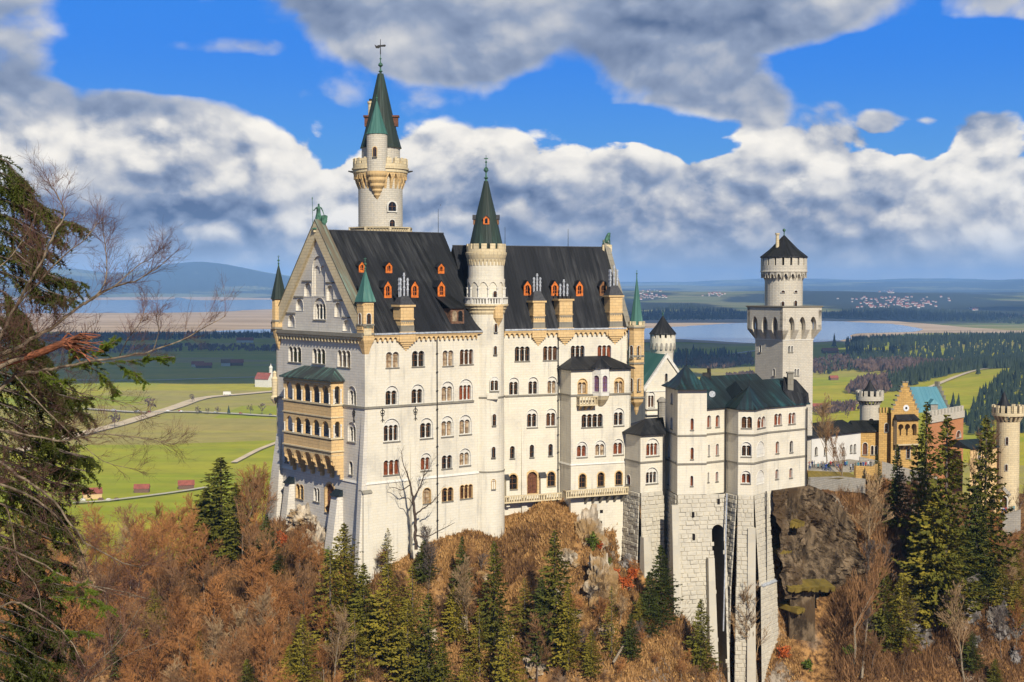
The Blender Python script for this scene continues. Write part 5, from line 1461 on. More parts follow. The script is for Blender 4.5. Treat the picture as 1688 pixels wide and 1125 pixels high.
for k in range(8):
    a0, a1 = PI / 8 + k * PI / 4, PI / 8 + (k + 1) * PI / 4
    p0, p1 = Vector((math.cos(a0), math.sin(a0))) * ro * 0.985, Vector((math.cos(a1), math.sin(a1))) * ro * 0.985
    mb.tube((c.x + p0.x, c.y + p0.y, z(385)), (c.x + p0.x, c.y + p0.y, z(376)), 0.28, 0.28, 5)
    for i in range(8):
        for u0, u1, za, zb3 in ((i / 8, (i + .5) / 8, z(384), z(377.5)), ((i + .5) / 8, (i + 1) / 8, z(377.5), z(384))):
            qa = p0.lerp(p1, u0); qb = p0.lerp(p1, u1); mb.tube((c.x + qa.x, c.y + qa.y, za), (c.x + qb.x, c.y + qb.y, zb3), 0.09, 0.09, 4)
mb.build('balustrade', M['sandpale'], nt)
ra = 45 * px2
mb = MB()
radial(mb, c.x, c.y, r_ * 0.95, ra * 0.985, z(302), z(287), 24, 0.42, -0.04, r_ * 1.12)
radial(mb, c.x, c.y, r_ * 0.95, r_ * 1.12, z(313), z(302), 24, 0.42, -0.04, r_ * 1.0)
mb.build('machicolation', M['sand'], nt)
mb = MB()
for i in range(24):   # little pointed arches between the brackets
    a0 = 2 * PI * (i + 0.34) / 24; a1 = 2 * PI * (i + 1) / 24; K = 4
    vs = []
    for k in range(K + 1):
        t = k / K; a = a0 + (a1 - a0) * t; dz = (1 - abs(2 * t - 1)) ** 0.7 * (z(288) - z(297))
        for rr, zz in ((ra * 0.97, z(297) + dz), (ra * 0.97, z(284)), (r_, z(297) + dz)): vs.append((c.x + rr * math.cos(a), c.y + rr * math.sin(a), zz))
    for k in range(K):
        b = 3 * k; mb.add([vs[b], vs[b + 3], vs[b + 4], vs[b + 1], vs[b + 2], vs[b + 5]], [(0, 1, 2, 3), (0, 4, 5, 1)])
mb.build('machicolation_arches', M['sand'], nt)
mb = MB(); mb.lathe(c.x, c.y, [(ra * 0.9, z(287)), (ra * 1.0, z(286.5)), (ra * 1.0, z(282)), (ra * 1.04, z(281)), (ra * 1.04, z(278.5)), (ra * 0.98, z(278)), (ra * 0.5, z(277.5))], 40)
ring_wall(mb, c.x, c.y, ra * 0.90, ra * 1.0, z(278), z(272), 40); radial(mb, c.x, c.y, ra * 0.90, ra * 1.0, z(272), z(263.5), 20, 0.62)
for i in range(20):
    a = 2 * PI * (i + 0.31) / 20; mb.lathe(c.x + ra * 0.95 * math.cos(a), c.y + ra * 0.95 * math.sin(a), [(0.32, z(263.6)), (0.0, z(261.5))], 6)
mb.build('gallery_parapet', M['sandpale'], nt)
mb = MB()
for a in (0.02, PI - 0.02):   # gargoyles
    d_ = Vector((math.cos(a), math.sin(a), 0)); mb.tube(Vector((c.x, c.y, z(284))) + d_ * ra, Vector((c.x, c.y, z(282.5))) + d_ * (ra + 0.9), 0.22, 0.12, 6)
mb.build('gargoyle', M['iron'], nt)
rd = 31.5 * px2
mb = MB(); mb.lathe(c.x + 0.1, c.y, [(rd, z(280)), (rd, z(246)), (rd * 1.03, z(245.5)), (rd * 1.03, z(244.5))], 32); mb.build('upper_drum', M['towerst'], nt)
rc = 34.5 * px2
mb = MB(); mb.lathe(c.x + 0.1, c.y, [(rc, z(245)), (rc * 0.97, z(243)), (rc * 0.80, z(222)), (rc * 0.58, z(190)), (rc * 0.14, z(122))], 16); mb.build('spire', M['roofolive'], nt)
# wind vane: stacked knobs and a bird-shaped vane
finial(nt, c.x + 0.1, c.y, z(123), z(88) - z(123), s=1.25, cross=False)
mb = MB(); vx = c.x + 0.1; mb.tube((vx, c.y, z(90)), (vx, c.y, z(65)), 0.10, 0.05, 6)
zz = z(76.5)
mb.poly_extrude(Wall((vx - 1.1, c.y), (vx + 1.1, c.y)), [(0.0, zz + .3), (0.25, zz - 0.35), (0.8, zz - 0.4), (1.1, zz - 0.1), (1.95, zz - 0.1), (2.1, zz + 0.15), (1.95, zz + 0.3), (1.2, zz + 0.2), (0.75, zz + 0.2), (0.4, zz + 0.05)], -0.08, 0.08, back=True)
mb.build('wind_vane', M['iron'], nt)
# stair turret clinging to the front
Y2 = Y - r_ * 0.98; c2 = P(621.6, 300, Y2); z2 = lambda y: zat(y, Y2); r2 = 17.0 * Y2 / FPX
mb = MB(); mb.lathe(c2.x, c2.y, [(r2 * 1.02, z2(284)), (r2, z2(280)), (r2, z2(222))], 24); mb.build('stair_turret', M['towerst'], nt)
mb = MB(); mb.lathe(c2.x, c2.y, [(0.1, z2(329)), (r2 * 0.32, z2(322)), (r2 * 0.32, z2(319)), (r2 * 0.5, z2(315)), (r2 * 0.5, z2(312)), (r2 * 0.72, z2(307)), (r2 * 0.72, z2(303)), (r2 * 0.9, z2(298)), (r2 * 0.9, z2(293)), (r2 * 1.05, z2(289)), (r2 * 1.08, z2(283))], 20)
mb.build('turret_corbel', M['sand'], nt)
mb = MB(); rr = 18.5 * Y2 / FPX; mb.lathe(c2.x, c2.y, [(rr, z2(222)), (rr * 0.93, z2(220)), (rr * 0.6, z2(202)), (rr * 0.3, z2(183)), (0.06, z2(165))], 14); mb.build('turret_spire', M['roofgreen'], nt)
finial(nt, c2.x, c2.y, z2(167), 1.2, s=0.6, cross=False)
radial_window(nt, c2.x, c2.y, r2, 618, 243, 259, 6, Y2 - 1.5, ringw=0.14, st='sand')
# chimney and dormers on the spire
mb = MB(); mb.lathe(P(611.2, 200, Y + 0.5).x, Y + 0.5, [(0.55, z(222)), (0.48, z(172)), (0.62, z(170)), (0.62, z(167))], 10); mb.build('chimney', M['sandpale'], nt)
mb = MB(); mb.lathe(P(611.2, 200, Y + 0.5).x, Y + 0.5, [(0.3, z(167)), (0.3, z(163.5)), (0.4, z(163))], 8); mb.build('chimney_cowl', M['iron'], nt)
for sx_ in (605.3, 652.3):
    q = P(sx_, 200, Y); mb = MB(); mb.box(q.x - 0.45, q.x + 0.45, Y - 0.6, Y + 0.6, z(209), z(194)); mb.box(q.x - 0.65, q.x + 0.65, Y - 0.8, Y + 0.8, z(194), z(191)); mb.build('dormer', M['door'], nt)
radial_window(nt, c.x, c.y, r_, 646, 332.5, 348, 13, Y - 4, ringw=0.28, sill=False, name='round_window')
radial_window(nt, c.x, c.y, r_, 646, 362, 376, 9, Y - 4, ringw=0.12)
# ------------------------------------------------------------------ rusticated masonry made of real blocks
rg_ = random.Random(7)
def rust_wall(mb, W, s0, s1, z0, z1, ob, ot, bw=1.15, bh=0.72, ds0=0.0, ds1=0.0, holes=(), cut=None):
    """blocks on a leaning face: ob / ot = offset at the bottom / top, ds = widening of either side at the bottom"""
    H = z1 - z0
    o = lambda z: ob + (ot - ob) * (z - z0) / H
    L0 = lambda z: s0 - ds0 * (z1 - z) / H
    L1 = lambda z: s1 + ds1 * (z1 - z) / H
    if cut:
        h0, h1, hz_, r_h = cut; zs_ = hz_ - r_h
        for (a0, a1, za, zb) in ((L0, lambda z: h0, z0, z1), (lambda z: h1, L1, z0, z1)):
            mb.add([W.pt(a0(za), za, o(za)), W.pt(a1(za), za, o(za)), W.pt(a1(zb), zb, o(zb)), W.pt(a0(zb), zb, o(zb))], [(0, 1, 2, 3)])
        top = [(h0, z1)] + [((h0 + h1) / 2 - r_h * math.cos(PI * i / 8), zs_ + r_h * math.sin(PI * i / 8)) for i in range(9)] + [(h1, z1)]
        mb.add([W.pt(a, z, o(z)) for a, z in top], [tuple(reversed(tri_ccw(t, top))) if False else tri_ccw(t, top) for t in geometry.tessellate_polygon([[Vector((a, z, 0)) for a, z in top]])])
    else:
        mb.add([W.pt(L0(z0), z0, ob), W.pt(L1(z0), z0, ob), W.pt(L1(z1), z1, ot), W.pt(L0(z1), z1, ot)], [(0, 1, 2, 3)])
    nz = int(round(H / bh)); r = 0
    for i in range(nz):
        za, zb = z0 + H * i / nz + 0.02, z0 + H * (i + 1) / nz - 0.02
        s = L0(za); first = True
        while s < L1(za) - 0.05:
            w = bw * rg_.uniform(0.6, 1.4)
            if first: w *= 0.5 + 0.5 * (i % 2); first = False
            e = min(s + w, L1(za))
            if L1(za) - e < 0.35: e = L1(za)
            if any(hx0 < (s + e) / 2 < hx1 and hz0 < (za + zb) / 2 < hz1 for hx0, hx1, hz0, hz1 in holes): s = e; continue
            a, b = s + 0.03, e - 0.03; p = rg_.uniform(0.07, 0.24); t = 0.07
            v = [W.pt(a, za, o(za)), W.pt(b, za, o(za)), W.pt(b, zb, o(zb)), W.pt(a, zb, o(zb)),
                 W.pt(a + t, za + t, o(za) + p * rg_.uniform(0.6, 1)), W.pt(b - t, za + t, o(za) + p * rg_.uniform(0.6, 1)), W.pt(b - t, zb - t, o(zb) + p * rg_.uniform(.6, 1)), W.pt(a + t, zb - t, o(zb) + p * rg_.uniform(.6, 1))]
            mb.add(v, [(4, 5, 6, 7), (0, 1, 5, 4), (1, 2, 6, 5), (2, 3, 7, 6), (3, 0, 4, 7)])
            s = e

# ------------------------------------------------------------------ the side wing east of the palace
xy = lambda px, Y: P(px, 700, Y).xy
ZE = 168.75; ZR_ = 154.3; ZS1 = 164.3; ZS2 = 159.5
wing = thing('side_wing', 'lower pale wing with dark copper roofs on tall rough stone piers beside the palace', 'castle building', (P(1200, 800, 243).x, 243, 150.0))
def box_wall(root, W, specs, zlo, zhi, m='lime', strings=(ZS1, ZS2), ex=0.0, name='wall'):
    hs = wins(root, W, specs)
    panel(name, root, W, [(0, zlo), (W.L, zlo), (W.L, zhi), (0, zhi)], hs, m)
    mb = MB()
    for zz in strings: mb.wbox(W, -0.1, W.L + 0.1, zz - 0.13, zz + 0.13, -0.05, 0.17 + ex)
    if strings: mb.build('string_course', M['mould'], root)
NC = dict(col=True)
# T1: small annex
t1a, t1b, t1c = xy(1031, 244.6), xy(1056, 240.0), xy(1093.5, 242.5)
WT1L, WT1F = Wall(t1a, t1b), Wall(t1b, t1c); WT1R = Wall(t1c, t1c + Vector((-3.5, 7)))
ZT1 = WT1F.z(1060, 716.5)
box_wall(wing, WT1F, [(1065, 723, 1086.5, 752, 3, 1), (1064.5, 771, 1084.5, 797.5, 3, 1)], ZR_, ZT1, strings=(ZS2 + 0.0,))
box_wall(wing, WT1L, [(1033, 783, 1039.5, 799, 1, 0, dict(pane='panered'))], ZR_, ZT1, strings=(ZS2,), ex=0.003)
box_wall(wing, WT1R, [], ZR_, ZT1, strings=())
mb = MB(); e = 0.4
cen = (t1a + t1c + WT1R.p1) / 3
def grow(p, c, k): d = (p - c); return c + d * (1 + k / d.length)
pts = [t1a, t1b, t1c, WT1R.p1, WT1R.p1 + (t1a - t1b)]
g_ = [grow(p, cen, 0.6) for p in pts]
zt = ZT1; apx = [P(1066, 690, 243.6), P(1093, 688, 246)]
n = len(g_); vs = [Vector((*p, zt)) for p in g_] + [Vector((*p, zt - 0.2)) for p in g_] + apx
mb.add(vs, [(0, 1, 10), (1, 2, 11, 10), (2, 3, 11), (3, 4, 10, 11), (4, 0, 10)] + [(i, n + i, n + (i + 1) % n, (i + 1) % n) for i in range(n)] + [tuple(n + i for i in reversed(range(n)))])
mb.build('annex_roof', M['roof'], wing)
# main walls
w1 = Wall(xy(1165, 240.2), xy(1197, 243.0))
b1 = [xy(1196, 243.0), xy(1217, 239.3), xy(1243, 239.0), xy(1265, 243.2)]
w2 = Wall(xy(1265, 243.2), xy(1329, 249.6))
w3 = Wall(w2.p1, w2.p1 + Vector((-w2.d.y, w2.d.x)) * 11)
RS = dict(pane='panered')
box_wall(wing, w1, [(1165.5, 685, 1171.5, 705, 1, 0, RS), (1179.5, 684.5, 1186, 704, 1, 0, RS), (1167, 733.5, 1169.8, 752, 1, 0, RS), (1180, 732, 1184.6, 750.6, 1, 0, RS), (1166.3, 779, 1168.6, 795, 1, 0, RS), (1179.5, 778, 1183.8, 794, 1, 0, RS)], ZR_ - 0.3, ZE)
bw = [Wall(b1[i], b1[i + 1]) for i in range(3)]
box_wall(wing, bw[0], [], ZR_ - 0.3, ZE)
box_wall(wing, bw[1], [(1222.5, 687, 1239.5, 706, 2, 0), (1222, 729, 1238.8, 753, 2, 1), (1222, 776.5, 1237.5, 797.5, 2, 1, RS)], ZR_ - 0.3, ZE, ex=0.003)
box_wall(wing, bw[2], [(1248, 687, 1261.5, 705.5, 2, 0, RS), (1247, 728, 1260, 753, 1, 0, dict(blind=True, sill=False, depth=0.1)), (1247, 775.5, 1259.5, 798, 1, 0, dict(blind=True, sill=False, depth=0.1))], ZR_ - 0.3, ZE, ex=0.001)
box_wall(wing, w2, [(1276, 682, 1288.5, 701, 2, 0, RS), (1299.5, 680.5, 1311, 699, 2, 0, RS), (1278.5, 728, 1284, 747.5, 1, 0, RS), (1301.5, 727, 1307, 746, 1, 0), (1278, 774, 1283, 790, 1, 0, RS), (1301, 772, 1306, 788, 1, 0, RS)], 150.0, ZE)
box_wall(wing, w3, [], 150.0, ZE, strings=())
mb = MB(); wk = Wall(w2.p1 + Vector((-w2.d.y, w2.d.x)) * 11, w2.p1 + Vector((-w2.d.y, w2.d.x)) * 11 - w2.d * 15); mb.wbox(wk, 0, wk.L, 150, ZE, -0.3, 0); mb.build('rear_wall', M['lime'], wing)
# roofs
def prism_roof(root, W, s0, s1, depth, zE, zR, m, hipl=0.0, hipr=0.0, over=0.45, name='roof', skew=0.0):
    mb = MB(); D = depth
    lo = [W.pt(s0 - over, zE, over), W.pt(s1 + over, zE, over), W.pt(s1 + over, zE, -D), W.pt(s0 - over + skew * D, zE, -D)]
    r = [W.pt(s0 + hipl + skew * D / 2, zR, -D / 2), W.pt(s1 - hipr, zR, -D / 2)]
    u = [q - Vector((0, 0, 0.22)) for q in lo]
    mb.add(lo + r + u, [(0, 1, 5, 4), (2, 3, 4, 5), (3, 0, 4), (1, 2, 5), (0, 6, 7, 1), (1, 7, 8, 2), (2, 8, 9, 3), (3, 9, 6, 0), (9, 8, 7, 6)])
    return mb.build(name, M[m], root)
wl = Wall(w1.p0 - w1.d * 0.2, w1.p0 + Vector((math.cos(R(38)), math.sin(R(38)))) * 22)
prism_roof(wing, wl, 0.3, 19, 12, ZE + 0.01, 173.6, 'roofdkgreen', skew=0.75)
prism_roof(wing, w2, -3.0, w2.L + 0.1, 11, ZE + 0.02, 172.9, 'roofdkgreen', hipl=1)
mb = MB()    # bay roof: flared half pyramid
gc = (b1[1] + b1[2] + b1[0] + b1[3]) / 4
gg = [grow(p, gc, 0.55) for p in b1] + [b1[3] + Vector((-1.5, 4)), b1[0] + Vector((0, 4))]
ap = P(1234.5, 636.5, 242.6); n = 6
r0 = [Vector((*p, ZE + 0.03)) for p in gg]; r1 = [Vector((*(gc.lerp(p, 0.62)), ZE + (ap.z - ZE) * 0.30)) for p in gg]; r2 = [Vector((*(ap.xy.lerp(p, 0.25)), ZE + (ap.z - ZE) * 0.72)) for p in gg]; r3 = [ap + (q - ap) * 0.01 for q in r0]
mb.loft([[q - Vector((0, 0, 0.25)) for q in r0], r0, r1, r2, r3]); mb.build('bay_roof', M['roofdkgreen'], wing)
mb = MB()    # end gable of dark metal with a chimney
gx = w2.L - 3.6
for q in [(gx, w2.L + 0.3)]:
    mb.hexa([w2.pt(q[0], ZE - 0.1, 0.4), w2.pt(q[1], ZE - 0.1, 0.4), w2.pt(q[1], ZE - 0.1, -3.0), w2.pt(q[0], ZE - 0.1, -3), w2.pt(q[0] + .2, 171.0, -2.4), w2.pt(q[1], 170.5, 0.2), w2.pt(q[1], 172.8, -2.6), w2.pt(q[0] + 1.4, 173.4, -3.4)])
mb.build('end_dormer', M['roof'], wing)
q = w2.pt(w2.L - 1.8, 0, -2.2); mb = MB(); mb.box(q.x - 0.5, q.x + 0.5, q.y - 0.5, q.y + 0.5, 171, 174.0); mb.box(q.x - 0.62, q.x + 0.62, q.y - 0.62, q.y + 0.62, 174.0, 174.25); mb.build('chimney', M['mould'], wing)
q = P(1165, 634, 249); mb = MB(); mb.box(q.x - 0.7, q.x + 0.7, q.y - 0.5, q.y + 0.5, 170, 174.2); mb.lathe(q.x + 0.35, q.y, [(0.3, 174.2), (0.3, 175)], 8); mb.build('chimney', M['iron'], wing)
mb = MB()
for px, y0, y1, Y in ((1171.5, 597, 632, 248), (1235, 605, 637, 243), (1131.5, 575, 603, 242)):
    q = P(px, y1, Y); mb.tube(q, q + Vector((0, 0, (y1 - y0) / FPX * Y)), 0.05, 0.02, 4)
mb.build('lightning_rod', M['iron'], wing)
q = P(1174, 650, 243.2); mb = MB()
W_ = Wall(q.xy - Vector((0.6, 0)), q.xy + Vector((0.6, 0)))
mb.poly_extrude(W_, [(0.6 + 0.55 * math.cos(2 * PI * i / 14), q.z + 0.55 * math.sin(2 * PI * i / 14)) for i in range(14)], 0, 0.08, back=True); mb.tube(q, q + Vector((0.2, 0.5, -1)), 0.04, 0.04, 4)
mb.build('satellite_dish', M['zinc'], wing)
mb = MB()
for px, y0, y1, Y in ((1094.6, 716, 815, 242.3), (1196.4, 675, 812, 242.6), (1330, 672, 805, 249.3)):
    a_ = P(px, y0, Y); b_ = P(px, y1, Y); mb.tube((a_.x, a_.y - 0.2, a_.z), (a_.x, a_.y - 0.2, b_.z), 0.12, 0.12, 6)
mb.build_each('drainpipe', M['iron'], wing)
# rough stone substructure
ZP = 118.0
mb = MB()
rust_wall(mb, WT1L, 0, WT1L.L, ZP + 12, ZR_, 0.9, 0.12); rust_wall(mb, WT1F, 0, WT1F.L, ZP + 12, ZR_, 0.9, 0.12); rust_wall(mb, WT1R, 0, 6, ZP + 12, ZR_, 0.5, 0.12)
mb.build('rough_base', M['rust'], wing)
mb = MB(); mb.wtaper(WT1F, 0.0, 1.5, ZP + 10, zat(885, 240), 0, 2.2, 1.0, 0.3); mb.build('buttress', M['rust'], wing)
t2a, t2b, t2c = xy(1097.3, 245.8), xy(1117, 238.0), xy(1165, 238.75)
WT2L, WT2F, WT2R = Wall(t2a, t2b), Wall(t2b, t2c), Wall(t2c, t2c + Vector((0.2, 4)))
Wp = Wall(t2b, xy(1195.5, 239.7))
hl = Wp.L * 0.0; ax0, ax1 = Wp.s(1172.5), Wp.s(1192.5); az0, az1 = 100.0, Wp.z(1182, 864)
mb = MB()
rust_wall(mb, Wp, 0, Wp.L, ZP, ZR_ - 0.05, 3.6, 0.12, ds0=1.0, holes=[(ax0, ax1, ZP - 9, az1 - 0.2)], cut=(ax0, ax1, az1, (ax1 - ax0) / 2))
rust_wall(mb, Wall(t2a, t2b), 0, WT2L.L, ZP, ZR_ - 0.05, 0.9, 0.12)
mb.build('rough_pier', M['rust'], wing)
# arched recess between the piers, its lining coloured dark for the shade inside
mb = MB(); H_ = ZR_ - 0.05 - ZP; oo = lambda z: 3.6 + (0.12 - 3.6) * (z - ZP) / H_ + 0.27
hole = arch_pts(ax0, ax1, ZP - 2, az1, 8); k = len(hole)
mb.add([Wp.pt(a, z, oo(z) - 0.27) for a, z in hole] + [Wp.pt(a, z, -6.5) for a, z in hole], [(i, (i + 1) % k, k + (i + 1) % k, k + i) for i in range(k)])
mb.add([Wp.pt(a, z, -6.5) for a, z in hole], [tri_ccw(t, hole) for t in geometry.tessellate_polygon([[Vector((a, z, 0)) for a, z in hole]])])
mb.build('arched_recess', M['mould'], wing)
mb = MB(); s_ = Wp.s(1104); mb.wtaper(Wp, Wp.s(1106.5), Wp.s(1117.5), ZP, zat(833, 237.5), 0, 4.1, 0.75, 0.2); mb.build('buttress', M['rust'], wing)
mb = MB(); mb.wtaper(Wp, Wp.s(1162), Wp.s(1172), ZP, zat(922, 236), 0, 4.9, 2.3, 0.3); mb.build('buttress', M['rust'], wing)
for px, y0, y1 in ((1140.5, 844, 852), (1140.5, 879, 889), (1183, 822, 831)):
    s0, s1, z0, z1 = Wp.bx(px - 2, y0, px + 2, y1); mb = MB(); mb.wbox(Wp, s0, s1, z0, z1, 0, oo((z0 + z1) / 2) + 0.02); mb.build('wall_slit', M['pane'], wing)
mb = MB()
zl = zat(972, 236); gc2 = gc + Vector((0, 6))
for i, W_ in enumerate(bw):
    rust_wall(mb, W_, 0, W_.L, zl, ZR_ - 0.3, 1.3, 0.12, ds0=0.25, ds1=0.25 if i < 2 else 0.5)
    rust_wall(mb, W_, -0.3, W_.L + (0.3 if i < 2 else 0.8), 105, zl, 2.4, 1.6 if i == 2 else 1.35, ds0=0.3, ds1=0.5)
mb.build('rough_pier', M['rust'], wing)
mb = MB(); W_ = bw[1]; mb.wtaper(W_, W_.L - 0.95, W_.L + 0.35, 105, zat(873, 237), 0, 3.6, 1.0, 0.1); mb.build('buttress', M['rust'], wing)
mb = MB(); W_ = bw[2]; mb.wtaper(W_, 0.2, W_.L + 0.9, zl, zl + 0.35, 0, 1.9, 1.35); mb.build('pier_ledge', M['zinc'], wing)
q0 = Wp.pt(Wp.L + 0.1, 0, 0.5); mb = MB(); mb.tube((q0.x, q0.y - 0.5, zat(815, 238)), (q0.x - 0.9, q0.y - 3.5, zat(1040, 236)), 0.12, 0.12, 6); mb.build('drainpipe', M['zinc'], wing)
q0 = P(1263, 810, 241.6); mb = MB(); q1 = P(1263.5, 970, 240.2); mb.tube(q0, q1, 0.11, 0.11, 6); mb.build('drainpipe', M['iron'], wing)

# square turret with copper pyramid
sqt = thing('square_turret', 'small square pale turret with pointed green copper pyramid roof on the side wing', 'tower', (t2b.x, t2b.y + 2, 154.0))
ZT2 = WT2F.z(1140, 641.5)
box_wall(sqt, WT2F, [(1138.3, 690, 1143.4, 709, 1, 0, RS), (1138.3, 738, 1143.4, 757.5, 1, 0, RS), (1138, 784.5, 1142.6, 801.5, 1, 0, RS)], ZR_, ZT2)
box_wall(sqt, WT2L, [(1106, 648, 1109, 666, 1, 0), (1105.5, 688, 1108.8, 707, 1, 0), (1102, 735, 1104.6, 754, 1, 0), (1101, 781, 1103.4, 799, 1, 0)], ZR_, ZT2, m='lime', ex=0.003)
box_wall(sqt, WT2R, [], ZR_, ZT2, strings=())
W_ = Wall(t2c + Vector((0.2, 4)), t2a); mb = MB(); mb.wbox(W_, 0, W_.L, ZR_, ZT2, -0.2, 0); mb.build('rear_wall', M['lime'], sqt)
q = [t2b, t2c, t2c + (t2a - t2b), t2a]; cen = (q[0] + q[2]) / 2
mb = MB(); rr = lambda k, z: [Vector((*(cen + (p - cen) * k), z)) for p in q]
ap = P(1131.5, 602, 242); cen3 = Vector((*cen, 0))
H = ap.z - ZT2
mb.loft([rr(1.22, ZT2 - 0.1), rr(1.22, ZT2 + 0.08), rr(0.86, ZT2 + H * 0.20), rr(0.55, ZT2 + H * 0.46), rr(0.28, ZT2 + H * 0.74), rr(0.01, ZT2 + H)])
mb.build('pyramid_roof', M['roofdkgreen'], sqt)

# ------------------------------------------------------------------ great square tower
sq = thing('square_tower', 'tall square pale tower with flared arcaded top and round turret under a dark cone', 'tower', (58.9, 307.7, 150.0))
ph = R(32); du = Vector((math.cos(ph), math.sin(ph))); dv = Vector((-du.y, du.x)); cen = Vector((58.9, 307.7))
th = 5.6; tsft = 4.35
Zq = lambda y: CAMZ - (y - 466) / FPX * 300.0
faces = []
for k in range(4):
    a = ph + k * PI / 2; d_ = Vector((math.cos(a), math.sin(a))); n_ = Vector((d_.y, -d_.x))
    faces.append(Wall(cen + n_ * tsft - d_ * tsft, cen + n_ * tsft + d_ * tsft))
specs = {0: [(1299, 570.5, 1302.5, 581, 1, 0), (1304, 570.5, 1307, 581, 1, 0), (1309.5, 608.5, 1312.6, 619.5, 1, 0), (1314, 608.5, 1317, 619.5, 1, 0)], 3: [(1251.5, 569, 1255, 580.5, 1, 0), (1274, 608, 1277.6, 620, 1, 0)]}
for k, W_ in enumerate(faces):
    hs = wins(sq, W_, specs.get(k, []))
    panel('shaft_wall', sq, W_, [(0, 145), (W_.L, 145), (W_.L, Zq(556)), (0, Zq(556))], hs, 'lime' if 0 else 'towerst')
    Wo = W_.off(th - tsft); Wo = Wall(Wo.p0 - Wo.d * (th - tsft), Wo.p1 + Wo.d * (th - tsft))
    hs = []; n = 3; pw = Wo.L / (n + 0.55); g0 = (Wo.L - n * pw) / 2
    zt, za, zb = Zq(507), Zq(523), Zq(545)
    for i in range(n): hs.append(arch_pts(g0 + pw * (i + 0.20), g0 + pw * (i + 0.80), zb, za, 6, True))
    out = [(0, zb)]
    for h in hs: out += [h[0]] + list(reversed(h[2:])) + [h[1]]
    out += [(Wo.L, zb), (Wo.L, zt), (0, zt)]
    # outline with the arches cut open at the bottom
    mb = MB(); mb.poly_extrude(Wo, out, -0.9, 0.0); mb.build('arcade_wall', M['towerst'], sq)
    mb = MB(); gr = th - tsft
    for i in range(n + 1):
        a0 = 0 if i == 0 else g0 + pw * (i - 0.20); a1 = Wo.L if i == n else g0 + pw * (i + 0.20)
        b0 = gr if i == 0 else a0; b1_ = Wo.L - gr if i == n else a1
        zl_ = Zq(562)
        mb.hexa([Wo.pt(max(b0, gr * 1.0), zl_, -gr), Wo.pt(min(b1_, Wo.L - gr), zl_, -gr), Wo.pt(min(b1_, Wo.L - gr), zl_, -gr - 0.5), Wo.pt(max(b0, gr), zl_, -gr - 0.5),
                 Wo.pt(a0, zb, 0), Wo.pt(a1, zb, 0), Wo.pt(a1, zb, -gr - 0.5), Wo.pt(a0, zb, -gr - 0.5)])
    mb.build('flared_corbels', M['towerst'], sq)
    mb = MB(); mb.wbox(W_, -0.1, W_.L + 0.1, Zq(562.5), Zq(561), -0.02, 0.08 + 0.001 * k); mb.build('string_course', M['trim'], sq)
mb = MB()
r4 = lambda k, z: [Vector((*(cen + (du * a + dv * b) * k), z)) for a, b in ((-1, -1), (1, -1), (1, 1), (-1, 1))]
mb.loft([r4(tsft - 0.02, Zq(556)), r4(tsft - 0.02, Zq(507))]); mb.build('inner_core', M['towerst'], sq)
mb = MB(); mb.loft([r4(th + 0.05, Zq(508)), r4(th + 0.25, Zq(506.6)), r4(th + 0.25, Zq(505.2)), r4(th - 0.6, Zq(505))]); mb.build('top_slab', M['mould'], sq)
zt_ = lambda y: zat(y, 307.7); k_ = 307.7 / FPX; cx, cy = P(1292, 460, 307.7).xy; r_ = 30.8 * k_
mb = MB(); mb.lathe(cx, cy, [(r_, zt_(507)), (r_, zt_(455))], 32); mb.build('round_turret', M['towerst'], sq)
ra = 37.6 * k_
mb = MB(); radial(mb, cx, cy, r_ * 0.9, ra * 0.98, zt_(457), zt_(450), 20, 0.36, 0, r_ * 1.1); radial(mb, cx, cy, r_ * 0.9, r_ * 1.1, zt_(463), zt_(457), 20, 0.36, 0, r_ * 1.0); mb.build('machicolation', M['towerst'], sq)
mb = MB()
for i in range(20):
    a0 = 2 * PI * (i + 0.36) / 20; a1 = 2 * PI * (i + 1) / 20; K = 4; vs = []
    for k in range(K + 1):
        t = k / K; a = a0 + (a1 - a0) * t; dz = math.sin(PI * t) * 1.0 - 0.1
        for rr_, zz in ((ra * 0.985, zt_(458) + dz), (ra * 0.985, zt_(447)), (r_, zt_(458) + dz)): vs.append((cx + rr_ * math.cos(a), cy + rr_ * math.sin(a), zz))
    for k in range(K):
        b = 3 * k; mb.add([vs[b], vs[b + 3], vs[b + 4], vs[b + 1], vs[b + 2], vs[b + 5]], [(0, 1, 2, 3), (0, 4, 5, 1)])
mb.build('machicolation_arches', M['towerst'], sq)
mb = MB(); mb.lathe(cx, cy, [(ra * .9, zt_(450)), (ra, zt_(449.5)), (ra * 1.02, zt_(448)), (ra, zt_(446.5)), (ra, zt_(438)), (ra * 0.8, zt_(437.9))], 40)
radial(mb, cx, cy, ra * 0.86, ra, zt_(438), zt_(425.5), 18, 0.74); mb.build('parapet', M['towerst'], sq)
mb = MB(); mb.lathe(cx, cy, [(ra * 0.8, zt_(440)), (ra * 0.8, zt_(425))], 24); mb.build('inner_drum', M['iron'], sq)
mb = MB(); mb.lathe(cx, cy, [(ra * 0.8, zt_(424.8)), (ra * 1.05, zt_(425.2)), (ra * 1.04, zt_(423.5)), (ra * 0.62, zt_(411)), (ra * 0.28, zt_(398)), (0.05, zt_(387.5))], 16); mb.build('cone_roof', M['roof'], sq)
mb = MB(); mb.lathe(cx, cy, [(0.12, zt_(389)), (0.10, zt_(382.5)), (0.30, zt_(381.5)), (0.36, zt_(379.6)), (0.28, zt_(378)), (0.02, zt_(377))], 10); mb.build('finial', M['bronze'], sq)
q = P(1281.5, 400, 306); mb = MB(); mb.lathe(q.x, q.y, [(0.4, zt_(409)), (0.34, zt_(388)), (0.5, zt_(387.5)), (0.5, zt_(385))], 10); mb.build('chimney', M['sandpale'], sq)
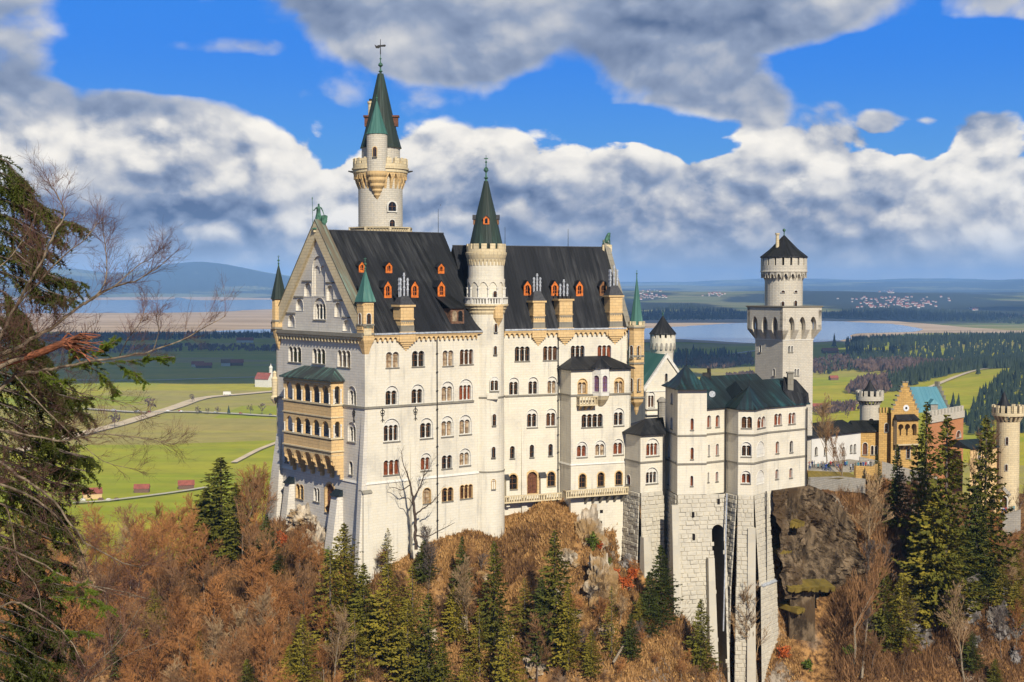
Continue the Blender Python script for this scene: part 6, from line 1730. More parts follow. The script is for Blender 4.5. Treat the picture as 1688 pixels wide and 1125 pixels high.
for px, y0, y1, w_ in ((1290.5, 497, 506, 5), (1311, 495.5, 506, 5), (1291, 479, 483, 6), (1311.5, 479, 483, 5)):
    radial_window(sq, cx, cy, r_, px, y0, y1, w_, 304.3, ringw=0.1, sill=False)

# ------------------------------------------------------------------ far small round tower and gabled hall behind the turret
Y = 292; z = lambda y: zat(y, Y); k_ = Y / FPX; c = P(1092.5, 560, Y)
ft = thing('small_round_tower', 'small white round tower with dark cone roof behind the gabled green-roofed hall', 'tower', (c.x, c.y, 150.0))
r_ = 17.3 * k_; ra = 21 * k_
mb = MB(); mb.lathe(c.x, c.y, [(r_, 150), (r_, z(590)), (r_ * 1.02, z(582)), (ra, z(570)), (ra, z(557))], 28); radial(mb, c.x, c.y, ra * 0.8, ra, z(557), z(551), 14, 0.6); mb.build('shaft', M['lime'], ft)
mb = MB()
for i in range(16):
    a = 2 * PI * (i + 0.5) / 16; rr_ = (r_ + ra) / 2 + 0.05; d_ = Vector((math.cos(a), math.sin(a))); p = Vector((c.x, c.y)) + d_ * (ra - 0.02); t_ = Vector((-d_.y, d_.x))
    W_ = Wall(p - t_ * 0.3, p + t_ * 0.3)
    if W_.n.dot(d_) < 0: W_ = Wall(p + t_ * 0.3, p - t_ * 0.3)
    mb.poly_extrude(W_, arch_pts(0.08, 0.52, z(576), z(565), 5), -0.3, 0.04)
mb.build('arch_niches', M['yard'], ft)
mb = MB(); mb.lathe(c.x, c.y, [(ra * .8, z(557)), (ra * 0.8, z(551)), (ra * 1.08, z(551)), (ra * 1.04, z(549)), (ra * 0.6, z(538)), (ra * 0.25, z(528)), (0.05, z(520))], 16); mb.build('cone_roof', M['roof'], ft)
finial(ft, c.x, c.y, z(522), 1.4, s=0.7, cross=False)
gh = thing('gabled_hall', 'white gabled hall with green copper roof seen between the corner turret and the square turret', 'castle building', (29.9, 275, 150.0))
g_d = Vector((0.93, 0.37)).normalized()
gm = P(1099, 587, 275)
Wg = Wall(gm.xy - g_d * 4.6, gm.xy + g_d * 4.6)
zE = zat(641, 274)
hs = wins(gh, Wg, [(1096, 616, 1100.4, 629, 1, 0), (1068.3, 646, 1079, 672.5, 2, 1), (1100, 649, 1106, 672, 2, 1)])
panel('wall', gh, Wg, [(0, 148), (Wg.L, 148), (Wg.L, zE), (Wg.L / 2, gm.z - 0.3), (0, zE)], hs, 'lime')
mb = MB(); W_ = Wall(Wg.p0 - Vector((Wg.n.x, Wg.n.y)) * 20, Wg.p0); mb.wbox(W_, 0, 20, 148, zE, -0.3, 0); W_ = Wall(Wg.p1, Wg.p1 - Wg.n * 20); mb.wbox(W_, 0, 20, 148, zE, -0.3, 0); mb.build('side_wall', M['lime'], gh)
mb = MB(); L_ = Wg.L
for a, b in ((-0.4, L_ / 2), (L_ + 0.4, L_ / 2)):
    mb.add([Wg.pt(a, zE - 0.4, 0.3), Wg.pt(b, gm.z, 0.3), Wg.pt(b, gm.z, -20), Wg.pt(a, zE - 0.4, -20), Wg.pt(a, zE - 0.1, 0.3), Wg.pt(b, gm.z + 0.3, 0.3), Wg.pt(b, gm.z + 0.3, -20), Wg.pt(a, zE - 0.1, -20)], [(0, 1, 2, 3), (7, 6, 5, 4), (4, 5, 1, 0), (3, 2, 6, 7), (0, 3, 7, 4)])
mb.build('roof', M['roofgreen'], gh)
mb = MB()
for sgn in (-1, 1):
    pts = [(L_ / 2 + sgn * (L_ / 2 + 0.35), zE - 0.5), (L_ / 2 + sgn * (L_ / 2 + 0.5), zE + 0.1), (L_ / 2, gm.z + 0.5), (L_ / 2, gm.z - 0.35)]
    if sum((pts[i][0] * pts[(i + 1) % 4][1] - pts[(i + 1) % 4][0] * pts[i][1]) for i in range(4)) < 0: pts = pts[::-1]
    mb.poly_extrude(Wg, pts, -0.3, 0.35, back=True)
mb.wbox(Wg, 0, L_, zE - 0.6, zE - 0.35, 0, 0.14); mb.wbox(Wg, 0, L_, zat(674, 275), zat(672.6, 275), 0, 0.5); mb.wbox(Wg, 0, L_, zat(683, 275), zat(681, 275), 0, 0.7)
mb.build('cornice', M['trim'], gh)
q = P(1091, 690, 262); mb = MB(); mb.lathe(q.x, q.y, [(0.8, 155), (0.8, zat(664, 262)), (0.95, zat(663, 262)), (0.95, zat(660, 262)), (0.3, zat(655, 262))], 8)
tag(mb.build('stone_chimney', M['yard']), 'short dark stone chimney stack standing left of the square turret', 'chimney')

# ------------------------------------------------------------------ gatehouse group on the right
def rtower(name, label, px, Y, ys, rpx, rapx, cone, mat_, zbot, mer=16, wspec=()):
    z = lambda y: zat(y, Y); k = Y / FPX; c = P(px, ys[1], Y); t = thing(name, label, 'tower', (c.x, c.y, zbot)); r, ra = rpx * k, rapx * k
    ytop, ypar, ycorb, ycb = ys
    mb = MB(); mb.lathe(c.x, c.y, [(r * 1.03, zbot), (r, z(ycb))], 28); mb.build('shaft', M[mat_], t)
    mb = MB(); radial(mb, c.x, c.y, r * 0.9, ra * 0.97, z(ycb), z(ycorb), 18, 0.4, 0, r * 1.02); mb.build('corbels', M[mat_], t)
    mb = MB(); ring_wall(mb, c.x, c.y, r * 0.85, ra, z(ycorb + 1), z(ypar), 36); radial(mb, c.x, c.y, ra * 0.86, ra, z(ypar), z(ytop), mer, 0.55); mb.build('parapet', M[mat_], t)
    mb = MB(); rc = cone[2] * k; mb.lathe(c.x + (cone[3] if len(cone) > 3 else 0), c.y, [(rc, z(ycorb)), (rc, z(cone[1])), (rc * 1.05, z(cone[1])), (rc * 0.5, z((cone[0] + cone[1]) / 2 + 1)), (0.05, z(cone[0]))], 14); mb.build('cone_roof', M['roof'], t)
    for w in wspec: radial_window(t, c.x, c.y, r, *w, Y - r, ringw=0.1, sill=False)
    return t
rtower('gatehouse_tower', 'round crenellated pale tower with a dark cone behind the low connecting building', 1434, 338, (644, 653, 659, 667), 16, 22.5, (626, 646, 11.5), 'towerst', 150, 14, [(1436, 690, 702, 8)])
rtower('corner_tower', 'round crenellated ochre tower with dark cone at the right edge of the photo', 1662, 328, (668, 680, 684, 695), 18.5, 26, (645, 672, 12, -1.0), 'sandpale', 130, 16, [(1660, 721, 734, 4), (1659, 766, 777, 4)])
cw = thing('connecting_building', 'long low pale building with dark roof between the square tower and the gatehouse', 'castle building', (P(1380, 750, 315).x, 315, 152))
Wc = Wall(xy(1338, 306), xy(1419, 318)); Wc2 = Wall(xy(1419, 318), xy(1452, 318.5))
zt = Wc.z(1400, 713)
hs = wins(cw, Wc, [(1343 + 15 * i, 737, 1347.5 + 15 * i, 751, 1, 0) for i in range(4)] + [(1401, 733, 1405, 747, 1, 0), (1407, 732, 1411, 747, 1, 0)])
panel('wall', cw, Wc, [(0, 148), (Wc.L, 148), (Wc.L, zt), (0, zt)], hs, 'white')
hs = wins(cw, Wc2, [(1422, 730, 1430, 750, 1, 0, dict(pane='door')), (1435.5, 735, 1440, 750, 1, 0), (1442, 735, 1446.5, 750, 1, 0)])
panel('wall', cw, Wc2, [(0, 148), (Wc2.L, 148), (Wc2.L, zt), (0, zt)], hs, 'gate')
prism_roof(cw, Wc, -1, Wc.L, 10, zt, zt + 2.2, 'roof', name='roof'); prism_roof(cw, Wc2, -1, Wc2.L + 1, 8, zt + .01, zt + 2.0, 'roof')
gt = thing('gatehouse', 'brown gatehouse with stepped gable, clock and turquoise roof', 'castle building', (P(1490, 760, 318).x, 318, 150))
Wa = Wall(xy(1449, 317), xy(1470, 317.5)); Wb = Wall(xy(1469, 315.8), xy(1514, 317.5)); Wc3 = Wall(xy(1514, 317.5), xy(1590, 345))
hs = wins(gt, Wa, [(1458, 698, 1464.5, 713, 1, 0)])
za_ = Wa.z(1460, 681); panel('wall', gt, Wa, [(0, 148), (Wa.L, 148), (Wa.L, za_), (0, za_)], hs, 'gate')
mb = MB()
for i in range(4): mb.wbox(Wa, Wa.L * (i + 0.1) / 4, Wa.L * (i + 0.6) / 4, za_, za_ + 1.2, -0.5, 0.05)
mb.build('crenels', M['gate'], gt)
zb_2 = Wb.z(1490, 683)
hs = wins(gt, Wb, [(1456 + 20, 735, 1463 + 20, 756, 1, 0), (1494, 736, 1500, 756, 1, 0)])
steps = [(0, 148), (Wb.L, 148), (Wb.L, zb_2)]
zap = Wb.z(1494, 631); n = 7
for i in range(n):
    w = Wb.L / 2 * (i + 0) / n * 0.94; zz = zb_2 + (zap - zb_2) * (i + 1) / n
    steps += [(Wb.L - w, zz), (Wb.L - Wb.L / 2 * (i + 1) / n * 0.94, zz)]
for i in range(n - 1, -1, -1):
    w = Wb.L / 2 * i / n * 0.94; zz = zb_2 + (zap - zb_2) * (i + 1) / n
    steps += [(Wb.L / 2 * (i + 1) / n * 0.94, zz), (w, zz)]
steps += [(0, zb_2)]
panel('stepped_gable', gt, Wb, steps, hs, 'gate')
mb = MB()
for i in range(n):   # caps of the steps
    for sgn in (0, 1):
        a0, a1 = Wb.L / 2 * i / n * 0.94, Wb.L / 2 * (i + 1) / n * 0.94 + 0.02
        if sgn: a0, a1 = Wb.L - a1, Wb.L - a0
        zz = zb_2 + (zap - zb_2) * (i + 1) / n; mb.wbox(Wb, a0 - 0.1, a1 + 0.1, zz, zz + 0.3, -0.8, 0.15)
mb.build('gable_caps', M['mould'], gt)
q = Wb.hit(1493.5, 673); 
mb = MB(); mb.poly_extrude(Wb, [(q[0] + 0.72 * math.cos(2 * PI * i / 20), q[1] + 0.72 * math.sin(2 * PI * i / 20)) for i in range(20)], 0, 0.12); ck = mb.build('clock', M['clock'], gt)
mb = MB(); mb.poly_extrude(Wb, [(q[0] + 0.3 * math.cos(2 * PI * i / 16), q[1] + 0.3 * math.sin(2 * PI * i / 16)) for i in range(16)], 0.12, 0.15)
for i in range(12):
    a = 2 * PI * i / 12; mb.tube(Wb.pt(q[0] + 0.5 * math.cos(a), q[1] + 0.5 * math.sin(a), 0.15), Wb.pt(q[0] + 0.64 * math.cos(a), q[1] + 0.64 * math.sin(a), 0.15), 0.035, 0.035, 4)
o_ = mb.build('clock_marks', M['iron'], gt); o_.parent = ck; o_.location = (0, 0, 0)
# balcony with arcade
Wl = Wall(Wb.pt(0.6, 0, 1.5).xy, Wb.pt(Wb.L - 0.9, 0, 1.5).xy); zl0, zl1 = Wb.z(1490, 722), Wb.z(1490, 692)
hs = [arch_pts(Wl.L * (0.06 + 0.31 * i), Wl.L * (0.06 + 0.31 * i + 0.24), Wb.z(1490, 717), Wb.z(1490, 698), 6) for i in range(3)]
panel('balcony_front', gt, Wl, [(0, zl0 - 1.2), (Wl.L, zl0 - 1.2), (Wl.L, zl1), (0, zl1)], hs, 'gate')
mb = MB(); mb.wbox(Wb, 0.6, 0.9, zl0 - 1.2, zl1, 0, 1.48); mb.wbox(Wb, Wb.L - 1.2, Wb.L - 0.9, zl0 - 1.2, zl1, 0, 1.48); mb.wbox(Wb, 0.6, Wb.L - 0.9, zl0 - 1.5, zl0 - 1.21, 0, 1.7)
for f in (0.15, 0.4, 0.6, 0.85): mb.wtaper(Wb, Wb.L * f, Wb.L * f + 0.3, zl0 - 2.6, zl0 - 1.5, 0, 0.2, 1.5)
mb.build('balcony', M['sandpale'], gt)
mb = MB(); mb.hexa([Wb.pt(0.3, zl1, 2.0), Wb.pt(Wb.L - 0.6, zl1, 2.0), Wb.pt(Wb.L - .6, zl1, 0), Wb.pt(0.3, zl1, 0), Wb.pt(.8, zl1 + 1.2, 0.3), Wb.pt(Wb.L - 1.2, zl1 + 1.2, 0.3), Wb.pt(Wb.L - 1.2, zl1 + 1.2, 0), Wb.pt(.8, zl1 + 1.2, 0)]); mb.build('balcony_roof', M['roof'], gt)
# turquoise roof: ridge runs back from the gable to the right
zr = zat(638, 322); zg = zat(677, 322)
r0, r1 = P(1500, 638, 322), P(1545, 637.5, 338); e0, e1 = P(1513, 681, 320), P(1564, 675, 336)
mb = MB(); bk0 = r0 + (r0 - e0).to_3d(); 
f0 = Vector((2 * r0.x - e0.x, 2 * r0.y - e0.y, e0.z)); f1 = Vector((2 * r1.x - e1.x, 2 * r1.y - e1.y, e1.z))
mb.add([e0, e1, r1, r0, f0, f1], [(0, 1, 2, 3), (3, 2, 5, 4), (0, 3, 4), (1, 5, 2), (0, 4, 5, 1)]); mb.build('roof', M['rooftq'], gt)
q = P(1539, 672, 327); mb = MB(); mb.box(q.x - 0.8, q.x + 0.8, q.y - 0.6, q.y + 2, q.z - 1, q.z + 0.8); dd = mb.build('dormer', M['yard'], gt)
mb = MB(); mb.hexa([q + Vector(v) for v in ((-1.1, -0.8, 0.8), (1.1, -0.8, 0.8), (1.1, 2, .8), (-1.1, 2, .8), (-0.1, -0.5, 1.9), (0.1, -0.5, 1.9), (.1, 2, 1.9), (-.1, 2, 1.9))]); o_ = mb.build('dormer_roof', M['rooftq'], gt); o_.parent = dd; o_.location = (0, 0, 0)
We = Wall(e1.xy + Vector((0.3, 0)), f1.xy + Vector((0.3, 0.0)))
We = Wall(r1.xy + (e1.xy - r1.xy) * -1.0, e1.xy) if False else Wall(Vector((r1.x * 2 - e1.x, r1.y * 2 - e1.y)), e1.xy)
mb = MB(); n = 6
for i in range(n):
    for sg in (0, 1):
        L_ = We.L / 2; a0, a1 = L_ * i / n, L_ * (i + 1) / n + 0.3
        if sg: a0, a1 = We.L - a1, We.L - a0
        mb.wbox(We, a0, a1, e1.z - 3, e1.z + (r1.z - e1.z + 1.2) * (i + 1) / n, -0.4 - 0.002 * i, 0.4 + 0.002 * i)
mb.build('rear_stepped_gable', M['mould'], gt)
Wr = Wall(xy(1528, 322), xy(1588, 338)); zr1 = Wr.z(1560, 690)
hs = wins(gt, Wr, [(1576, 710, 1584, 722, 1, 0, dict(pane='door'))])
panel('wall', gt, Wr, [(0, 140), (Wr.L, 140), (Wr.L, Wr.z(1560, 693)), (0, Wr.z(1560, 693))], hs, 'gatered')
mb = MB(); zp_ = Wr.z(1560, 693); mb.wbox(Wr, 0, Wr.L, zp_, zp_ + 1.6, -0.5, 0.3); 
for i in range(11): mb.wbox(Wr, Wr.L * (i + 0.1) / 11, Wr.L * (i + 0.65) / 11, zp_ + 1.6, zp_ + 2.8, -0.3, 0.3)
mb.build('crenellated_parapet', M['towerst'], gt)
rb = thing('ochre_building', 'tall orange and yellow building mostly hidden behind conifers at the right', 'castle building', (P(1630, 800, 325).x, 325, 145))
Wo = Wall(xy(1600, 322), xy(1644, 326)); hs = wins(rb, Wo, [(1612, 745, 1616, 757, 1, 0), (1612, 775, 1616, 787, 1, 0)])
panel('wall', rb, Wo, [(0, 130), (Wo.L, 130), (Wo.L, Wo.z(1630, 737)), (0, Wo.z(1630, 737))], hs, 'sand')
prism_roof(rb, Wo, 0, Wo.L, 8, Wo.z(1630, 737), Wo.z(1630, 737) + 1.5, 'roofdkgreen')
sg_ = thing('gate_porch', 'small stone gate porch with arched door at the foot of the corner tower', 'porch', (P(1655, 835, 318).x, 318, 138))
Wq = Wall(xy(1645, 319), xy(1664, 318)); hs = [window(sg_, Wq, Wq.bx(1651, 819, 1660, 838), 1, False, pane='door', ringw=0.3, sill=False)]
za_ = Wq.z(1655, 818); panel('wall', sg_, Wq, [(0, 130), (Wq.L, 130), (Wq.L, za_), (Wq.L / 2, za_ + 1.4), (0, za_)], hs, 'gate')
mb = MB()
for sgn in (-1, 1):
    L_ = Wq.L
    mb.add([Wq.pt(L_ / 2, za_ + 1.6, 0.3), Wq.pt(L_ / 2 + sgn * (L_ / 2 + .3), za_ - 0.1, 0.3), Wq.pt(L_ / 2 + sgn * (L_ / 2 + .3), za_ - 0.1, -4), Wq.pt(L_ / 2, za_ + 1.6, -4)], [(0, 1, 2, 3)])
mb.build('roof', M['yard'], sg_)
# low walls of the upper courtyard and terrace
def low_wall(name, label, pts, h, m, thick=0.5, below=3.0):
    mb = MB()
    for (a, b) in zip(pts, pts[1:]):
        W_ = Wall((a[0], a[1]), (b[0], b[1]))
        mb.hexa([W_.pt(0, a[2] - below, thick / 2), W_.pt(W_.L, b[2] - below, thick / 2), W_.pt(W_.L, b[2] - below, -thick / 2), W_.pt(0, a[2] - below, -thick / 2),
                 W_.pt(0, a[2] + h, thick / 2), W_.pt(W_.L, b[2] + h, thick / 2), W_.pt(W_.L, b[2] + h, -thick / 2), W_.pt(0, a[2] + h, -thick / 2)])
    o = mb.build(name, M[m]); tag(o, label, 'wall'); return o
low_wall('retaining_wall', 'low grey retaining wall edging the grass strip right of the side wing', [P(1334, 790, 258), P(1385, 788, 268), P(1425, 792, 274)], 0.3, 'yard', below=2.5)
low_wall('parapet_wall', 'brown parapet wall beside the crowd in the courtyard', [P(1409, 779, 277), P(1440, 780, 280), P(1452, 770, 290)], 1.3, 'gate', below=1.5)
low_wall('parapet_wall', 'pale stone parapet wall below the small gate porch', [P(1652, 862, 312), P(1682, 852, 312)], 1.6, 'yard', below=3)
low_wall('parapet_wall', 'pale wall running below the brown gatehouse front', [P(1417, 757, 306), P(1455, 765, 306), P(1545, 790, 306)], 0.5, 'yard', below=6)
# ================================================================== far woods, villages, farms
nr_ = np.random.default_rng(3)
def in_poly(px, py, poly):
    c = False; n = len(poly)
    for i in range(n):
        x0, y0 = poly[i]; x1, y1 = poly[i - 1]
        if (y0 > py) != (y1 > py) and px < (x1 - x0) * (py - y0) / (y1 - y0) + x0: c = not c
    return c
def samp(poly, n, uniform=False):
    """n points on the land inside an outline"""
    w = [G(*p) for p in poly]; pp = [(p.x, p.y) for p in w]
    x0, x1 = min(p[0] for p in pp), max(p[0] for p in pp); y0, y1 = min(p[1] for p in pp), max(p[1] for p in pp)
    out = []; k = 0
    while len(out) < n and k < n * 40:
        k += 1; x = nr_.uniform(x0, x1); y = nr_.uniform(y0, y1)
        if in_poly(x, y, pp): out.append((x, y))
    return np.array(out)
def cone_trees(xy, h0, h1, wr=0.17):
    z = ground_z(xy[:, 0], xy[:, 1]); V = []; F = []; n = 0
    for (x, y), zz in zip(xy, z):
        h = nr_.uniform(h0, h1) * nr_.uniform(0.7, 1.0); r = h * wr * nr_.uniform(0.8, 1.3); a0 = nr_.uniform(0, 6)
        for (za, zb_, rr) in ((0.08, 0.62, 1.0), (0.36, 0.84, 0.72), (0.6, 1.0, 0.45)):
            K = 5
            for i in range(K):
                a = a0 + 2 * PI * i / K; j = nr_.uniform(0.75, 1.2)
                V.append((x + r * rr * j * math.cos(a), y + r * rr * j * math.sin(a), zz + h * (za + nr_.uniform(-.03, .03))))
            V.append((x, y, zz + h * zb_))
            for i in range(K): F.append((n + i, n + (i + 1) % K, n + K))
            n += K + 1
    return V, F
_ico = None
def blob_trees(xy, h0, h1):
    z = ground_z(xy[:, 0], xy[:, 1]); V = []; F = []; n = 0
    for (x, y), zz in zip(xy, z):
        h = nr_.uniform(h0, h1); 
        for q in range(7):   # tufts of twigs: thin upright diamonds
            a = nr_.uniform(0, 2 * PI); d = h * 0.28 * nr_.random() ** 0.5; cx, cy = x + d * math.cos(a), y + d * math.sin(a)
            zc = zz + h * nr_.uniform(0.35, 0.75); s = h * nr_.uniform(0.12, 0.22)
            ax = nr_.uniform(0, PI); ux, uy = math.cos(ax) * s, math.sin(ax) * s
            V += [(cx - ux, cy - uy, zc), (cx, cy, zc - s * 1.8), (cx + ux, cy + uy, zc), (cx, cy, zc + s * 1.9)]
            F += [(n, n + 1, n + 3), (n + 1, n + 2, n + 3)]; n += 4
        V += [(x - h * .012, y, zz), (x + h * .012, y, zz), (x, y, zz + h * 0.7)]; F += [(n, n + 1, n + 2)]; n += 3
    return V, F
def forest(name, poly, n, h0, h1, m='farspruce', kind='cone', wr=0.17):
    xy_ = samp(poly, n); V, F = (cone_trees(xy_, h0, h1, wr) if kind == 'cone' else blob_trees(xy_, h0, h1))
    o = link(name, np_mesh(name, V, F, M[m])); o['kind'] = 'stuff'; return o
tag(forest('conifer_forest', [(1392, 580), (1420, 565), (1560, 558), (1720, 560), (1720, 610), (1560, 608), (1450, 606), (1400, 600)], 2600, 20, 30), 'dark conifer forest on the plain right of the square tower', 'forest')
tag(forest('bare_wood', [(1395, 606), (1470, 600), (1560, 606), (1600, 608), (1500, 622), (1420, 616)], 700, 14, 20, 'farbare', 'blob'), 'brown leafless wood along the near edge of the dark conifer forest', 'forest')
tag(forest('conifer_forest', [(1460, 640), (1520, 622), (1600, 606), (1720, 592), (1720, 612), (1620, 622), (1530, 640), (1470, 652)], 1900, 20, 30), 'slanting belt of dark conifers above the gatehouse roofs', 'forest')
tag(forest('bare_wood', [(1395, 650), (1420, 634), (1480, 630), (1470, 652), (1420, 658)], 320, 12, 17, 'farbare', 'blob'), 'purplish leafless trees at the left end of the conifer belt', 'forest')
tag(forest('conifer_forest', [(1590, 700), (1610, 668), (1640, 652), (1700, 625), (1760, 610), (1760, 720), (1600, 720)], 700, 17, 26, wr=0.2), 'near hillside of dark conifers at the right edge above the corner tower', 'forest')
tag(forest('conifer_forest', [(1080, 604), (1120, 588), (1200, 586), (1205, 598), (1130, 604)], 260, 18, 27), 'group of dark conifers on the lake shore left of the square tower', 'forest')
tag(forest('bare_wood', [(1100, 606), (1150, 596), (1240, 592), (1240, 604), (1180, 610)], 300, 10, 17, 'farbare', 'blob'), 'leafless trees between the lake and fields left of the square tower', 'forest')
tag(forest('bare_wood', [(1180, 640), (1200, 624), (1245, 618), (1245, 636)], 160, 9, 14, 'farbare', 'blob'), 'brown leafless thicket in the fields beside the square tower', 'forest')
tag(forest('bare_wood', [(1338, 600), (1400, 590), (1400, 612), (1340, 622)], 220, 10, 16, 'farbare', 'blob'), 'brown leafless trees right of the square tower shaft', 'forest')
tag(forest('bare_wood', [(1338, 680), (1370, 672), (1410, 668), (1420, 678), (1350, 688)], 90, 8, 11, 'farbare', 'blob'), 'low brown hedgerow trees in the fields right of the square tower', 'forest')
tag(forest('conifer_forest', [(1345, 608), (1400, 602), (1410, 612), (1360, 620)], 34, 18, 26), 'scattered dark conifers among fields right of the square tower', 'forest')
tag(forest('conifer_forest', [(-60, 568), (150, 565), (330, 560), (480, 557), (480, 552), (330, 553), (-60, 555)], 1500, 18, 26), 'dark line of woodland along the near shore of the left lake', 'forest')
tag(forest('bare_wood', [(60, 590), (330, 580), (470, 582), (470, 574), (300, 572), (60, 578)], 420, 10, 16, 'farbare', 'blob'), 'scattered leafless trees in the shaded fields at the left', 'forest')
tag(forest('conifer_forest', [(1040, 522), (1120, 512), (1240, 520), (1240, 528), (1050, 530)], 900, 22, 34), 'dark woods beyond the lake left of the square tower', 'forest')
tag(forest('conifer_forest', [(1355, 520), (1450, 514), (1560, 518), (1700, 524), (1700, 536), (1500, 528), (1360, 524)], 1500, 22, 34), 'dark woods along the far shore right of the square tower', 'forest')
tag(forest('conifer_forest', [(150, 486), (480, 484), (480, 489), (330, 487), (150, 488)], 600, 26, 40), 'dark woods beyond the left lake below the blue mountain', 'forest')

# single trees on the plain
def far_tree(kind, px, py, h, label, group=None):
    p = G(px, py); p.z = gz(p.x, p.y); a = np.array([[0.0, 0.0]])
    name = 'conifer_tree' if kind == 'cone' else 'leafless_tree'
    t = thing(name, label, 'tree', p, group)
    V, F = [], []
    if kind == 'cone':
        for (za, zb_, rr) in ((0.08, 0.5, 1.0), (0.28, 0.7, 0.8), (0.46, 0.86, 0.58), (0.66, 1.0, 0.36)):
            n = len(V); K = 9
            for i in range(K):
                a = 2 * PI * i / K; j = nr_.uniform(0.7, 1.2); V.append((h * .2 * rr * j * math.cos(a), h * .2 * rr * j * math.sin(a), h * (za + nr_.uniform(-.04, .04))))
            V.append((0, 0, h * zb_)); F += [(n + i, n + (i + 1) % K, n + K) for i in range(K)]
        link('crown', np_mesh('crown', V, F, M['farspruce']), t)
    else:
        for q in range(60):
            n = len(V); d = nr_.normal(size=3); d /= np.linalg.norm(d); c = np.array([0, 0, h * .62]) + d * h * .36 * nr_.random() ** .4 * np.array([1, 1, .95]); s = h * .06; u = nr_.normal(size=3) * s; w = nr_.normal(size=3) * s
            V += [tuple(c - u), tuple(c + w), tuple(c + u)]; F.append((n, n + 1, n + 2))
        link('crown', np_mesh('crown', V, F, M['farbare']), t)
    mb = MB(); mb.tube((0, 0, 0), (0, 0, h * 0.6), h * 0.025, h * 0.012, 5); mb.build('trunk', M['bark'], t, local=True)
far_tree('blob', 248, 681, 26, 'large leafless tree beside the crossing of the two pale roads')
for px, h in ((326, 13), (342, 11), (359, 12), (413, 15), (432, 17)):
    far_tree('blob', px, 683, h, 'small leafless tree standing along the pale country road', 'leafless trees along the country road')
far_tree('cone', 377, 683, 14, 'dark bushy conifer beside the pale country road')
far_tree('blob', 189, 706, 24, 'leafless tree near the gravel road behind the foreground branches')
far_tree('blob', 317, 664, 14, 'lone small leafless tree above the gravel road')
for px, py, h in ((1206, 604, 38), (1213, 603, 40), (1375, 582, 40), (1143, 597, 44), (1362, 600, 30)):
    far_tree('cone', px, py, h, 'tall dark conifer standing among the fields near the lake', 'single conifers near the lake')
far_tree('cone', 1612, 638, 26, 'round dark conifer alone in the meadow right of the turquoise roof')
for px, py in ((1571, 680), (1580, 682)): far_tree('cone', px, py, 28, 'dark conifer standing just behind the turquoise roof', 'conifers behind the turquoise roof')
far_tree('blob', 1397, 690, 12, 'bare bush alone in the field left of the gatehouse tower')

# houses, barns
def house(name, label, cat, px, py, L, W_, h, rh, ang, wall, roof, group=None, z=None):
    p = G(px, py); p.z = gz(p.x, p.y); t = thing(name, label, cat, p, group, rz=ang)
    mb = MB(); mb.box(-L / 2, L / 2, -W_ / 2, W_ / 2, -1, h)
    mb.add([(-L / 2, -W_ / 2, h), (-L / 2, W_ / 2, h), (-L / 2, 0, h + rh), (L / 2, -W_ / 2, h), (L / 2, W_ / 2, h), (L / 2, 0, h + rh)], [(0, 2, 1), (3, 4, 5)])
    mb.build('walls', M[wall], t, local=True)
    mb = MB(); e = L * 0.04; k = 1.12; th = 0.35
    for s in (-1, 1):
        mb.add([(-L / 2 - e, s * W_ / 2 * k, h - rh * 0.12), (L / 2 + e, s * W_ / 2 * k, h - rh * 0.12), (L / 2 + e, 0, h + rh), (-L / 2 - e, 0, h + rh),
                (-L / 2 - e, s * W_ / 2 * k, h - rh * 0.12 + th), (L / 2 + e, s * W_ / 2 * k, h - rh * 0.12 + th), (L / 2 + e, 0, h + rh + th), (-L / 2 - e, 0, h + rh + th)], [(0, 1, 2, 3), (4, 5, 6, 7), (0, 1, 5, 4), (0, 3, 7, 4), (1, 2, 6, 5)])
    mb.build('roof', M[roof], t, local=True); return t
house('barn', 'dark wooden barn with red roof standing alone in the meadow, middle of three', 'barn', 234, 812, 13, 8, 4.0, 3.2, 0.12, 'wood', 'redtile')
house('barn', 'dark wooden barn with red roof and open gable, nearest the big spruce', 'barn', 307, 806, 14, 9, 4.0, 3.6, 0.25, 'wood', 'redtile')
house('farmhouse', 'tan farmhouse with red roof and clutter beside it at the left', 'farmhouse', 152, 822, 16, 11, 5.0, 4.0, 0.35, 'sand', 'redtile')
house('farmhouse', 'low farm building with dull red roof, left one of the pair beyond the road', 'farmhouse', 326, 605, 26, 14, 6, 6, 0.1, 'white', 'redtile')
house('barn', 'long dull red roofed barn beside the low farmhouse beyond the road', 'barn', 336, 607, 34, 15, 6, 6, 0.1, 'wood', 'redtile')
house('farmhouse', 'white farmhouse in the shaded field right of the barn pair', 'farmhouse', 372, 604, 20, 12, 8, 7, 0.2, 'white', 'wood')
house('barn', 'red roofed barn beside the white farmhouse in the shaded field', 'barn', 386, 603, 40, 16, 7, 7, 0.1, 'wood', 'redtile')
house('farmhouse', 'distant farmhouse near the left lake shore', 'farmhouse', 404, 565, 50, 22, 8, 8, 0.1, 'white', 'redtile')
house('barn', 'long barn with orange roof right of the square tower base', 'barn', 1347, 674, 34, 10, 4, 3.5, 0.1, 'wood', 'redtile')
house('barn', 'small dark barn with reddish roof in the meadow right of the square tower', 'barn', 1374, 629, 16, 10, 4.5, 4, 0.2, 'wood', 'redtile')
house('farmhouse', 'red roofed farm among trees right of the square tower, farther back', 'farmhouse', 1368, 588, 40, 14, 6, 7, 0.2, 'wood', 'redtile')
house('barn', 'tiny dark hut in the meadow beside the gatehouse tower', 'hut', 1403, 678, 8, 6, 3, 2.2, 0.2, 'wood', 'redtile')
house('barn', 'bright red roofed barn on the slope at the far right', 'barn', 1652, 617, 28, 12, 5, 5, 0.0, 'wood', 'redtile')
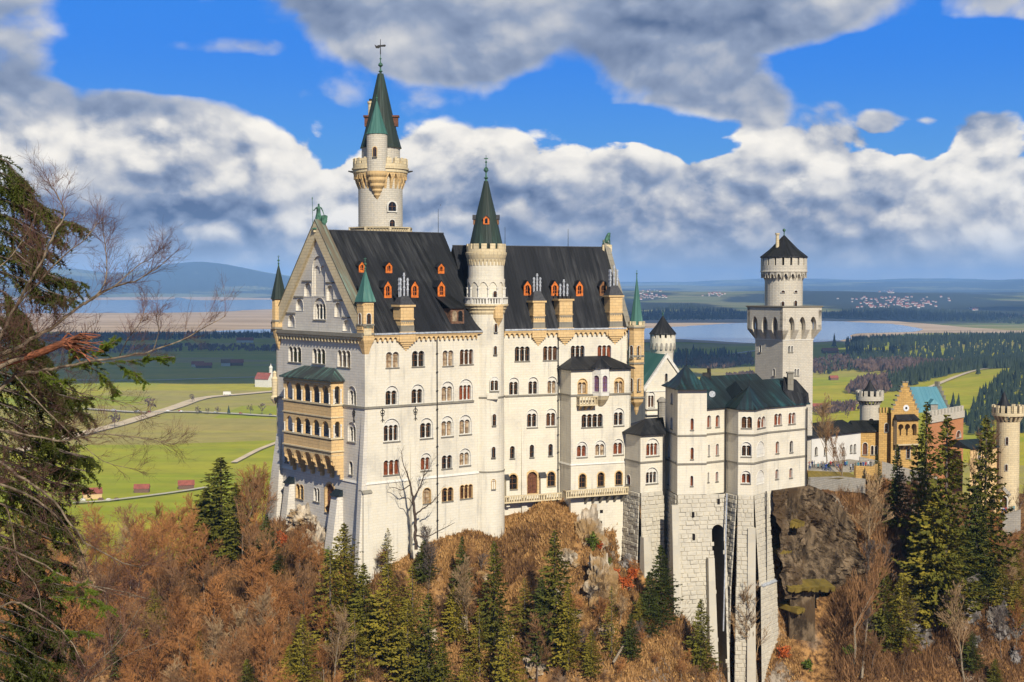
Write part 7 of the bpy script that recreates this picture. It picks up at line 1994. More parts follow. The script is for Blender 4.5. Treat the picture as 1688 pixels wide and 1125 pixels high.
for i in range(5):   # clutter beside the farmhouse
    p = G(124 + 13 * i + (16 if i > 1 else 0), 825 + (i % 2)); p.z = gz(p.x, p.y); mb = MB(); mb.box(p.x - 2.2, p.x + 2.2, p.y - 1.2, p.y + 1.2, p.z, p.z + 1.4); mb.box(p.x - 1.4, p.x + 1.2, p.y - 1.0, p.y + 1.0, p.z + 1.4, p.z + 2.0)
    tag(mb.build('parked_vehicle', M['white' if i % 2 else 'wood']), 'small vehicle parked beside the tan farmhouse with the red roof', 'vehicle', 'vehicles beside the tan farmhouse')
# pilgrimage church
p = G(437, 638); p.z = gz(p.x, p.y); ch = thing('church', 'white church with red roof and slim onion-domed tower in the fields', 'church', p, rz=-0.5)
mb = MB(); mb.box(-17, 13, -8, 8, -1, 15); mb.add([(-17, -8, 15), (-17, 8, 15), (-17, 0, 25), (13, -8, 15), (13, 8, 15), (13, 0, 25)], [(0, 2, 1), (3, 4, 5)]); mb.box(-19, -17.01, -4, 4, -1, 11); mb.build('nave', M['white'], ch, local=True)
mb = MB()
for s in (-1, 1): mb.add([(-17.6, s * 9, 14), (13.6, s * 9, 14), (13.6, 0, 25.4), (-17.6, 0, 25.4), (-17.6, s * 9, 14.6), (13.6, s * 9, 14.6), (13.6, 0, 26), (-17.6, 0, 26)], [(0, 1, 2, 3), (4, 5, 6, 7), (0, 1, 5, 4), (0, 3, 7, 4), (1, 2, 6, 5)])
mb.box(-19.5, -17, -4.5, 4.5, 11, 12.5); mb.build('roof', M['redtile'], ch, local=True)
mb = MB(); mb.lathe(11, 3, [(3.4, -1), (3.2, 26), (3.6, 26.5), (3.0, 27.5), (3.0, 33), (3.4, 33.6)], 8); mb.build('tower', M['white'], ch, local=True)
mb = MB(); mb.lathe(11, 3, [(3.3, 33.6), (3.6, 35.5), (2.4, 38), (0.8, 39.5), (0.2, 43)], 10); mb.build('onion_dome', M['white'], ch, local=True)
# village houses
vr = random.Random(21); k = 0
hm = []
for (w, r_m) in (('white', 'redtile'), ('white', 'wood'), ('white', 'redtile')):
    mb = MB(); L, W_, h, rh = 22, 14, 8, 8
    mb.box(-L / 2, L / 2, -W_ / 2, W_ / 2, -4, h, 0); mb.add([(-L / 2, -W_ / 2, h), (-L / 2, W_ / 2, h), (-L / 2, 0, h + rh), (L / 2, -W_ / 2, h), (L / 2, W_ / 2, h), (L / 2, 0, h + rh)], [(0, 2, 1), (3, 4, 5)], 0)
    for s in (-1, 1): mb.add([(-L / 2 - 1, s * W_ * .56, h - 0.8), (L / 2 + 1, s * W_ * .56, h - .8), (L / 2 + 1, 0, h + rh + .3), (-L / 2 - 1, 0, h + rh + .3)], [(0, 1, 2, 3)], 1)
    me = bpy.data.meshes.new('village_house'); me.from_pydata(mb.v, [], mb.f); me.materials.append(M[w]); me.materials.append(M[r_m]); me.polygons.foreach_set('material_index', mb.m); hm.append(me)
VIL = [(1400, 1560, 490, 508, 118, 'village right of the square tower'), (1450, 1485, 478, 483, 14, 'hamlet behind the village'), (1050, 1100, 478, 494, 34, 'village beyond the lake at the left'), (1160, 1210, 482, 489, 16, 'hamlet left of the square tower'), (1600, 1612, 508, 512, 5, 'church hamlet at the far right'), (1640, 1688, 521, 528, 12, 'farms on the far right shore')]
for x0, x1, y0, y1, n, nm in VIL:
    for i in range(n):
        px = vr.gauss((x0 + x1) / 2, (x1 - x0) / 4.2); py = vr.uniform(y0, y1)
        p = G(px, py); d = ray(px, py); ys = np.linspace(5000, 30000, 700); g_z = ground_z(d.x / d.y * ys, ys); zz = CAMZ + d.z / d.y * ys; kk_ = np.argmax(zz <= g_z + 2)
        if zz[kk_] > g_z[kk_] + 2: continue
        Yd = ys[kk_]; s = 0.6 + 0.3 * vr.random()
        o = link('village_house', hm[vr.randrange(3)], None, (d.x / d.y * Yd, Yd, g_z[kk_]), vr.uniform(-0.6, 0.6), (s, s, s))
        tag(o, 'small distant house with pitched roof in the ' + nm, 'house', 'houses of the ' + nm)
# cars on the country roads
def car_mesh(col):
    mb = MB()
    mb.hexa([(-2.2, -.9, .35), (2.2, -.9, .35), (2.2, .9, .35), (-2.2, .9, .35), (-2.15, -.85, .95), (2.0, -.85, .85), (2.0, .85, .85), (-2.15, .85, .95)])
    mb.hexa([(-1.9, -.8, .95), (1.0, -.8, .92), (1.0, .8, .92), (-1.9, .8, .95), (-1.5, -.68, 1.5), (0.3, -.68, 1.5), (0.3, .68, 1.5), (-1.5, .68, 1.5)])
    me = bpy.data.meshes.new('body'); me.from_pydata(mb.v, [], mb.f); me.materials.append(col); return me
wmb = MB()
CM = [car_mesh(plain('car_paint_' + n_, c_, 0.35, var=0.02)) for n_, c_ in (('dark', (0.02, 0.02, 0.025)), ('silver', (0.45, 0.46, 0.48)), ('red', (0.3, 0.02, 0.02)), ('white', (0.8, 0.8, 0.8)))]
whm = MB(); whm.tube((0, -0.12, 0), (0, 0.12, 0), 0.34, 0.34, 10); wheel = bpy.data.meshes.new('wheel'); wheel.from_pydata(whm.v, [], whm.f); wheel.materials.append(M['iron'])
for i, (px, py) in enumerate([(224, 681), (229, 680), (297, 680), (299, 681), (330, 681.5), (355, 682.5), (397, 684), (277, 680), (446, 686), (188, 678), (246, 682)]):
    p = G(px, py); p.z = gz(p.x, p.y) + 1.95
    t = thing('car', 'small car on the pale country road across the fields', 'car', p, 'cars on the country road', rz=vr.uniform(-.15, .15)); t.scale = (1.15, 1.15, 1.15)
    link('body', CM[i % 4], t)
    for x in (-1.4, 1.35):
        for y in (-.85, .85): link('wheel', wheel, t, (x, y, 0.34))
p = G(375, 653.5); p.z = gz(p.x, p.y) + 1.7; t = thing('camper_van', 'white boxy camper van parked on the gravel road', 'van', p, rz=0.1); t.scale = (2, 2, 2)
mb = MB(); mb.hexa([(-3.5, -1.1, .5), (3.3, -1.1, .5), (3.3, 1.1, .5), (-3.5, 1.1, .5), (-3.5, -1.1, 3.0), (2.4, -1.1, 3.0), (2.4, 1.1, 3), (-3.5, 1.1, 3.0)]); mb.build('body', M['white'], t, local=True)
for x in (-2.3, 2.2):
    for y in (-1.05, 1.05): link('wheel', wheel, t, (x, y, 0.4))

# ================================================================== rocks
def rock(px, py, sx, sz, label, m='rock', seed=0, Y=None, dy=0.0, name='rock', dep=0.8):
    c = hitg(px, py) if Y is None else P(px, py, Y)
    if c is None: return
    c = c + Vector((0, dy, 0)); k = c.y / FPX; bm = bmesh.new(); bmesh.ops.create_icosphere(bm, subdivisions=5, radius=1)
    for v in bm.verts:
        n_ = v.co.normalized(); o_ = Vector((seed * 7.3, seed * 3.1, 0))
        f = 1 + 0.45 * noise.noise(n_ * 1.6 + o_) + 0.30 * noise.noise(n_ * 4 + o_) + 0.16 * noise.noise(n_ * 9 + o_) + 0.08 * noise.noise(n_ * 19 + o_)
        r_ = 0.18 * (noise.cell(n_ * 4.5 + o_) if hasattr(noise, 'cell') else 0)
        v.co = Vector((n_.x * sx * k, n_.y * sx * k * dep, n_.z * sz * k)) * (f + r_)
    me = bpy.data.meshes.new(name); bm.to_mesh(me); bm.free(); me.materials.append(M[m])
    o = link(name, me, None, c); return tag(o, label, 'rock')
rock(505, 868, 32, 24, 'pale craggy limestone outcrop at the foot of the west front', seed=1, dy=2)
rock(522, 905, 22, 30, 'sunlit crag leaning on the west front buttress, lower than the outcrop', seed=2, dy=1)
rock(968, 900, 24, 46, 'steep pale rock edge below the terrace beside the base wall', seed=3, dy=0)
rock(990, 972, 24, 52, 'narrow broken rock rib running down below the terrace', seed=4, dy=-0.5)
rock(1045, 950, 26, 20, 'smooth grey rock under the annex of the side wing', 'rockgrey', 5, dy=3)
rock(1140, 978, 20, 16, 'rounded pale boulder at the foot of the square turret pier', 'rock', 6, dy=1)
rock(1560, 1015, 50, 60, 'large grey rock outcrop below the tall spruces at right', 'rockgrey', 7, dy=3)
rock(1610, 985, 40, 46, 'grey craggy outcrop right of the large grey outcrop', 'rockgrey', 8, dy=3)
rock(1515, 1060, 26, 28, 'lower left grey crag below the spruces', 'rockgrey', 9, dy=1)
rock(1650, 1040, 30, 30, 'small grey crag near the right edge of the slope', 'rockgrey', 12, dy=1)
rock(880, 1105, 16, 26, 'pale rock edge showing in the grass near the bottom centre', 'rock', 10)
rq = random.Random(41)
for i in range(26):
    px = rq.uniform(600, 1110) if i < 17 else rq.uniform(1400, 1680); py = rq.uniform(905, 1110); r_ = rq.uniform(5, 13)
    rock(px, py, r_ * rq.uniform(.8, 1.4), r_ * rq.uniform(.9, 1.7), 'weathered rock poking out of the dry grass slope', 'rock' if i < 17 else 'rockgrey', 20 + i, dy=-0.2)['group'] = 'rocks in the dry grass slopes'
# stained rock face right of the side wing, with ledges
def face_z(px, y): return None
Wc_ = Wall(P(1268, 900, 243.5).xy, P(1400, 900, 256).xy)
n_u, n_v = 90, 80; V = []; 
for j in range(n_v + 1):
    for i in range(n_u + 1):
        u = i / n_u; v = j / n_v
        ztop = P(1300, 806, 247).z + 0.2 - 6.0 * max(0, u - 0.45) ** 1.5 * 3
        z_ = ztop - v * (ztop - zat(975, 247))
        q = Vector((u * 6, v * 5, 0)); o_ = 1.8 * noise.noise(q * 0.8) + 0.9 * noise.noise(q * 2.2) + 0.4 * noise.noise(q * 6) + 0.2 * noise.noise(q * 13)
        o_ += 3.2 * v + (-3.2 * math.exp(-((u - 0.42) / 0.18) ** 2 - ((v - 0.62) / 0.20) ** 2)) + 1.0 * math.sin(u * 21) * (1 - v) * 0.5
        V.append(Wc_.pt(u * Wc_.L, z_, max(o_, 0.3 - 1.5 * v) + 0.5))
F = [(j * (n_u + 1) + i, (j + 1) * (n_u + 1) + i, (j + 1) * (n_u + 1) + i + 1, j * (n_u + 1) + i + 1) for j in range(n_v) for i in range(n_u)]
nV = len(V); rim = [i for i in range(n_u + 1)]
V += [V[i] + Vector((-1.0, 12, -0.3)) for i in rim]
F += [(i, i + 1, nV + i + 1, nV + i) for i in range(n_u)]
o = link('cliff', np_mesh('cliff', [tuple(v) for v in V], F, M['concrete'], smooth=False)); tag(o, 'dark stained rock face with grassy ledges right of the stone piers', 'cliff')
M['moss'] = foliage('yellow_moss_grass', (0.11, 0.085, 0.02), (0.27, 0.19, 0.04), 1.0)
def ledge(px0, px1, py, w, label, Y=242.5, name='mossy_ledge'):
    a, b = P(px0, py, Y), P(px1, py, Y + 1); V = []; F = []; W_ = Wall(a.xy, b.xy)
    mb = MB(); nn = 14
    for i in range(nn):
        s0, s1 = W_.L * i / nn, W_.L * (i + 1) / nn; e0 = rs2.uniform(.7, 1.1); mb.hexa([W_.pt(s0, a.z - rs2.uniform(0.5, 1.0), w * e0 * .8), W_.pt(s1 + .05, a.z - rs2.uniform(.5, 1), w * .8), W_.pt(s1 + .05, a.z - 0.5, -4), W_.pt(s0, a.z - 0.5, -4), W_.pt(s0, a.z + rs2.uniform(-.1, .15), w * e0), W_.pt(s1 + .05, a.z + rs2.uniform(-.1, .15), w), W_.pt(s1 + .05, a.z + 0.3, -4), W_.pt(s0, a.z + .3, -4)])
    return tag(mb.build(name, M['moss']), label, 'rock ledge')
ledge(1296, 1372, 967, 1.5, 'long mossy ledge across the lower rock face', 241.5)
ledge(1306, 1318, 1003, 1.3, 'short mossy ledge below the long ledge', 241.5); ledge(1300, 1322, 862, 0.8, 'mossy patch high on the rock face', 243.5)
ledge(1283, 1300, 908, 0.8, 'small yellow mossy shelf at the left of the rock face', 243)
mb = MB(); q = P(1322, 990, 243.5); mb.hexa([q + Vector(v) for v in ((-2.6, -1.2, -16), (2.2, -1.2, -16), (2.8, 6, -16), (-2.6, 6, -16), (-2.2, -1.0, 2.2), (2.0, -1.0, 2.2), (2.4, 6, 2.2), (-2.2, 6, 2.2))])
tag(mb.build('rock_pillar', M['concrete']), 'square rock pillar under the long mossy ledge', 'rock')
# ================================================================== trees on the castle rock
tr_ = random.Random(99)
def conifer_proto(name, seed, h=1.0, layers=58, wid=0.20, dens=1.0, mat_='spruce', bare=0.05, per=26):
    """unit-height spruce: irregular drooping boughs made of many small needle sprays"""
    r = random.Random(seed); V = []; F = []; lob = [(r.uniform(0, 6.28), r.uniform(0.1, 0.9), r.uniform(-0.35, 0.3)) for _ in range(9)]
    nbr = int(layers * 6.5 * dens)
    for b in range(nbr):
        f = ((b + r.random()) / nbr) ** 0.80; a = b * 2.399963 + r.uniform(-0.5, 0.5)
        z0 = bare + (1 - bare) * f * 0.985 + r.gauss(0, 0.006)
        rad_ = wid * (1 - f) ** 0.80 * r.uniform(0.55, 1.18) + 0.007
        if f < 0.14: rad_ *= 0.45 + 3.9 * f
        for la, lf_, lk in lob: rad_ *= 1 + lk * math.exp(-((f - lf_) / 0.07) ** 2) * max(0, math.cos(a - la))
        if r.random() < 0.07: continue
        ln = rad_; ca, sa_ = math.cos(a), math.sin(a); droop = r.uniform(0.15, 0.55) * (1 - f * 0.9); lift = r.uniform(0.0, 0.30)
        m = max(4, int(per * ln / wid))
        for q in range(m):
            t = ((q + r.random()) / m) ** 0.8; d = ln * t; zz = z0 - droop * d + lift * d * t * t
            wdt = 0.34 * ln * (1.1 - t) + 0.004; side = r.gauss(0, 0.5) * wdt; x = ca * d - sa_ * side; y = sa_ * d + ca * side; zz -= abs(side) * 0.3
            s = 0.0092 * r.uniform(0.6, 1.6) * (1.2 - 0.45 * f)
            tx, ty = ca + r.gauss(0, .5), sa_ + r.gauss(0, .5); n_ = math.hypot(tx, ty) or 1; tx /= n_; ty /= n_
            hang = r.uniform(0.2, 1.8)
            V += [(x - tx * s * .6, y - ty * s * .6, zz + s * .2), (x - ty * s * 0.5, y + tx * s * 0.5, zz - s * hang), (x + tx * s * 1.7, y + ty * s * 1.7, zz - s * r.uniform(-.3, .9)), (x + ty * s * 0.5, y - tx * s * 0.5, zz + s * r.uniform(-.3, .4))]
            n = len(V) - 4; F += [(n, n + 1, n + 2), (n, n + 2, n + 3)]
    return np_mesh('crown', np.array(V) * h, F, M[mat_])
def trunk_mesh(r0, hh, mat_='bark', seg=7):
    mb = MB(); mb.lathe(0, 0, [(r0 * 1.3, -0.05 * hh), (r0, 0.03 * hh), (r0 * 0.75, 0.4 * hh), (r0 * 0.4, 0.75 * hh), (r0 * 0.08, hh)], seg)
    me = bpy.data.meshes.new('trunk'); me.from_pydata(mb.v, [], mb.f); me.materials.append(M[mat_]); return me
CP = [conifer_proto('spruce', 1, wid=0.235), conifer_proto('spruce', 2, wid=0.25), conifer_proto('spruce', 3, wid=0.18, layers=64),
      conifer_proto('spruce', 4, wid=0.26, mat_='sprucey', dens=0.95), conifer_proto('spruce', 5, wid=0.26, dens=0.40, mat_='sprucey'), conifer_proto('spruce', 6, wid=0.22, mat_='sprucedk'), conifer_proto('spruce', 7, wid=0.25, mat_='sprucedk', dens=1.2)]
CT = trunk_mesh(0.014, 0.98)
def conifer(px, ytop, ybase, label, proto=0, wmul=1.0, group=None, Y=None, name='conifer_tree'):
    p = hitg(px, ybase) if Y is None else P(px, ybase, Y)
    if p is None: return
    h = (ybase - ytop) / FPX * p.y * 1.01
    t = thing(name, label, 'tree', (p.x, p.y, p.z - 0.2), group, rz=tr_.uniform(0, 6.28)); t.scale = (h * wmul, h * wmul, h)
    link('crown', CP[proto], t); link('trunk', CT, t); return t
conifer(365, 752, 925, 'large spruce left of the west front, the tallest on the left slope', 0, 2.0)
conifer(338, 806, 935, 'spruce on the left side of the large left spruce', 0, 1.9)
conifer(390, 795, 930, 'spruce on the right side of the large left spruce', 0, 1.4)
conifer(440, 846, 930, 'small dark spruce at the foot of the north-west corner', 5, 1.5)
conifer(457, 900, 950, 'round dark little spruce on the slope below the outcrop', 6, 1.9)
conifer(568, 862, 1020, 'pointed spruce in front of the palace corner', 3, 1.35)
conifer(545, 905, 1075, 'broad yellowish spruce left of the corner spruce', 4, 1.25)
conifer(640, 868, 950, 'slender open young spruce against the white south wall', 4, 1.0)
conifer(600, 925, 1080, 'spruce right below the palace corner', 0, 1.2)
conifer(640, 925, 1095, 'yellow-green broad spruce below the slender young spruce', 3, 1.35)
conifer(672, 985, 1150, 'yellow-green spruce low on the slope, centre left', 3, 1.3)
conifer(707, 975, 1165, 'bright green spruce near the bottom, centre left', 0, 1.2)
conifer(700, 893, 965, 'dark bushy spruce at the foot of the dead tree', 6, 1.6)
conifer(762, 884, 1000, 'dark slim spruce below the drainpipe of the south wall', 5, 1.0)
conifer(815, 893, 1075, 'tall slim spruce below the round stair tower', 0, 0.95)
conifer(838, 1010, 1180, 'yellowish spruce near the bottom below the stair tower', 3, 1.1)
conifer(770, 1080, 1190, 'small yellow spruce at the bottom centre', 3, 1.3)
conifer(914, 873, 1080, 'tall open spruce below the terrace balcony', 0, 1.15)
conifer(893, 945, 1100, 'spruce left of the tall terrace spruce', 5, 1.0)
conifer(937, 960, 1105, 'spruce right of the tall terrace spruce', 3, 1.0)
conifer(1008, 965, 1085, 'thin yellowish spruce by the rock rib', 4, 0.8)
conifer(1089, 894, 1030, 'dark spruce in front of the square turret pier', 6, 1.2)
conifer(1070, 940, 1050, 'dark spruce left of the pier spruce', 6, 1.2)
conifer(1055, 985, 1050, 'small yellow-green spruce left of the pier spruces', 3, 1.2)
conifer(1155, 985, 1112, 'conical olive spruce at the foot of the pier buttress', 0, 1.25)
conifer(500, 1010, 1160, 'spruce low on the slope, left of centre bottom', 3, 1.1)
conifer(730, 1055, 1190, 'green spruce at the bottom edge, centre left', 0, 1.3)
for i, (px, y0, y1, pr) in enumerate([(255, 975, 1060, 3), (478, 1060, 1150, 3), (200, 1030, 1120, 5), (408, 1090, 1180, 0), (330, 1040, 1110, 3)]):
    conifer(px, y0, y1, 'young spruce standing among the leafless trees of the lower left slope', pr, 1.5, 'young spruces in the lower left wood')
for i, (px, y0, y1, pr) in enumerate([(750, 960, 1060, 3), (790, 1000, 1120, 4), (865, 950, 1040, 4), (1040, 1010, 1090, 5), (975, 1040, 1120, 3), (680, 930, 1040, 4), (585, 1000, 1130, 4)]):
    conifer(px, y0, y1, 'loose young spruce on the grassy slope below the palace', pr, 1.3, 'young spruces on the castle slope')
# right side
conifer(1524, 662, 960, 'tall spruce in front of the gatehouse clock gable', 0, 0.75)
conifer(1557, 684, 1045, 'largest spruce in the right group, right of the clock gable', 0, 0.9)
conifer(1540, 800, 1040, 'broad lower spruce in front of the tallest right group', 3, 1.25)
conifer(1622, 680, 985, 'tall spruce left of the corner tower', 0, 0.85)
conifer(1608, 800, 1000, 'dark spruce under the tall spruce near the corner tower', 6, 1.0)
conifer(1590, 860, 1005, 'dark spruce between the two tall right spruces', 6, 1.0)
conifer(1478, 730, 880, 'thin dark spruce below the gatehouse balcony', 5, 0.8)
conifer(1456, 932, 1075, 'left one of the pair of spruces on the dark right slope', 0, 1.35)
conifer(1486, 948, 1080, 'right one of the pair of spruces on the dark right slope', 3, 1.35)
conifer(1445, 748, 800, 'small spruce by the courtyard parapet', 5, 1.1)
conifer(1602, 1042, 1110, 'little dark spruce low on the right slope', 6, 1.5)
conifer(1640, 1090, 1140, 'little bushy spruce at the bottom right corner', 0, 1.8)
for i, (px, y0, y1) in enumerate([(1668, 900, 985), (1650, 930, 1005), (1684, 880, 960), (1676, 960, 1040)]):
    conifer(px, y0, y1, 'green bushy spruce on the slope at the right edge', 3, 1.6, 'bushy spruces at the right edge')

# ------------------------------------------------------------------ leafless trees
def bare_proto(seed, h=1.0, levels=4, spread=0.5, nb=(5, 7), mat_='twig', r0=0.012, up=0.35, twig=0.0022, trunk_h=0.92, wig=0.13):
    r = random.Random(seed); T = []; Bm = []
    def seg(out, p0, p1, a, b_, n): out.append((p0, p1, a, b_, n))
    def grow(p, d, ln, rad_, lv):
        pts = [p]; k = 5 if lv < 2 else 3; q = p.copy(); dd = d.copy()
        for i in range(k):
            dd = (dd + Vector((r.gauss(0, wig), r.gauss(0, wig), r.gauss(0, wig) + up * 0.13))).normalized(); q = q + dd * (ln / k); pts.append(q.copy())
        out = T if lv == 0 else Bm
        for i in range(k):
            a = rad_ * (1 - i / k * 0.75); b_ = rad_ * (1 - (i + 1) / k * 0.75)
            seg(out, pts[i], pts[i + 1], max(a, twig), max(b_, twig), 5 if lv == 0 else 3)
        if lv >= levels: return
        n = r.randint(*nb) + (10 if lv == 0 else 0)
        for j in range(n):
            t = r.uniform(0.28 if lv == 0 else 0.15, 1.0); i = min(int(t * k), k - 1); bp = pts[i].lerp(pts[i + 1], t * k - i)
            axis = Vector((r.gauss(0, 1), r.gauss(0, 1), r.gauss(0, 1))); ax = dd.cross(axis)
            if ax.length < 1e-3: continue
            nd = (dd * (1 - spread * 0.55) + ax.normalized() * spread * r.uniform(0.7, 1.3)).normalized(); nd.z += up * 0.4; nd.normalize()
            l2 = ln * (0.42 if lv == 0 else 0.56) * r.uniform(0.6, 1.15) * (1.25 - 0.55 * t)
            grow(bp, nd, l2, rad_ * 0.42 * (1.2 - 0.5 * t), lv + 1)
    grow(Vector((0, 0, 0)), Vector((r.gauss(0, .04), r.gauss(0, .04), 1)).normalized(), trunk_h * h, r0, 0)
    def mesh(nm, S, m):
        V = []; F = []
        for p0, p1, a, b_, n in S:
            d = (p1 - p0); 
            if d.length < 1e-6: continue
            d.normalize(); u = d.cross(Vector((0, 0, 1)) if abs(d.z) < .9 else Vector((1, 0, 0))).normalized(); w = d.cross(u); k = len(V)
            for p, rr in ((p0, a), (p1, b_)):
                for i in range(n): an = 2 * PI * i / n; V.append(tuple(p + (u * math.cos(an) + w * math.sin(an)) * rr))
            for i in range(n): F.append((k + i, k + (i + 1) % n, k + n + (i + 1) % n, k + n + i))
        return np_mesh(nm, V, F, m)
    return mesh('trunk', T, M['barkpale' if seed % 2 else 'bark']), mesh('branches', Bm, M[mat_])
BP = [bare_proto(11, mat_='twigred', levels=3, nb=(7, 9), twig=0.0017), bare_proto(12, mat_='twig', levels=3, nb=(7, 9), twig=0.0017), bare_proto(13, mat_='twigtan', levels=3, nb=(6, 9), spread=0.42, twig=0.0017),
      bare_proto(14, mat_='twigred', levels=3, nb=(7, 9), spread=0.6, twig=0.0018), bare_proto(15, mat_='twig', levels=3, nb=(5, 6), spread=0.35, up=0.6, twig=0.0016), bare_proto(16, mat_='bark', levels=3, nb=(5, 7), spread=0.45)]
def bare(px=None, ytop=None, ybase=None, label='', proto=0, group=None, pos=None, h=None, wm=1.0, cat='tree'):
    if pos is None:
        pos = hitg(px, ybase)
        if pos is None: return
        h = (ybase - ytop) / FPX * pos.y
    t = thing('leafless_tree', label, cat, (pos.x, pos.y, pos.z - 0.2), group, rz=tr_.uniform(0, 6.28)); t.scale = (h * wm, h * wm, h)
    link('trunk', BP[proto][0], t); link('branches', BP[proto][1], t); return t
# the forest on the lower left slope
n = 0
spots = []
for k in range(4000):
    if n >= 150: break
    px = tr_.uniform(60, 560) if tr_.random() < 0.8 else tr_.uniform(-60, 300); py = tr_.uniform(880, 1330) if px < 430 else tr_.uniform(960, 1250)
    p = hitg(px, py, 120)
    if p is None or p.z > 146: continue
    if 300 < px < 420 and py < 1010: continue
    if any((p.x - a) ** 2 + (p.y - b) ** 2 < 3.2 ** 2 for a, b in spots): continue
    spots.append((p.x, p.y)); n += 1
    hh = tr_.uniform(7, 12.5)
    if px > 440: hh *= 0.7
    bare(pos=p, h=hh, proto=tr_.choice([0, 0, 1, 3, 2, 3]), wm=tr_.uniform(0.9, 1.25), label='leafless reddish-brown tree in the wood covering the lower left slope', group='leafless trees on the lower left slope')
for px, y0, y1, pr in [(408, 782, 905, 3), (425, 778, 900, 1), (400, 800, 930, 4), (433, 790, 880, 0), (300, 800, 905, 4), (280, 812, 915, 1), (255, 826, 915, 3), (225, 850, 920, 0), (318, 830, 920, 0)]:
    bare(px, y0, y1, 'leafless tree on the crest of the slope between the left spruce and the meadow', pr, 'leafless trees on the left crest')
# right slope
n = 0; spots = []
for k in range(3000):
    if n >= 62: break
    px = tr_.uniform(1425, 1700); py = tr_.uniform(835 if True else 815, 1120)
    if px > 1590 and py < 925: continue
    if 1500 < px < 1650 and py > 960: continue
    p = hitg(px, py, 160)
    if p is None or any((p.x - a) ** 2 + (p.y - b) ** 2 < 3.6 ** 2 for a, b in spots): continue
    spots.append((p.x, p.y)); n += 1
    bare(pos=p, h=tr_.uniform(3.5, 7.5) if py < 900 else tr_.uniform(4.5, 10), proto=tr_.choice([1, 4, 2, 5, 0]), label='leafless tree on the steep slope below the gatehouse', group='leafless trees on the right slope')
n = 0
for k in range(3000):
    if n >= 75: break
    px = tr_.uniform(480, 1240); py = tr_.uniform(900, 1140)
    p = hitg(px, py, 160)
    if p is None or (px > 1085 and py < 1050): continue
    if vnoise(p.x / 9 + 3, p.y / 9) < 0.42: continue
    n += 1; bare(pos=p, h=tr_.uniform(2.0, 5.0), proto=tr_.choice([0, 1, 2, 3, 5]), wm=tr_.uniform(1.0, 1.7), label='small leafless bush on the dry grass slope below the palace', group='leafless bushes on the castle slope', cat='bush')
for px, y0, y1, pr, lb in [(1367, 668, 786, 2, 'leafless tree on the grass strip in front of the white connecting building'), (1388, 715, 810, 4, 'slender leafless tree beside the crowd, right of the terrace tree'),
        (1432, 800, 945, 2, 'pale-trunked leafless tree on the dark slope below the courtyard'), (1500, 790, 880, 4, 'slender leafless tree in front of the brown gatehouse'),
        (1604, 715, 850, 4, 'slim leafless tree in front of the red brick wall'), (1676, 790, 880, 4, 'thin leafless tree in front of the corner tower'),
        (1250, 985, 1140, 2, 'pale leafless tree at the foot of the bay pier'), (1140, 935, 1010, 5, 'thin leaning bare stem beside the pier base'), (1408, 930, 1100, 4, 'thin leafless tree left of the spruce pair'),
        (1590, 980, 1125, 2, 'thin pale leafless tree in front of the grey crags'), (775, 940, 1070, 2, 'pale leafless tree between the slim spruces'), (450, 985, 1120, 2, 'pale leafless tree left of the corner spruces'),
        (550, 1015, 1140, 2, 'pale branching leafless tree below the corner spruces'), (705, 905, 985, 5, 'leafless sapling beside the dark bushy spruce'), (885, 1020, 1130, 1, 'leafless shrub-like tree below the terrace spruces'),
        (1520, 790, 930, 1, 'brown leafless tree left of the tall right spruce')]:
    bare(px, y0, y1, lb, pr)
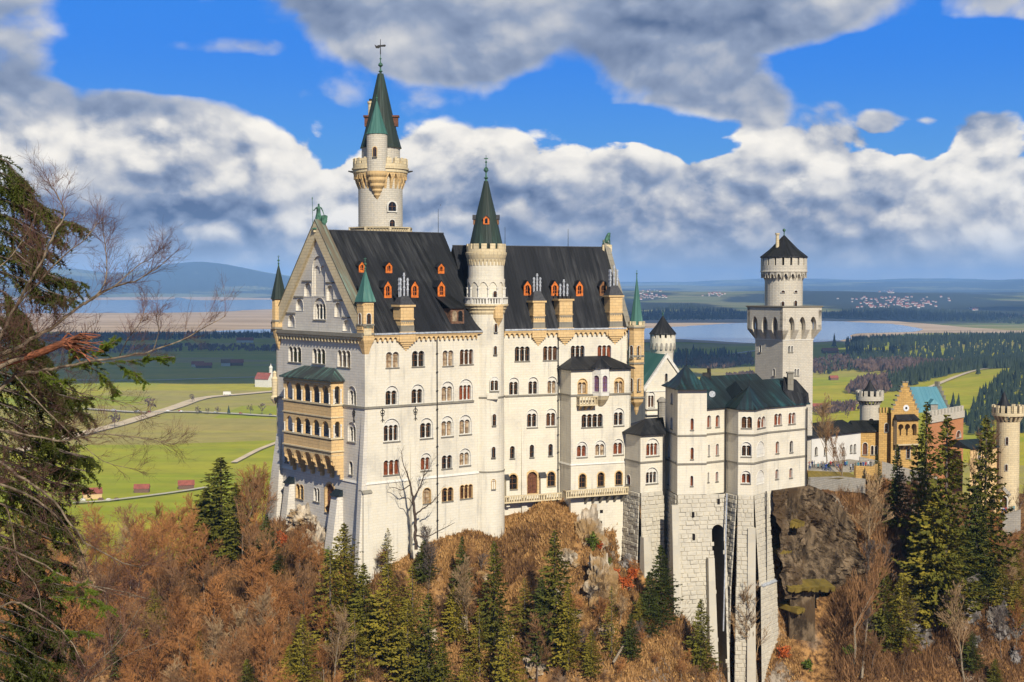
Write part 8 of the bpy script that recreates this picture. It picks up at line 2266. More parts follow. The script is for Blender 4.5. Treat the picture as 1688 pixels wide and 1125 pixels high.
# the dead tree with its shadow on the white wall, branches laid out by hand
def limb_tree(name, label, root_xyz, limbs, mat_, twig_levels=2, seed=1, twl=1.0, tr0=0.03, nbt=(3, 5), up=0.2, cat='tree', r=None, wig=0.16, tn=(6, 9), tipmat=None, spread=0.75):
    """limbs: list of (points, r0, r1, part, ntwigs, twig length)"""
    rr = random.Random(seed); t = thing(name, label, cat, root_xyz)
    parts = {}
    def tube(mb, pts, r0, r1, n=6):
        for i in range(len(pts) - 1):
            a = r0 + (r1 - r0) * i / (len(pts) - 1); b_ = r0 + (r1 - r0) * (i + 1) / (len(pts) - 1); mb.tube(pts[i], pts[i + 1], a, b_, n, cap=False)
    def twig(mb, p, d, ln, rad_, lv):
        k = 4; q = Vector(p); dd = Vector(d); pts = [q.copy()]
        for i in range(k):
            dd = (dd + Vector((rr.gauss(0, wig), rr.gauss(0, wig), rr.gauss(0, wig) + up * 0.25))).normalized(); q = q + dd * ln / k; pts.append(q.copy())
        tube(mb, pts, rad_, rad_ * 0.45, 3)
        if lv <= 0: return
        for j in range(rr.randint(*nbt)):
            tt = rr.uniform(0.15, 1); i = min(int(tt * k), k - 1); bp = pts[i].lerp(pts[i + 1], tt * k - i)
            ax = dd.cross(Vector((rr.gauss(0, 1), rr.gauss(0, 1), rr.gauss(0, 1))))
            if ax.length < 1e-3: continue
            nd = (dd * (1.0 - spread * 0.4) + ax.normalized() * spread * rr.uniform(0.6, 1.1)).normalized()
            twig(mb, bp, nd, ln * rr.uniform(0.4, 0.7), rad_ * 0.6, lv - 1)
    for pts, r0, r1, part, nt, tl in limbs:
        if mat_ == 'deadbark': r0 *= 0.68; r1 *= 0.7
        mb = parts.setdefault((part, len(parts)), MB()); pts = [Vector(p) for p in pts]
        fine_ = []
        for i in range(len(pts) - 1):
            p0 = pts[max(i - 1, 0)]; p1 = pts[i]; p2 = pts[i + 1]; p3 = pts[min(i + 2, len(pts) - 1)]
            for k in range(4):
                u = k / 4; fine_.append(0.5 * ((2 * p1) + (-p0 + p2) * u + (2 * p0 - 5 * p1 + 4 * p2 - p3) * u * u + (-p0 + 3 * p1 - 3 * p2 + p3) * u ** 3) + Vector((rr.gauss(0, r0 * .25), rr.gauss(0, r0 * .25), rr.gauss(0, r0 * .25))))
        fine_.append(pts[-1]); tube(mb, fine_, r0, r1, 7)
        tm = parts.setdefault(('twigs', 0), MB())
        for j in range(nt):
            u = rr.uniform(0.18, 1.0) * (len(fine_) - 1); i = min(int(u), len(fine_) - 2); bp = fine_[i].lerp(fine_[i + 1], u - i); dd = (fine_[i + 1] - fine_[i]).normalized()
            ax = dd.cross(Vector((rr.gauss(0, 1), rr.gauss(0, 1), rr.gauss(0, 1))))
            if ax.length < 1e-3: continue
            nd = (dd * 0.7 + ax.normalized() * rr.uniform(0.5, 1.0) * spread * 1.2 + Vector((0, 0, up))).normalized()
            twig(tm, bp, nd, tl * rr.uniform(0.5, 1.15) * (1.15 - 0.5 * u / len(fine_)), max(tr0 * 0.5, min(tr0, r1 * 0.8)), twig_levels)
    for k, mb in parts.items():
        if mb.v: mb.build(k[0], M[tipmat if (k[0] == 'twigs' and tipmat) else mat_], t)
    return t
YT = 221.5; M['deadbark'] = plain('dark_dead_bark', (0.075, 0.052, 0.038), 0.9, var=0.4)
q = lambda px, py, dy=0: P(px, py, YT + dy)
limb_tree('dead_tree', 'dark bare dead tree standing against the white south wall', q(685, 905), [
    ([q(686, 906), q(684, 880), q(684, 850), q(681, 820)], 0.42, 0.30, 'trunk', 0, 1), ([q(681, 820), q(676, 800), q(671, 780), q(664, 788, -1), q(652, 812 - 8, -1.5)][:3], 0.26, 0.15, 'branch', 4, 2.5),
    ([q(671, 780), q(665, 765), q(662, 745)], 0.14, 0.04, 'branch', 6, 1.6), ([q(675, 800), q(662, 812 - 4), q(650, 804), q(640, 809 - 4)], 0.14, 0.04, 'branch', 6, 1.6),
    ([q(681, 822), q(692, 805, 1), q(698, 785, 1), q(704, 790 - 30, 1)], 0.22, 0.05, 'branch', 9, 2.2), ([q(683, 850), q(696, 840, 1), q(706, 833, 1), q(718, 822, 1), q(726, 812, 1)], 0.22, 0.04, 'branch', 8, 2.0),
    ([q(684, 882), q(692, 884, 1), q(705, 885, .5), q(722, 876, .5), q(738, 868, 0), q(750, 862, 0)], 0.20, 0.04, 'branch', 8, 1.6), ([q(698, 785, 1), q(706, 776, 1), q(714, 757, 1)], 0.10, 0.03, 'branch', 6, 1.5),
    ([q(682, 835), q(674, 822), q(664, 822), q(657, 812)], 0.12, 0.03, 'branch', 4, 1.5)], 'deadbark', 1, seed=4, tr0=0.04, nbt=(2, 4), up=0.3)
# fallen pale trunks
for i, (a, b_) in enumerate([((1418, 1120), (1428, 1040)), ((1010, 1100), (1045, 1060)), ((690, 1120), (700, 1075))]):
    p0, p1 = hitg(*a), hitg(*b_)
    if p0 and p1:
        mb = MB(); mb.tube(p0 + Vector((0, -1, 0.3)), p1 + Vector((0, -1, 2.5)), 0.22, 0.12, 7); tag(mb.build('fallen_trunk', M['barkpale']), ['pale fallen trunk leaning below the spruce pair at right', 'pale fallen trunk on the grassy slope below the annex', 'pale fallen trunk near the bottom, centre left'][i], 'tree trunk')

# ------------------------------------------------------------------ undergrowth: dry grass tufts, twigs, coloured shrubs
def tufts(name, label, n, pxr, pyr, m, size, blades=4, keep=None, up=1.0, cat='undergrowth', spread=0.5, wid=0.16):
    d = nr_.random((n, 2)); px = pxr[0] + d[:, 0] * (pxr[1] - pxr[0]); py = pyr[0] + d[:, 1] * (pyr[1] - pyr[0])
    # march the sight lines to the ground, all at once
    u = (px - 844) / FPX; v = (562.5 - py) / FPX; dy = _ct + v * _st; dz = -_st + v * _ct
    hit = np.zeros(n); done = np.zeros(n, bool)
    for Y in np.arange(165, 330, 1.6):
        X = u / dy * Y; Z = CAMZ + dz / dy * Y; g_ = np.full(n, -1e9); m_ = ~done
        if not m_.any(): break
        g_[m_] = near_z(X[m_], np.full(m_.sum(), Y)); k = m_ & (Z <= g_); hit[k] = Y - nr_.random(k.sum()) * 1.6; done |= k
    X = (u / dy * hit)[done]; Y = hit[done]; px = px[done]; py = py[done]
    if keep is not None: kk = keep(px, py, X, Y); X, Y = X[kk], Y[kk]
    Z = near_z(X, Y); n = len(X); V = np.zeros((n, blades, 3, 3)); 
    a = nr_.random((n, blades)) * 2 * PI; s = size * nr_.uniform(0.5, 1.4, (n, blades)); lean = nr_.uniform(0, spread, (n, blades))
    ox = nr_.normal(0, size * .35, (n, blades)); oy = nr_.normal(0, size * .35, (n, blades))
    cx, cy = X[:, None] + ox, Y[:, None] + oy; w = s * wid
    for j, (sx, tz, tl) in enumerate(((-1, -0.1, 0), (1, -0.1, 0), (0, up, 1))):
        V[:, :, j, 0] = cx + np.cos(a) * (sx * w) + tl * s * lean * np.sin(a * 1.7); V[:, :, j, 1] = cy + np.sin(a) * (sx * w) - tl * s * lean * np.cos(a * 1.3); V[:, :, j, 2] = Z[:, None] + s * tz
    V = V.reshape(-1, 3); F = np.arange(len(V)).reshape(-1, 3)
    o = link(name, np_mesh(name, V, F, M[m])); tag(o, label, cat, kind='stuff'); return o
tufts('dry_grass', 'dry orange and tan grass covering the castle rock', 60000, (430, 1320), (828, 1125), 'grass', 0.46, 3, spread=1.0, wid=0.22, keep=lambda px, py, X, Y: vnoise(X / 3.5, Y / 3.5) + 0.35 * vnoise(X * 1.3, Y * 1.3) > 0.42)
tufts('dry_grass', 'dry brown grass and litter on the right slope', 26000, (1380, 1688), (790, 1125), 'brush', 0.5, 3, spread=1.0, wid=0.2)
tufts('undergrowth', 'reddish brown brush between the trees of the lower left slope', 34000, (-40, 520), (840, 1125), 'brush', 0.9, 4, spread=0.9, wid=0.09)
tufts('twiggy_brush', 'tangled brown brush on the castle rock slope', 9000, (430, 1250), (870, 1125), 'brush', 1.5, 5, spread=1.0, wid=0.035, keep=lambda px, py, X, Y: vnoise(X / 7, Y / 7) > 0.5)
tufts('twiggy_brush', 'tangled brown brush on the right slope', 7000, (1380, 1688), (800, 1125), 'brush', 1.6, 5, spread=1.0, wid=0.035, keep=lambda px, py, X, Y: vnoise(X / 7 + 9, Y / 7) > 0.45)
def shrub(px, py, r_, label, m='shrubred', seed=0, h=1.0, group=None):
    p = hitg(px, py)
    if p is None: return
    g_ = np.random.default_rng(seed); k = int(520); V = np.zeros((k, 3, 3)); 
    for i in range(k):
        d = g_.normal(size=3); d /= np.linalg.norm(d); c = d * r_ * g_.random() ** .45 * np.array([1, 1, h]) * (0.75 + 0.5 * math.sin(d[0] * 4 + seed) * math.cos(d[2] * 5)); c[2] += r_ * h * .8
        for j in range(3): V[i, j] = c + g_.normal(size=3) * 0.16
    t = thing('shrub', label, 'shrub', p, group)
    link('leaves', np_mesh('leaves', V.reshape(-1, 3), np.arange(k * 3).reshape(-1, 3), M[m]), t)
    mb = MB()
    for i in range(7): mb.tube((0, 0, 0), tuple(g_.normal(size=3) * r_ * .5 * np.array([1, 1, .3]) + np.array([0, 0, r_ * h])), 0.06, 0.02, 4)
    mb.build('stems', M['bark'], t, local=True)
for i, (px, py, r_, m, h) in enumerate([(1010, 955, 1.5, 'shrubred', .8), (1032, 972, 1.6, 'shrubred', .8), (1043, 958, 1.0, 'shrubred', .9), (985, 905, 0.9, 'shrubred', .9), (972, 880, 1.8, 'shrubgreen', 1.2), (978, 910, 1.2, 'shrubgreen', 1.5),
        (465, 905, 1.4, 'shrubred', 1.3), (1000, 938, 1.0, 'shrubgreen', 1), (1292, 1092, 1.3, 'shrubred', 1), (1330, 1105, 1.0, 'shrubgreen', 1.0), (1400, 1085, 1.1, 'shrubgreen', 1), (800, 1010, 1.1, 'shrubred', 1), (250, 1010, 2.0, 'shrubgreen', 1.2), (540, 935, 1.3, 'shrubgreen', 1.2)]):
    shrub(px, py, r_, ['rust-red shrub at the end of the rock rib', 'rust-red shrub beside the annex base', 'small rust-red shrub close to the annex rock', 'little red shrub under the terrace', 'green shrub hugging the rock under the terrace', 'narrow green shrub hanging on the rock rib',
        'russet shrub below the limestone outcrop', 'green shrub right of the rock rib', 'red shrub at the foot of the bay pier', 'green shrub under the rock pillar', 'small green shrub left of the spruce pair', 'red shrub below the stair tower', 'green bush in the lower left wood', 'green bush below the west front'][i], m, i, h)
# grass strip beside the side wing
mb = MB(); pts = [P(1332, 776, 263), P(1332, 790, 257.5), P(1385, 789, 267), P(1412, 786, 273), P(1400, 779, 277)]
me = bpy.data.meshes.new('lawn'); me.from_pydata([tuple(p) for p in pts], [], [tuple(range(5))]); me.materials.append(M['moss']); link('lawn', me)['kind'] = 'structure'
mb = MB(); pts = [P(1332, 767, 292), P(1332, 776, 263.3), P(1400, 779.5, 277.3), P(1450, 765, 300), P(1400, 757, 312)]
me = bpy.data.meshes.new('courtyard'); me.from_pydata([tuple(p) for p in pts], [], [tuple(range(5))]); me.materials.append(plain('courtyard_gravel', (0.33, 0.29, 0.23), 0.9)); link('courtyard', me)['kind'] = 'structure'
# ================================================================== statues
def skin_body(joints, edges, name, sub=1):
    """one continuous figure grown from a jointed skeleton"""
    me = bpy.data.meshes.new(name); me.from_pydata([j[0] for j in joints], edges, []); o = bpy.data.objects.new(name, me); C.objects.link(o)
    md = o.modifiers.new('s', 'SKIN'); 
    for i, j in enumerate(joints): me.skin_vertices[0].data[i].radius = (j[1], j[1] if len(j) < 3 else j[2])
    me.skin_vertices[0].data[0].use_root = True
    sd_ = o.modifiers.new('d', 'SUBSURF'); sd_.levels = sub; sd_.render_levels = sub
    dg = bpy.context.evaluated_depsgraph_get(); dg.update(); ev = bpy.data.meshes.new_from_object(o.evaluated_get(dg))
    C.objects.unlink(o); bpy.data.objects.remove(o); ev.name = name; return ev
def human(arm_l, arm_r, legs=((0.10, 0.02), (-0.10, -0.02)), lean=0.0):
    J = [((0, 0, 0.95), 0.125, 0.09), ((0, lean * .3, 1.12), 0.115, 0.085), ((0, lean * .6, 1.32), 0.15, 0.10), ((0, lean, 1.46), 0.07, 0.07), ((0, lean, 1.52), 0.055, 0.055), ((0, lean - 0.01, 1.62), 0.085, 0.10), ((0, lean - 0.01, 1.72), 0.07, 0.085)]
    E = [(0, 1), (1, 2), (2, 3), (3, 4), (4, 5), (5, 6)]
    for s, (sp_, fw) in zip((1, -1), legs):
        k = len(J); J += [((s * .095, 0, 0.86), 0.085, 0.09), ((s * .10 + sp_ * .3, fw * -2, 0.48), 0.06, 0.06), ((s * .10 + sp_ * .4, fw, 0.10), 0.042, 0.045), ((s * .11 + sp_ * .4, fw - 0.14, 0.04), 0.04, 0.03)]
        E += [(0, k), (k, k + 1), (k + 1, k + 2), (k + 2, k + 3)]
    for s, A in ((1, arm_l), (-1, arm_r)):
        k = len(J); J += [((s * .19, lean, 1.40), 0.055, 0.055), (A[0], 0.04, 0.04), (A[1], 0.03, 0.03), (A[2], 0.035, 0.02)]
        E += [(3, k), (k, k + 1), (k + 1, k + 2), (k + 2, k + 3)]
    return J, E
ap = WW.pt(LWW / 2, GZ + 1.55, -0.2)
pedz = zat(375.5, 231)
kn = thing('knight_statue', 'green bronze knight statue with spear and shield on the west gable top', 'statue', (ap.x, ap.y, GZ + 0.9))
mb = MB(); mb.box(ap.x - 0.75, ap.x + 0.75, ap.y - 0.75, ap.y + 0.75, GZ - 0.1, pedz - 0.3); mb.build('pedestal', M['sandpale'], kn)
mb = MB(); mb.box(ap.x - 0.95, ap.x + 0.95, ap.y - 0.95, ap.y + 0.95, pedz - 0.3, pedz - 0.05); mb.lathe(ap.x, ap.y, [(0.8, pedz - 0.05), (0.7, pedz + 0.15)], 10); mb.build('plinth', M['bronze'], kn)
J, E = human(((0.30, -0.05, 1.15), (0.34, -0.18, 0.95), (0.34, -0.22, 0.87)), ((-0.36, -0.05, 1.20), (-0.46, -0.2, 1.22), (-0.50, -0.22, 1.24)), lean=-0.02)
ks = 3.9 / 1.78
bd = skin_body(J, E, 'body', 2); bd.materials.append(M['bronze']); bo = link('body', bd, kn, (0, 0, pedz + 0.12 - (GZ + 0.9)), 0.35, (ks, ks, ks))
mb = MB(); mb.tube((-0.50, -0.22, 0.0), (-0.52, -0.22, 2.02), 0.02, 0.018, 6); mb.lathe(-0.52, -0.22, [(0.02, 2.0), (0.045, 2.06), (0.005, 2.2)], 6); o_ = mb.build('spear', M['bronze'], kn, local=True); o_.parent = kn; o_.location = bo.location; o_.rotation_euler = bo.rotation_euler; o_.scale = bo.scale
mb = MB(); LWs = Wall((0.12, -0.28), (0.62, -0.22))
mb.poly_extrude(LWs, [(0.25, 0.05), (0.45, 0.35), (0.5, 0.82), (0.25, 0.88), (0.0, 0.82), (0.05, 0.35)], -0.03, 0.03, back=True); o_ = mb.build('shield', M['bronze'], kn, local=True); o_.location = bo.location; o_.rotation_euler = bo.rotation_euler; o_.scale = bo.scale
mb = MB(); mb.loft([[(0.28 * math.cos(a) * k, 0.10 + 0.14 * math.sin(a) * k, z) for a in [2 * PI * i / 10 for i in range(10)]] for z, k in ((0.35, 1.0), (0.7, 0.85), (1.0, 0.6), (1.38, 0.5))]); o_ = mb.build('cloak', M['bronze'], kn, local=True); o_.location = bo.location; o_.rotation_euler = bo.rotation_euler; o_.scale = bo.scale
# lion on the east gable
lp = BE + b_p * 8.2; zl_ = 196.9; ln_ = thing('lion_statue', 'green bronze seated lion statue on the east end of the palace ridge', 'statue', (lp.x, lp.y, zl_))
mb = MB(); mb.box(lp.x - 0.85, lp.x + 0.85, lp.y - 0.7, lp.y + 0.7, 195.5, zat(404, 257.5)); mb.build('pedestal', M['sandpale'], ln_)
J = [((-0.45, 0, 0.45), 0.34, 0.34), ((-0.15, 0, 0.95), 0.30, 0.32), ((0.18, 0, 1.45), 0.34, 0.36), ((0.36, 0, 1.85), 0.33, 0.36), ((0.50, 0, 2.1), 0.26, 0.28), ((0.78, 0, 2.05), 0.14, 0.15)]
E = [(0, 1), (1, 2), (2, 3), (3, 4), (4, 5)]
for s in (-1, 1):
    k = len(J); J += [((0.35, s * .2, 1.2), 0.15, 0.15), ((0.45, s * .22, 0.6), 0.11, 0.11), ((0.47, s * .22, 0.1), 0.10, 0.10), ((0.62, s * .22, 0.07), 0.09, 0.07)]; E += [(2, k), (k, k + 1), (k + 1, k + 2), (k + 2, k + 3)]
    k = len(J); J += [((-0.3, s * .36, 0.5), 0.2, 0.2), ((0.05, s * .38, 0.35), 0.14, 0.14), ((-0.15, s * .38, 0.08), 0.09, 0.08), ((0.2, s * .38, 0.07), 0.09, 0.07)]; E += [(0, k), (k, k + 1), (k + 1, k + 2), (k + 2, k + 3)]
k = len(J); J += [((-0.85, 0, 0.25), 0.07, 0.07), ((-1.0, 0, 0.6), 0.05, 0.05), ((-0.85, 0, 0.95), 0.1, 0.1)]; E += [(0, k), (k, k + 1), (k + 1, k + 2)]
bd = skin_body(J, E, 'body', 2); bd.materials.append(M['bronze']); link('body', bd, ln_, (0, 0, zat(404, 257.5) - zl_ - 0.02), 0.6)

# ================================================================== people in the courtyard
M['skin'] = plain('skin', (0.55, 0.33, 0.23), 0.6, var=0.05); M['hair'] = plain('dark_hair', (0.05, 0.03, 0.02), 0.8, var=0.1)
def cloth(n, c): return plain('cloth_' + n, c, 0.9, var=0.08)
JK = [cloth('black', (0.015, 0.015, 0.02)), cloth('blue', (0.03, 0.08, 0.30)), cloth('red', (0.40, 0.03, 0.03)), cloth('white', (0.65, 0.65, 0.65)), cloth('grey', (0.12, 0.13, 0.14)), cloth('olive', (0.10, 0.11, 0.04)), cloth('teal', (0.03, 0.22, 0.28))]
JN = ['black', 'blue', 'red', 'white', 'grey', 'olive', 'teal']
TRS = [cloth('jeans', (0.04, 0.07, 0.16)), cloth('dark_trousers', (0.02, 0.02, 0.025))]
poses = [human(((0.24, 0.02, 1.15), (0.25, -0.05, 0.92), (0.25, -0.07, 0.83)), ((-0.24, 0.02, 1.15), (-0.25, -0.05, 0.92), (-0.25, -0.07, 0.83))),
         human(((0.25, 0.0, 1.15), (0.16, -0.22, 1.12), (0.08, -0.26, 1.14)), ((-0.25, 0.05, 1.15), (-0.27, 0.02, 0.92), (-0.27, 0.0, 0.83)), ((0.1, 0.10), (-0.05, -0.10))),
         human(((0.26, 0.0, 1.18), (0.20, -0.2, 1.35), (0.12, -0.2, 1.5)), ((-0.26, 0.0, 1.18), (-0.20, -0.2, 1.35), (-0.12, -0.2, 1.5)))]
bodies = [skin_body(*ps, 'person') for ps in poses]
pm = {}
def person_mesh(pi, ji, ti):
    if (pi, ji, ti) in pm: return pm[(pi, ji, ti)]
    me = bodies[pi].copy(); me.materials.clear()
    for m in (JK[ji], TRS[ti], M['skin'], M['hair']): me.materials.append(m)
    for f in me.polygons:
        z = f.center.z; x = abs(f.center.x)
        f.material_index = 3 if (z > 1.66 or (z > 1.55 and f.center.y > 0.02)) else 2 if z > 1.50 else 1 if z < 0.92 and x < 0.22 else 2 if (x > 0.22 and z < 0.88) else 0
    pm[(pi, ji, ti)] = me; return me
pr_ = random.Random(17)
def person(px, py, i, where, Y=None):
    if Y is None: p = hitg(px, py, 240)
    else: p = P(px, py, Y)
    ji = i % 7; zz = p.z
    o = link('person', person_mesh(i % 3, ji, i % 2), None, (p.x, p.y, zz), pr_.uniform(0, 6.28), (1.0, 1.0, pr_.uniform(0.93, 1.06)))
    tag(o, 'standing visitor in a %s jacket %s' % (JN[ji], where), 'person', 'visitors in %s jackets %s' % (JN[ji], where))
for i in range(30):
    px = 1333 + 66 * pr_.random() ** 1.1; py = pr_.uniform(772, 778.5)
    Yc = 264 + (779 - py) * 2.2 + (px - 1333) * 0.16
    person(px, py, i, 'in the courtyard crowd', Yc)
for i in range(9): person(1402 + 4.2 * i, 777 - 0.5 * i, i + 3, 'behind the courtyard parapet', 280 + i)
for i in range(7): person(1652 + 3.2 * i, 850 - i * 0.8, i, 'at the parapet of the gate porch', 314.5)
person(503, 717.5, 0, 'leaning on the lower loggia balustrade', (WW.pt(WW.s(503), 0, 1.6)).y)

# ================================================================== foreground trees at the left edge
YF = 21.0
f_ = lambda px, py, dy=0.0: P(px, py, YF + dy)
LB = [
    ([(-330, 1500), (-260, 1200), (-180, 900), (-130, 700)], .17, .12, 'trunk', 0, 1),
    ([(-150, 760), (-60, 640), (0, 587), (41, 567), (82, 542), (139, 502), (188, 473), (229, 461), (278, 426)], .060, .006, 'branch', 26, .62),
    ([(-150, 730), (-60, 650), (0, 604), (49, 587), (106, 563), (150, 558)], .050, .030, 'branch', 5, .5),
    ([(-160, 800), (-60, 690), (0, 640), (25, 620), (74, 610), (123, 600), (196, 590), (253, 577), (311, 555), (372, 521)], .055, .005, 'branch', 26, .55),
    ([(-140, 720), (-40, 620), (0, 559), (25, 506), (61, 444), (94, 379), (106, 346), (78, 301)], .050, .006, 'branch', 26, .60),
    ([(25, 506), (60, 470), (94, 432), (143, 391), (160, 366)], .022, .005, 'branch', 16, .50),
    ([(139, 502), (165, 480), (176, 450), (172, 395), (166, 358)], .020, .005, 'branch', 13, .42),
    ([(188, 473), (225, 440), (250, 425), (268, 400)], .014, .004, 'branch', 9, .4),
    ([(253, 577), (262, 545), (258, 520), (275, 500)], .010, .004, 'branch', 7, .3),
    ([(196, 590), (210, 560), (232, 530), (240, 505)], .012, .004, 'branch', 9, .35),
    ([(0, 391), (-60, 470), (0, 440), (35, 400), (60, 350), (55, 320)], .016, .004, 'branch', 14, .45),
    ([(-150, 800), (-60, 745), (0, 763), (40, 791), (79, 818), (119, 866), (150, 901), (221, 933), (249, 929)], .040, .006, 'branch', 22, .55),
    ([(-150, 760), (-60, 715), (0, 708), (95, 727), (158, 716), (237, 723), (291, 735)], .030, .004, 'branch', 20, .5),
    ([(-150, 850), (-60, 800), (0, 799), (79, 838), (130, 901), (158, 969), (237, 985)], .036, .006, 'branch', 20, .55),
    ([(-150, 960), (-40, 905), (0, 901), (60, 925), (119, 957), (190, 973), (250, 988)], .030, .005, 'branch', 18, .5),
    ([(-120, 1130), (0, 1000), (60, 1010), (110, 1050), (140, 1100)], .030, .006, 'branch', 14, .5),
    ([(60, 1250), (130, 1125), (198, 1056), (233, 996)], .022, .005, 'branch', 12, .45),
    ([(20, 1260), (60, 1180), (150, 1120), (210, 1080), (262, 1060)], .018, .004, 'branch', 10, .4),
    ([(-60, 880), (0, 830), (20, 870), (30, 930), (60, 965), (68, 1010)], .020, .005, 'branch', 10, .4),
    ([(74, 610), (110, 640), (160, 655), (215, 668), (245, 690)], .014, .004, 'branch', 12, .42),
    ([(25, 620), (60, 660), (100, 700), (170, 760), (235, 775)], .016, .004, 'branch', 14, .45)]
limbs = [([f_(x, y, 0.25 * math.sin(i * 1.7 + k)) for k, (x, y) in enumerate(pts)], r0 * 0.72, r1 * 0.8, 'trunk' if part == 'trunk' else 'branch', int(nt * 2.3), tl * 1.1) for i, (pts, r0, r1, part, nt, tl) in enumerate(LB)]
M['barknear'] = plain('lichened_near_bark', (0.19, 0.145, 0.095), 0.9, var=0.55, scale=9.0)
M['twigdark'] = plain('purplish_beech_twigs', (0.12, 0.06, 0.045), 0.85, var=0.35, scale=2.0)
limb_tree('beech_tree', 'large leafless tree with pale lichened branches reaching in from the left edge', f_(-330, 1500), limbs, 'barknear', 2, seed=8, tr0=0.006, nbt=(4, 6), up=0.16, wig=0.13, tipmat='twigdark', spread=0.62)
# broken orange bough
root = f_(150, 560); t = thing('broken_bough', 'splintered orange-brown bough hanging in the bare branches at the left', 'branch', root)
mb = MB(); r9 = random.Random(9)
pts = [f_(-30, 612), f_(20, 596), f_(70, 580), f_(112, 563)]
for a, b_ in zip(pts, pts[1:]): mb.tube(a, b_, 0.055, 0.05, 8)
mb.build('bough', M['deadwood'], t)
mb = MB()
for i in range(40):
    a = f_(106 + r9.uniform(-4, 8), 566 + r9.uniform(-6, 6), r9.uniform(-.1, .1)); b_ = f_(150 + r9.uniform(-28, 22), 574 + r9.uniform(-22, 26), r9.uniform(-.3, .3)); m_ = a.lerp(b_, .5) + Vector((0, 0, r9.uniform(-.05, .09)))
    mb.tube(a, m_, 0.012, 0.009, 4); mb.tube(m_, b_, 0.009, 0.004, 4)
mb.build('splinters', M['deadwood'], t)
# needles close to the camera
M['needle'] = foliage('near_spruce_needles', (0.014, 0.026, 0.006), (0.10, 0.115, 0.014), 1.2)
M['needleb'] = foliage('bright_near_needles', (0.03, 0.07, 0.006), (0.16, 0.20, 0.02), 1.5)
def bough_needles(mbs, pts, r, ntw, twl, V, F, droop=0.8, nl=0.032, wn=0.0045, dens=1.0):
    pts = [Vector(p) for p in pts]
    for a, b_ in zip(pts, pts[1:]): mbs.tube(a, b_, r, r * 0.8, 5)
    tot = len(pts) - 1
    for j in range(ntw):
        u = r9.uniform(0.05, 1.0) * tot; i = min(int(u), tot - 1); bp = pts[i].lerp(pts[i + 1], u - i); dd = (pts[i + 1] - pts[i]).normalized()
        side = Vector((r9.gauss(0, .5), r9.gauss(0, 1) , r9.gauss(0, .35))); d = (dd * 0.7 + side * 0.6 + Vector((0, 0, -droop * r9.uniform(.1, .8)))).normalized(); L = twl * r9.uniform(0.4, 1.1) * (1.2 - 0.6 * u / tot)
        k = 5; q = bp.copy(); 
        for s in range(k):
            d = (d + Vector((r9.gauss(0, .1), r9.gauss(0, .1), -droop * 0.10))).normalized(); q2 = q + d * L / k; mbs.tube(q, q2, 0.004, 0.003, 3, cap=False)
            for _ in range(int(11 * dens)):
                c = q.lerp(q2, r9.random()); nd = (d * 0.55 + Vector((r9.gauss(0, 1), r9.gauss(0, 1), r9.gauss(0, 1))).normalized()).normalized() * nl * r9.uniform(.7, 1.3)
                w = nd.cross(Vector((r9.gauss(0, 1), r9.gauss(0, 1), r9.gauss(0, 1)))).normalized() * wn
                n = len(V); V += [tuple(c - w), tuple(c + w), tuple(c + nd)]; F.append((n, n + 1, n + 2))
            if r9.random() < 0.75:   # a side shoot
                d2 = (d + Vector((r9.gauss(0, .7), r9.gauss(0, .7), r9.gauss(-.2, .3)))).normalized() * L * 0.3
                for _ in range(int(12 * dens)):
                    tt = r9.random(); c = q2 + d2 * tt; nd = (d2.normalized() * 0.5 + Vector((r9.gauss(0, 1), r9.gauss(0, 1), r9.gauss(0, 1))).normalized()).normalized() * nl
                    w = nd.cross(Vector((r9.gauss(0, 1), r9.gauss(0, 1), r9.gauss(0, 1)))).normalized() * wn
                    n = len(V); V += [tuple(c - w), tuple(c + w), tuple(c + nd)]; F.append((n, n + 1, n + 2))
            q = q2
def needle_tree(name, label, root, boughs, m, cat='tree', trunk=None, **kw):
    t = thing(name, label, cat, root); mbs = MB(); V = []; F = []
    for pts, r, n, l in boughs: bough_needles(mbs, pts, r, n, l, V, F, **kw)
    mbs.build('branches', M['bark'], t)
    V = np.array(V) - np.array(root)[None, :]; link('needles', np_mesh('needles', V, F, M[m]), t)
    if trunk: 
        mb = MB(); mb.tube(trunk[0], trunk[1], trunk[2], trunk[3], 10); mb.build('trunk', M['bark'], t)
    return t
bg = []
g3 = lambda px, py, dy=0: P(px, py, 25 + dy)
yy = 285
while yy < 1180:
    tip = 18 + 75 * min(1, (yy - 265) / 90) + 45 * math.sin(yy * 0.031) ** 2 + (30 if 600 < yy < 800 else 0) - (50 if 500 < yy < 590 else 0)
    for dz_ in (-0.7, -0.2, 0.3, 0.8):
        tp = tip * r9.uniform(0.55, 1.0); bg.append(([g3(-130, yy - 70, dz_ * .3), g3(-60, yy - 50, dz_ * .6), g3(tp * 0.3, yy - 18, dz_), g3(tp * .75, yy + 6, dz_), g3(tp, yy + 14, dz_)], 0.012, 20, 0.55))
    yy += 24
bg += [([g3(-60, 900), g3(20, 905), g3(90, 925), g3(120, 935)], 0.02, 22, .5), ([g3(-60, 1040), g3(40, 1040), g3(110, 1060), g3(130, 1085)], 0.02, 24, .55), ([g3(-40, 640), g3(60, 650), g3(110, 665)], .015, 16, .45), ([g3(-10, 775), g3(60, 770), g3(110, 745), g3(118, 735)], .015, 20, .4)]
needle_tree('spruce_tree', 'dark spruce cut by the left edge of the photo behind the bare branches', g3(-140, 1300), bg, 'needle', trunk=(g3(-150, 1500), g3(-120, 200), 0.25, 0.06), droop=0.8, nl=0.06, wn=0.010, dens=0.85)
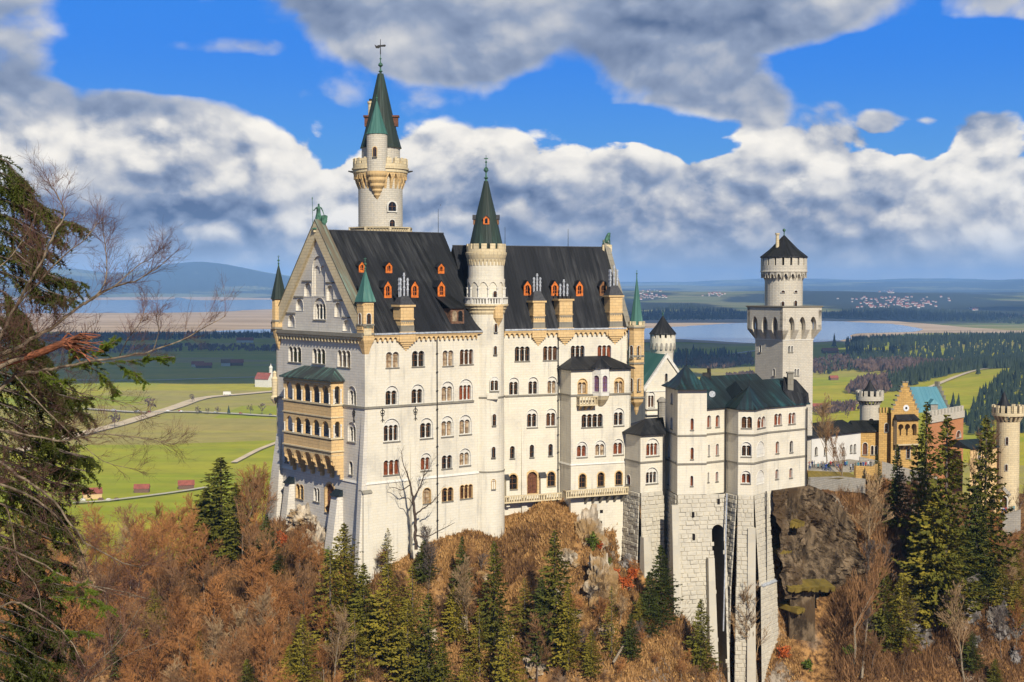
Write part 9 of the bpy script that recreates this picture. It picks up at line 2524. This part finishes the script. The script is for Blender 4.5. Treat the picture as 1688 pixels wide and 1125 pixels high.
needle_tree('pine_branch', 'green needled branch in the middle of the bare branches at the left', f_(60, 612), [
    ([f_(100, 603), f_(150, 600), f_(200, 596), f_(250, 592), f_(288, 588)], .008, 34, .26), ([f_(140, 602), f_(170, 575), f_(195, 560)], .006, 20, .22), ([f_(150, 605), f_(175, 625), f_(190, 645)], .006, 18, .22),
    ([f_(190, 600), f_(215, 615), f_(240, 628)], .006, 18, .22), ([f_(60, 612), f_(85, 625), f_(110, 628)], .006, 14, .25), ([f_(110, 605), f_(120, 590), f_(140, 580)], .006, 14, .22)], 'needleb', cat='branch', droop=0.15, nl=0.032, wn=0.006, dens=1.6)
needle_tree('fir_branch', 'bright green needled spray low among the bare branches at the left', f_(80, 970), [
    ([f_(80, 985), f_(120, 985), f_(160, 990), f_(176, 1003)], .008, 26, .28), ([f_(95, 975), f_(130, 965), f_(150, 975)], .006, 16, .22), ([f_(100, 1040), f_(130, 1042), f_(158, 1046)], .006, 14, .2), ([f_(60, 960), f_(90, 950), f_(110, 955)], .006, 14, .25)], 'needleb', cat='branch', droop=0.2, nl=0.032, wn=0.006, dens=1.6)
# a bird in the sky near the stair tower
q = P(726, 338.5, 200); mb = MB(); mb.loft([[(q.x + dx * .3, q.y, q.z + dz) for dx, dz in ((-.1, 0), (0, -.08), (.1, 0), (0, .1))], [(q.x + dx * .3, q.y + .4, q.z + dz) for dx, dz in ((-.1, 0), (0, -.08), (.1, 0), (0, .1))]])
mb.add([(q.x, q.y, q.z), (q.x, q.y + .22, q.z), (q.x - .35, q.y + .15, q.z + .3), (q.x + .3, q.y + .15, q.z + .35)], [(0, 1, 2), (0, 3, 1)]); tag(mb.build('bird', M['iron']), 'tiny dark bird flying between the two towers', 'bird')

# ================================================================== clouds that shade the fields (above the frame)
cm, t, b = mat('cloud_white'); setc(t, b, (0.85, 0.86, 0.88), 1.0, spec=0.0)
def cloud(gx, gy, rx, ry, h=1500, seed=0):
    c = Vector((gx, gy, h)) + Vector((sunh.x, sunh.y, 0)) * (h / math.tan(SUN_EL))
    bm = bmesh.new(); bmesh.ops.create_icosphere(bm, subdivisions=5, radius=1)
    for v in bm.verts:
        n_ = v.co.normalized(); f = 1 + 0.35 * noise.noise(n_ * 1.8 + Vector((seed * 5, 0, 0))) + 0.25 * noise.noise(n_ * 4 + Vector((seed, 3, 0))) + 0.1 * noise.noise(n_ * 9)
        v.co = Vector((n_.x * rx * f, n_.y * ry * f, (n_.z * 260 if n_.z > 0 else n_.z * 60) * f))
    me = bpy.data.meshes.new('cloud'); bm.to_mesh(me); bm.free(); me.materials.append(cm); o = link('cloud', me, None, c); o['kind'] = 'structure'; return o
cloud(-900, 4000, 1700, 1150, seed=1)
cloud(2300, 3100, 900, 420, seed=2)
cloud(900, 7600, 1700, 900, h=4300, seed=3); cloud(4600, 9000, 1500, 900, h=4600, seed=5)

# ================================================================== haze
hm_ = bpy.data.materials.new('haze_air'); hm_.use_nodes = True; t = hm_.node_tree; t.nodes.clear()
pv = N(t, 'ShaderNodeVolumePrincipled', {'Color': (0.30, 0.56, 0.98, 1), 'Density': 4.0e-5, 'Anisotropy': -0.32}); ho = t.nodes.new('ShaderNodeOutputMaterial'); t.links.new(pv.outputs[0], ho.inputs['Volume'])
mb = MB(); mb.box(-45000, 45000, -45000, 45000, -60, float(ZZ.max()) + 30); hz = mb.build('haze', hm_); hz['kind'] = 'stuff'
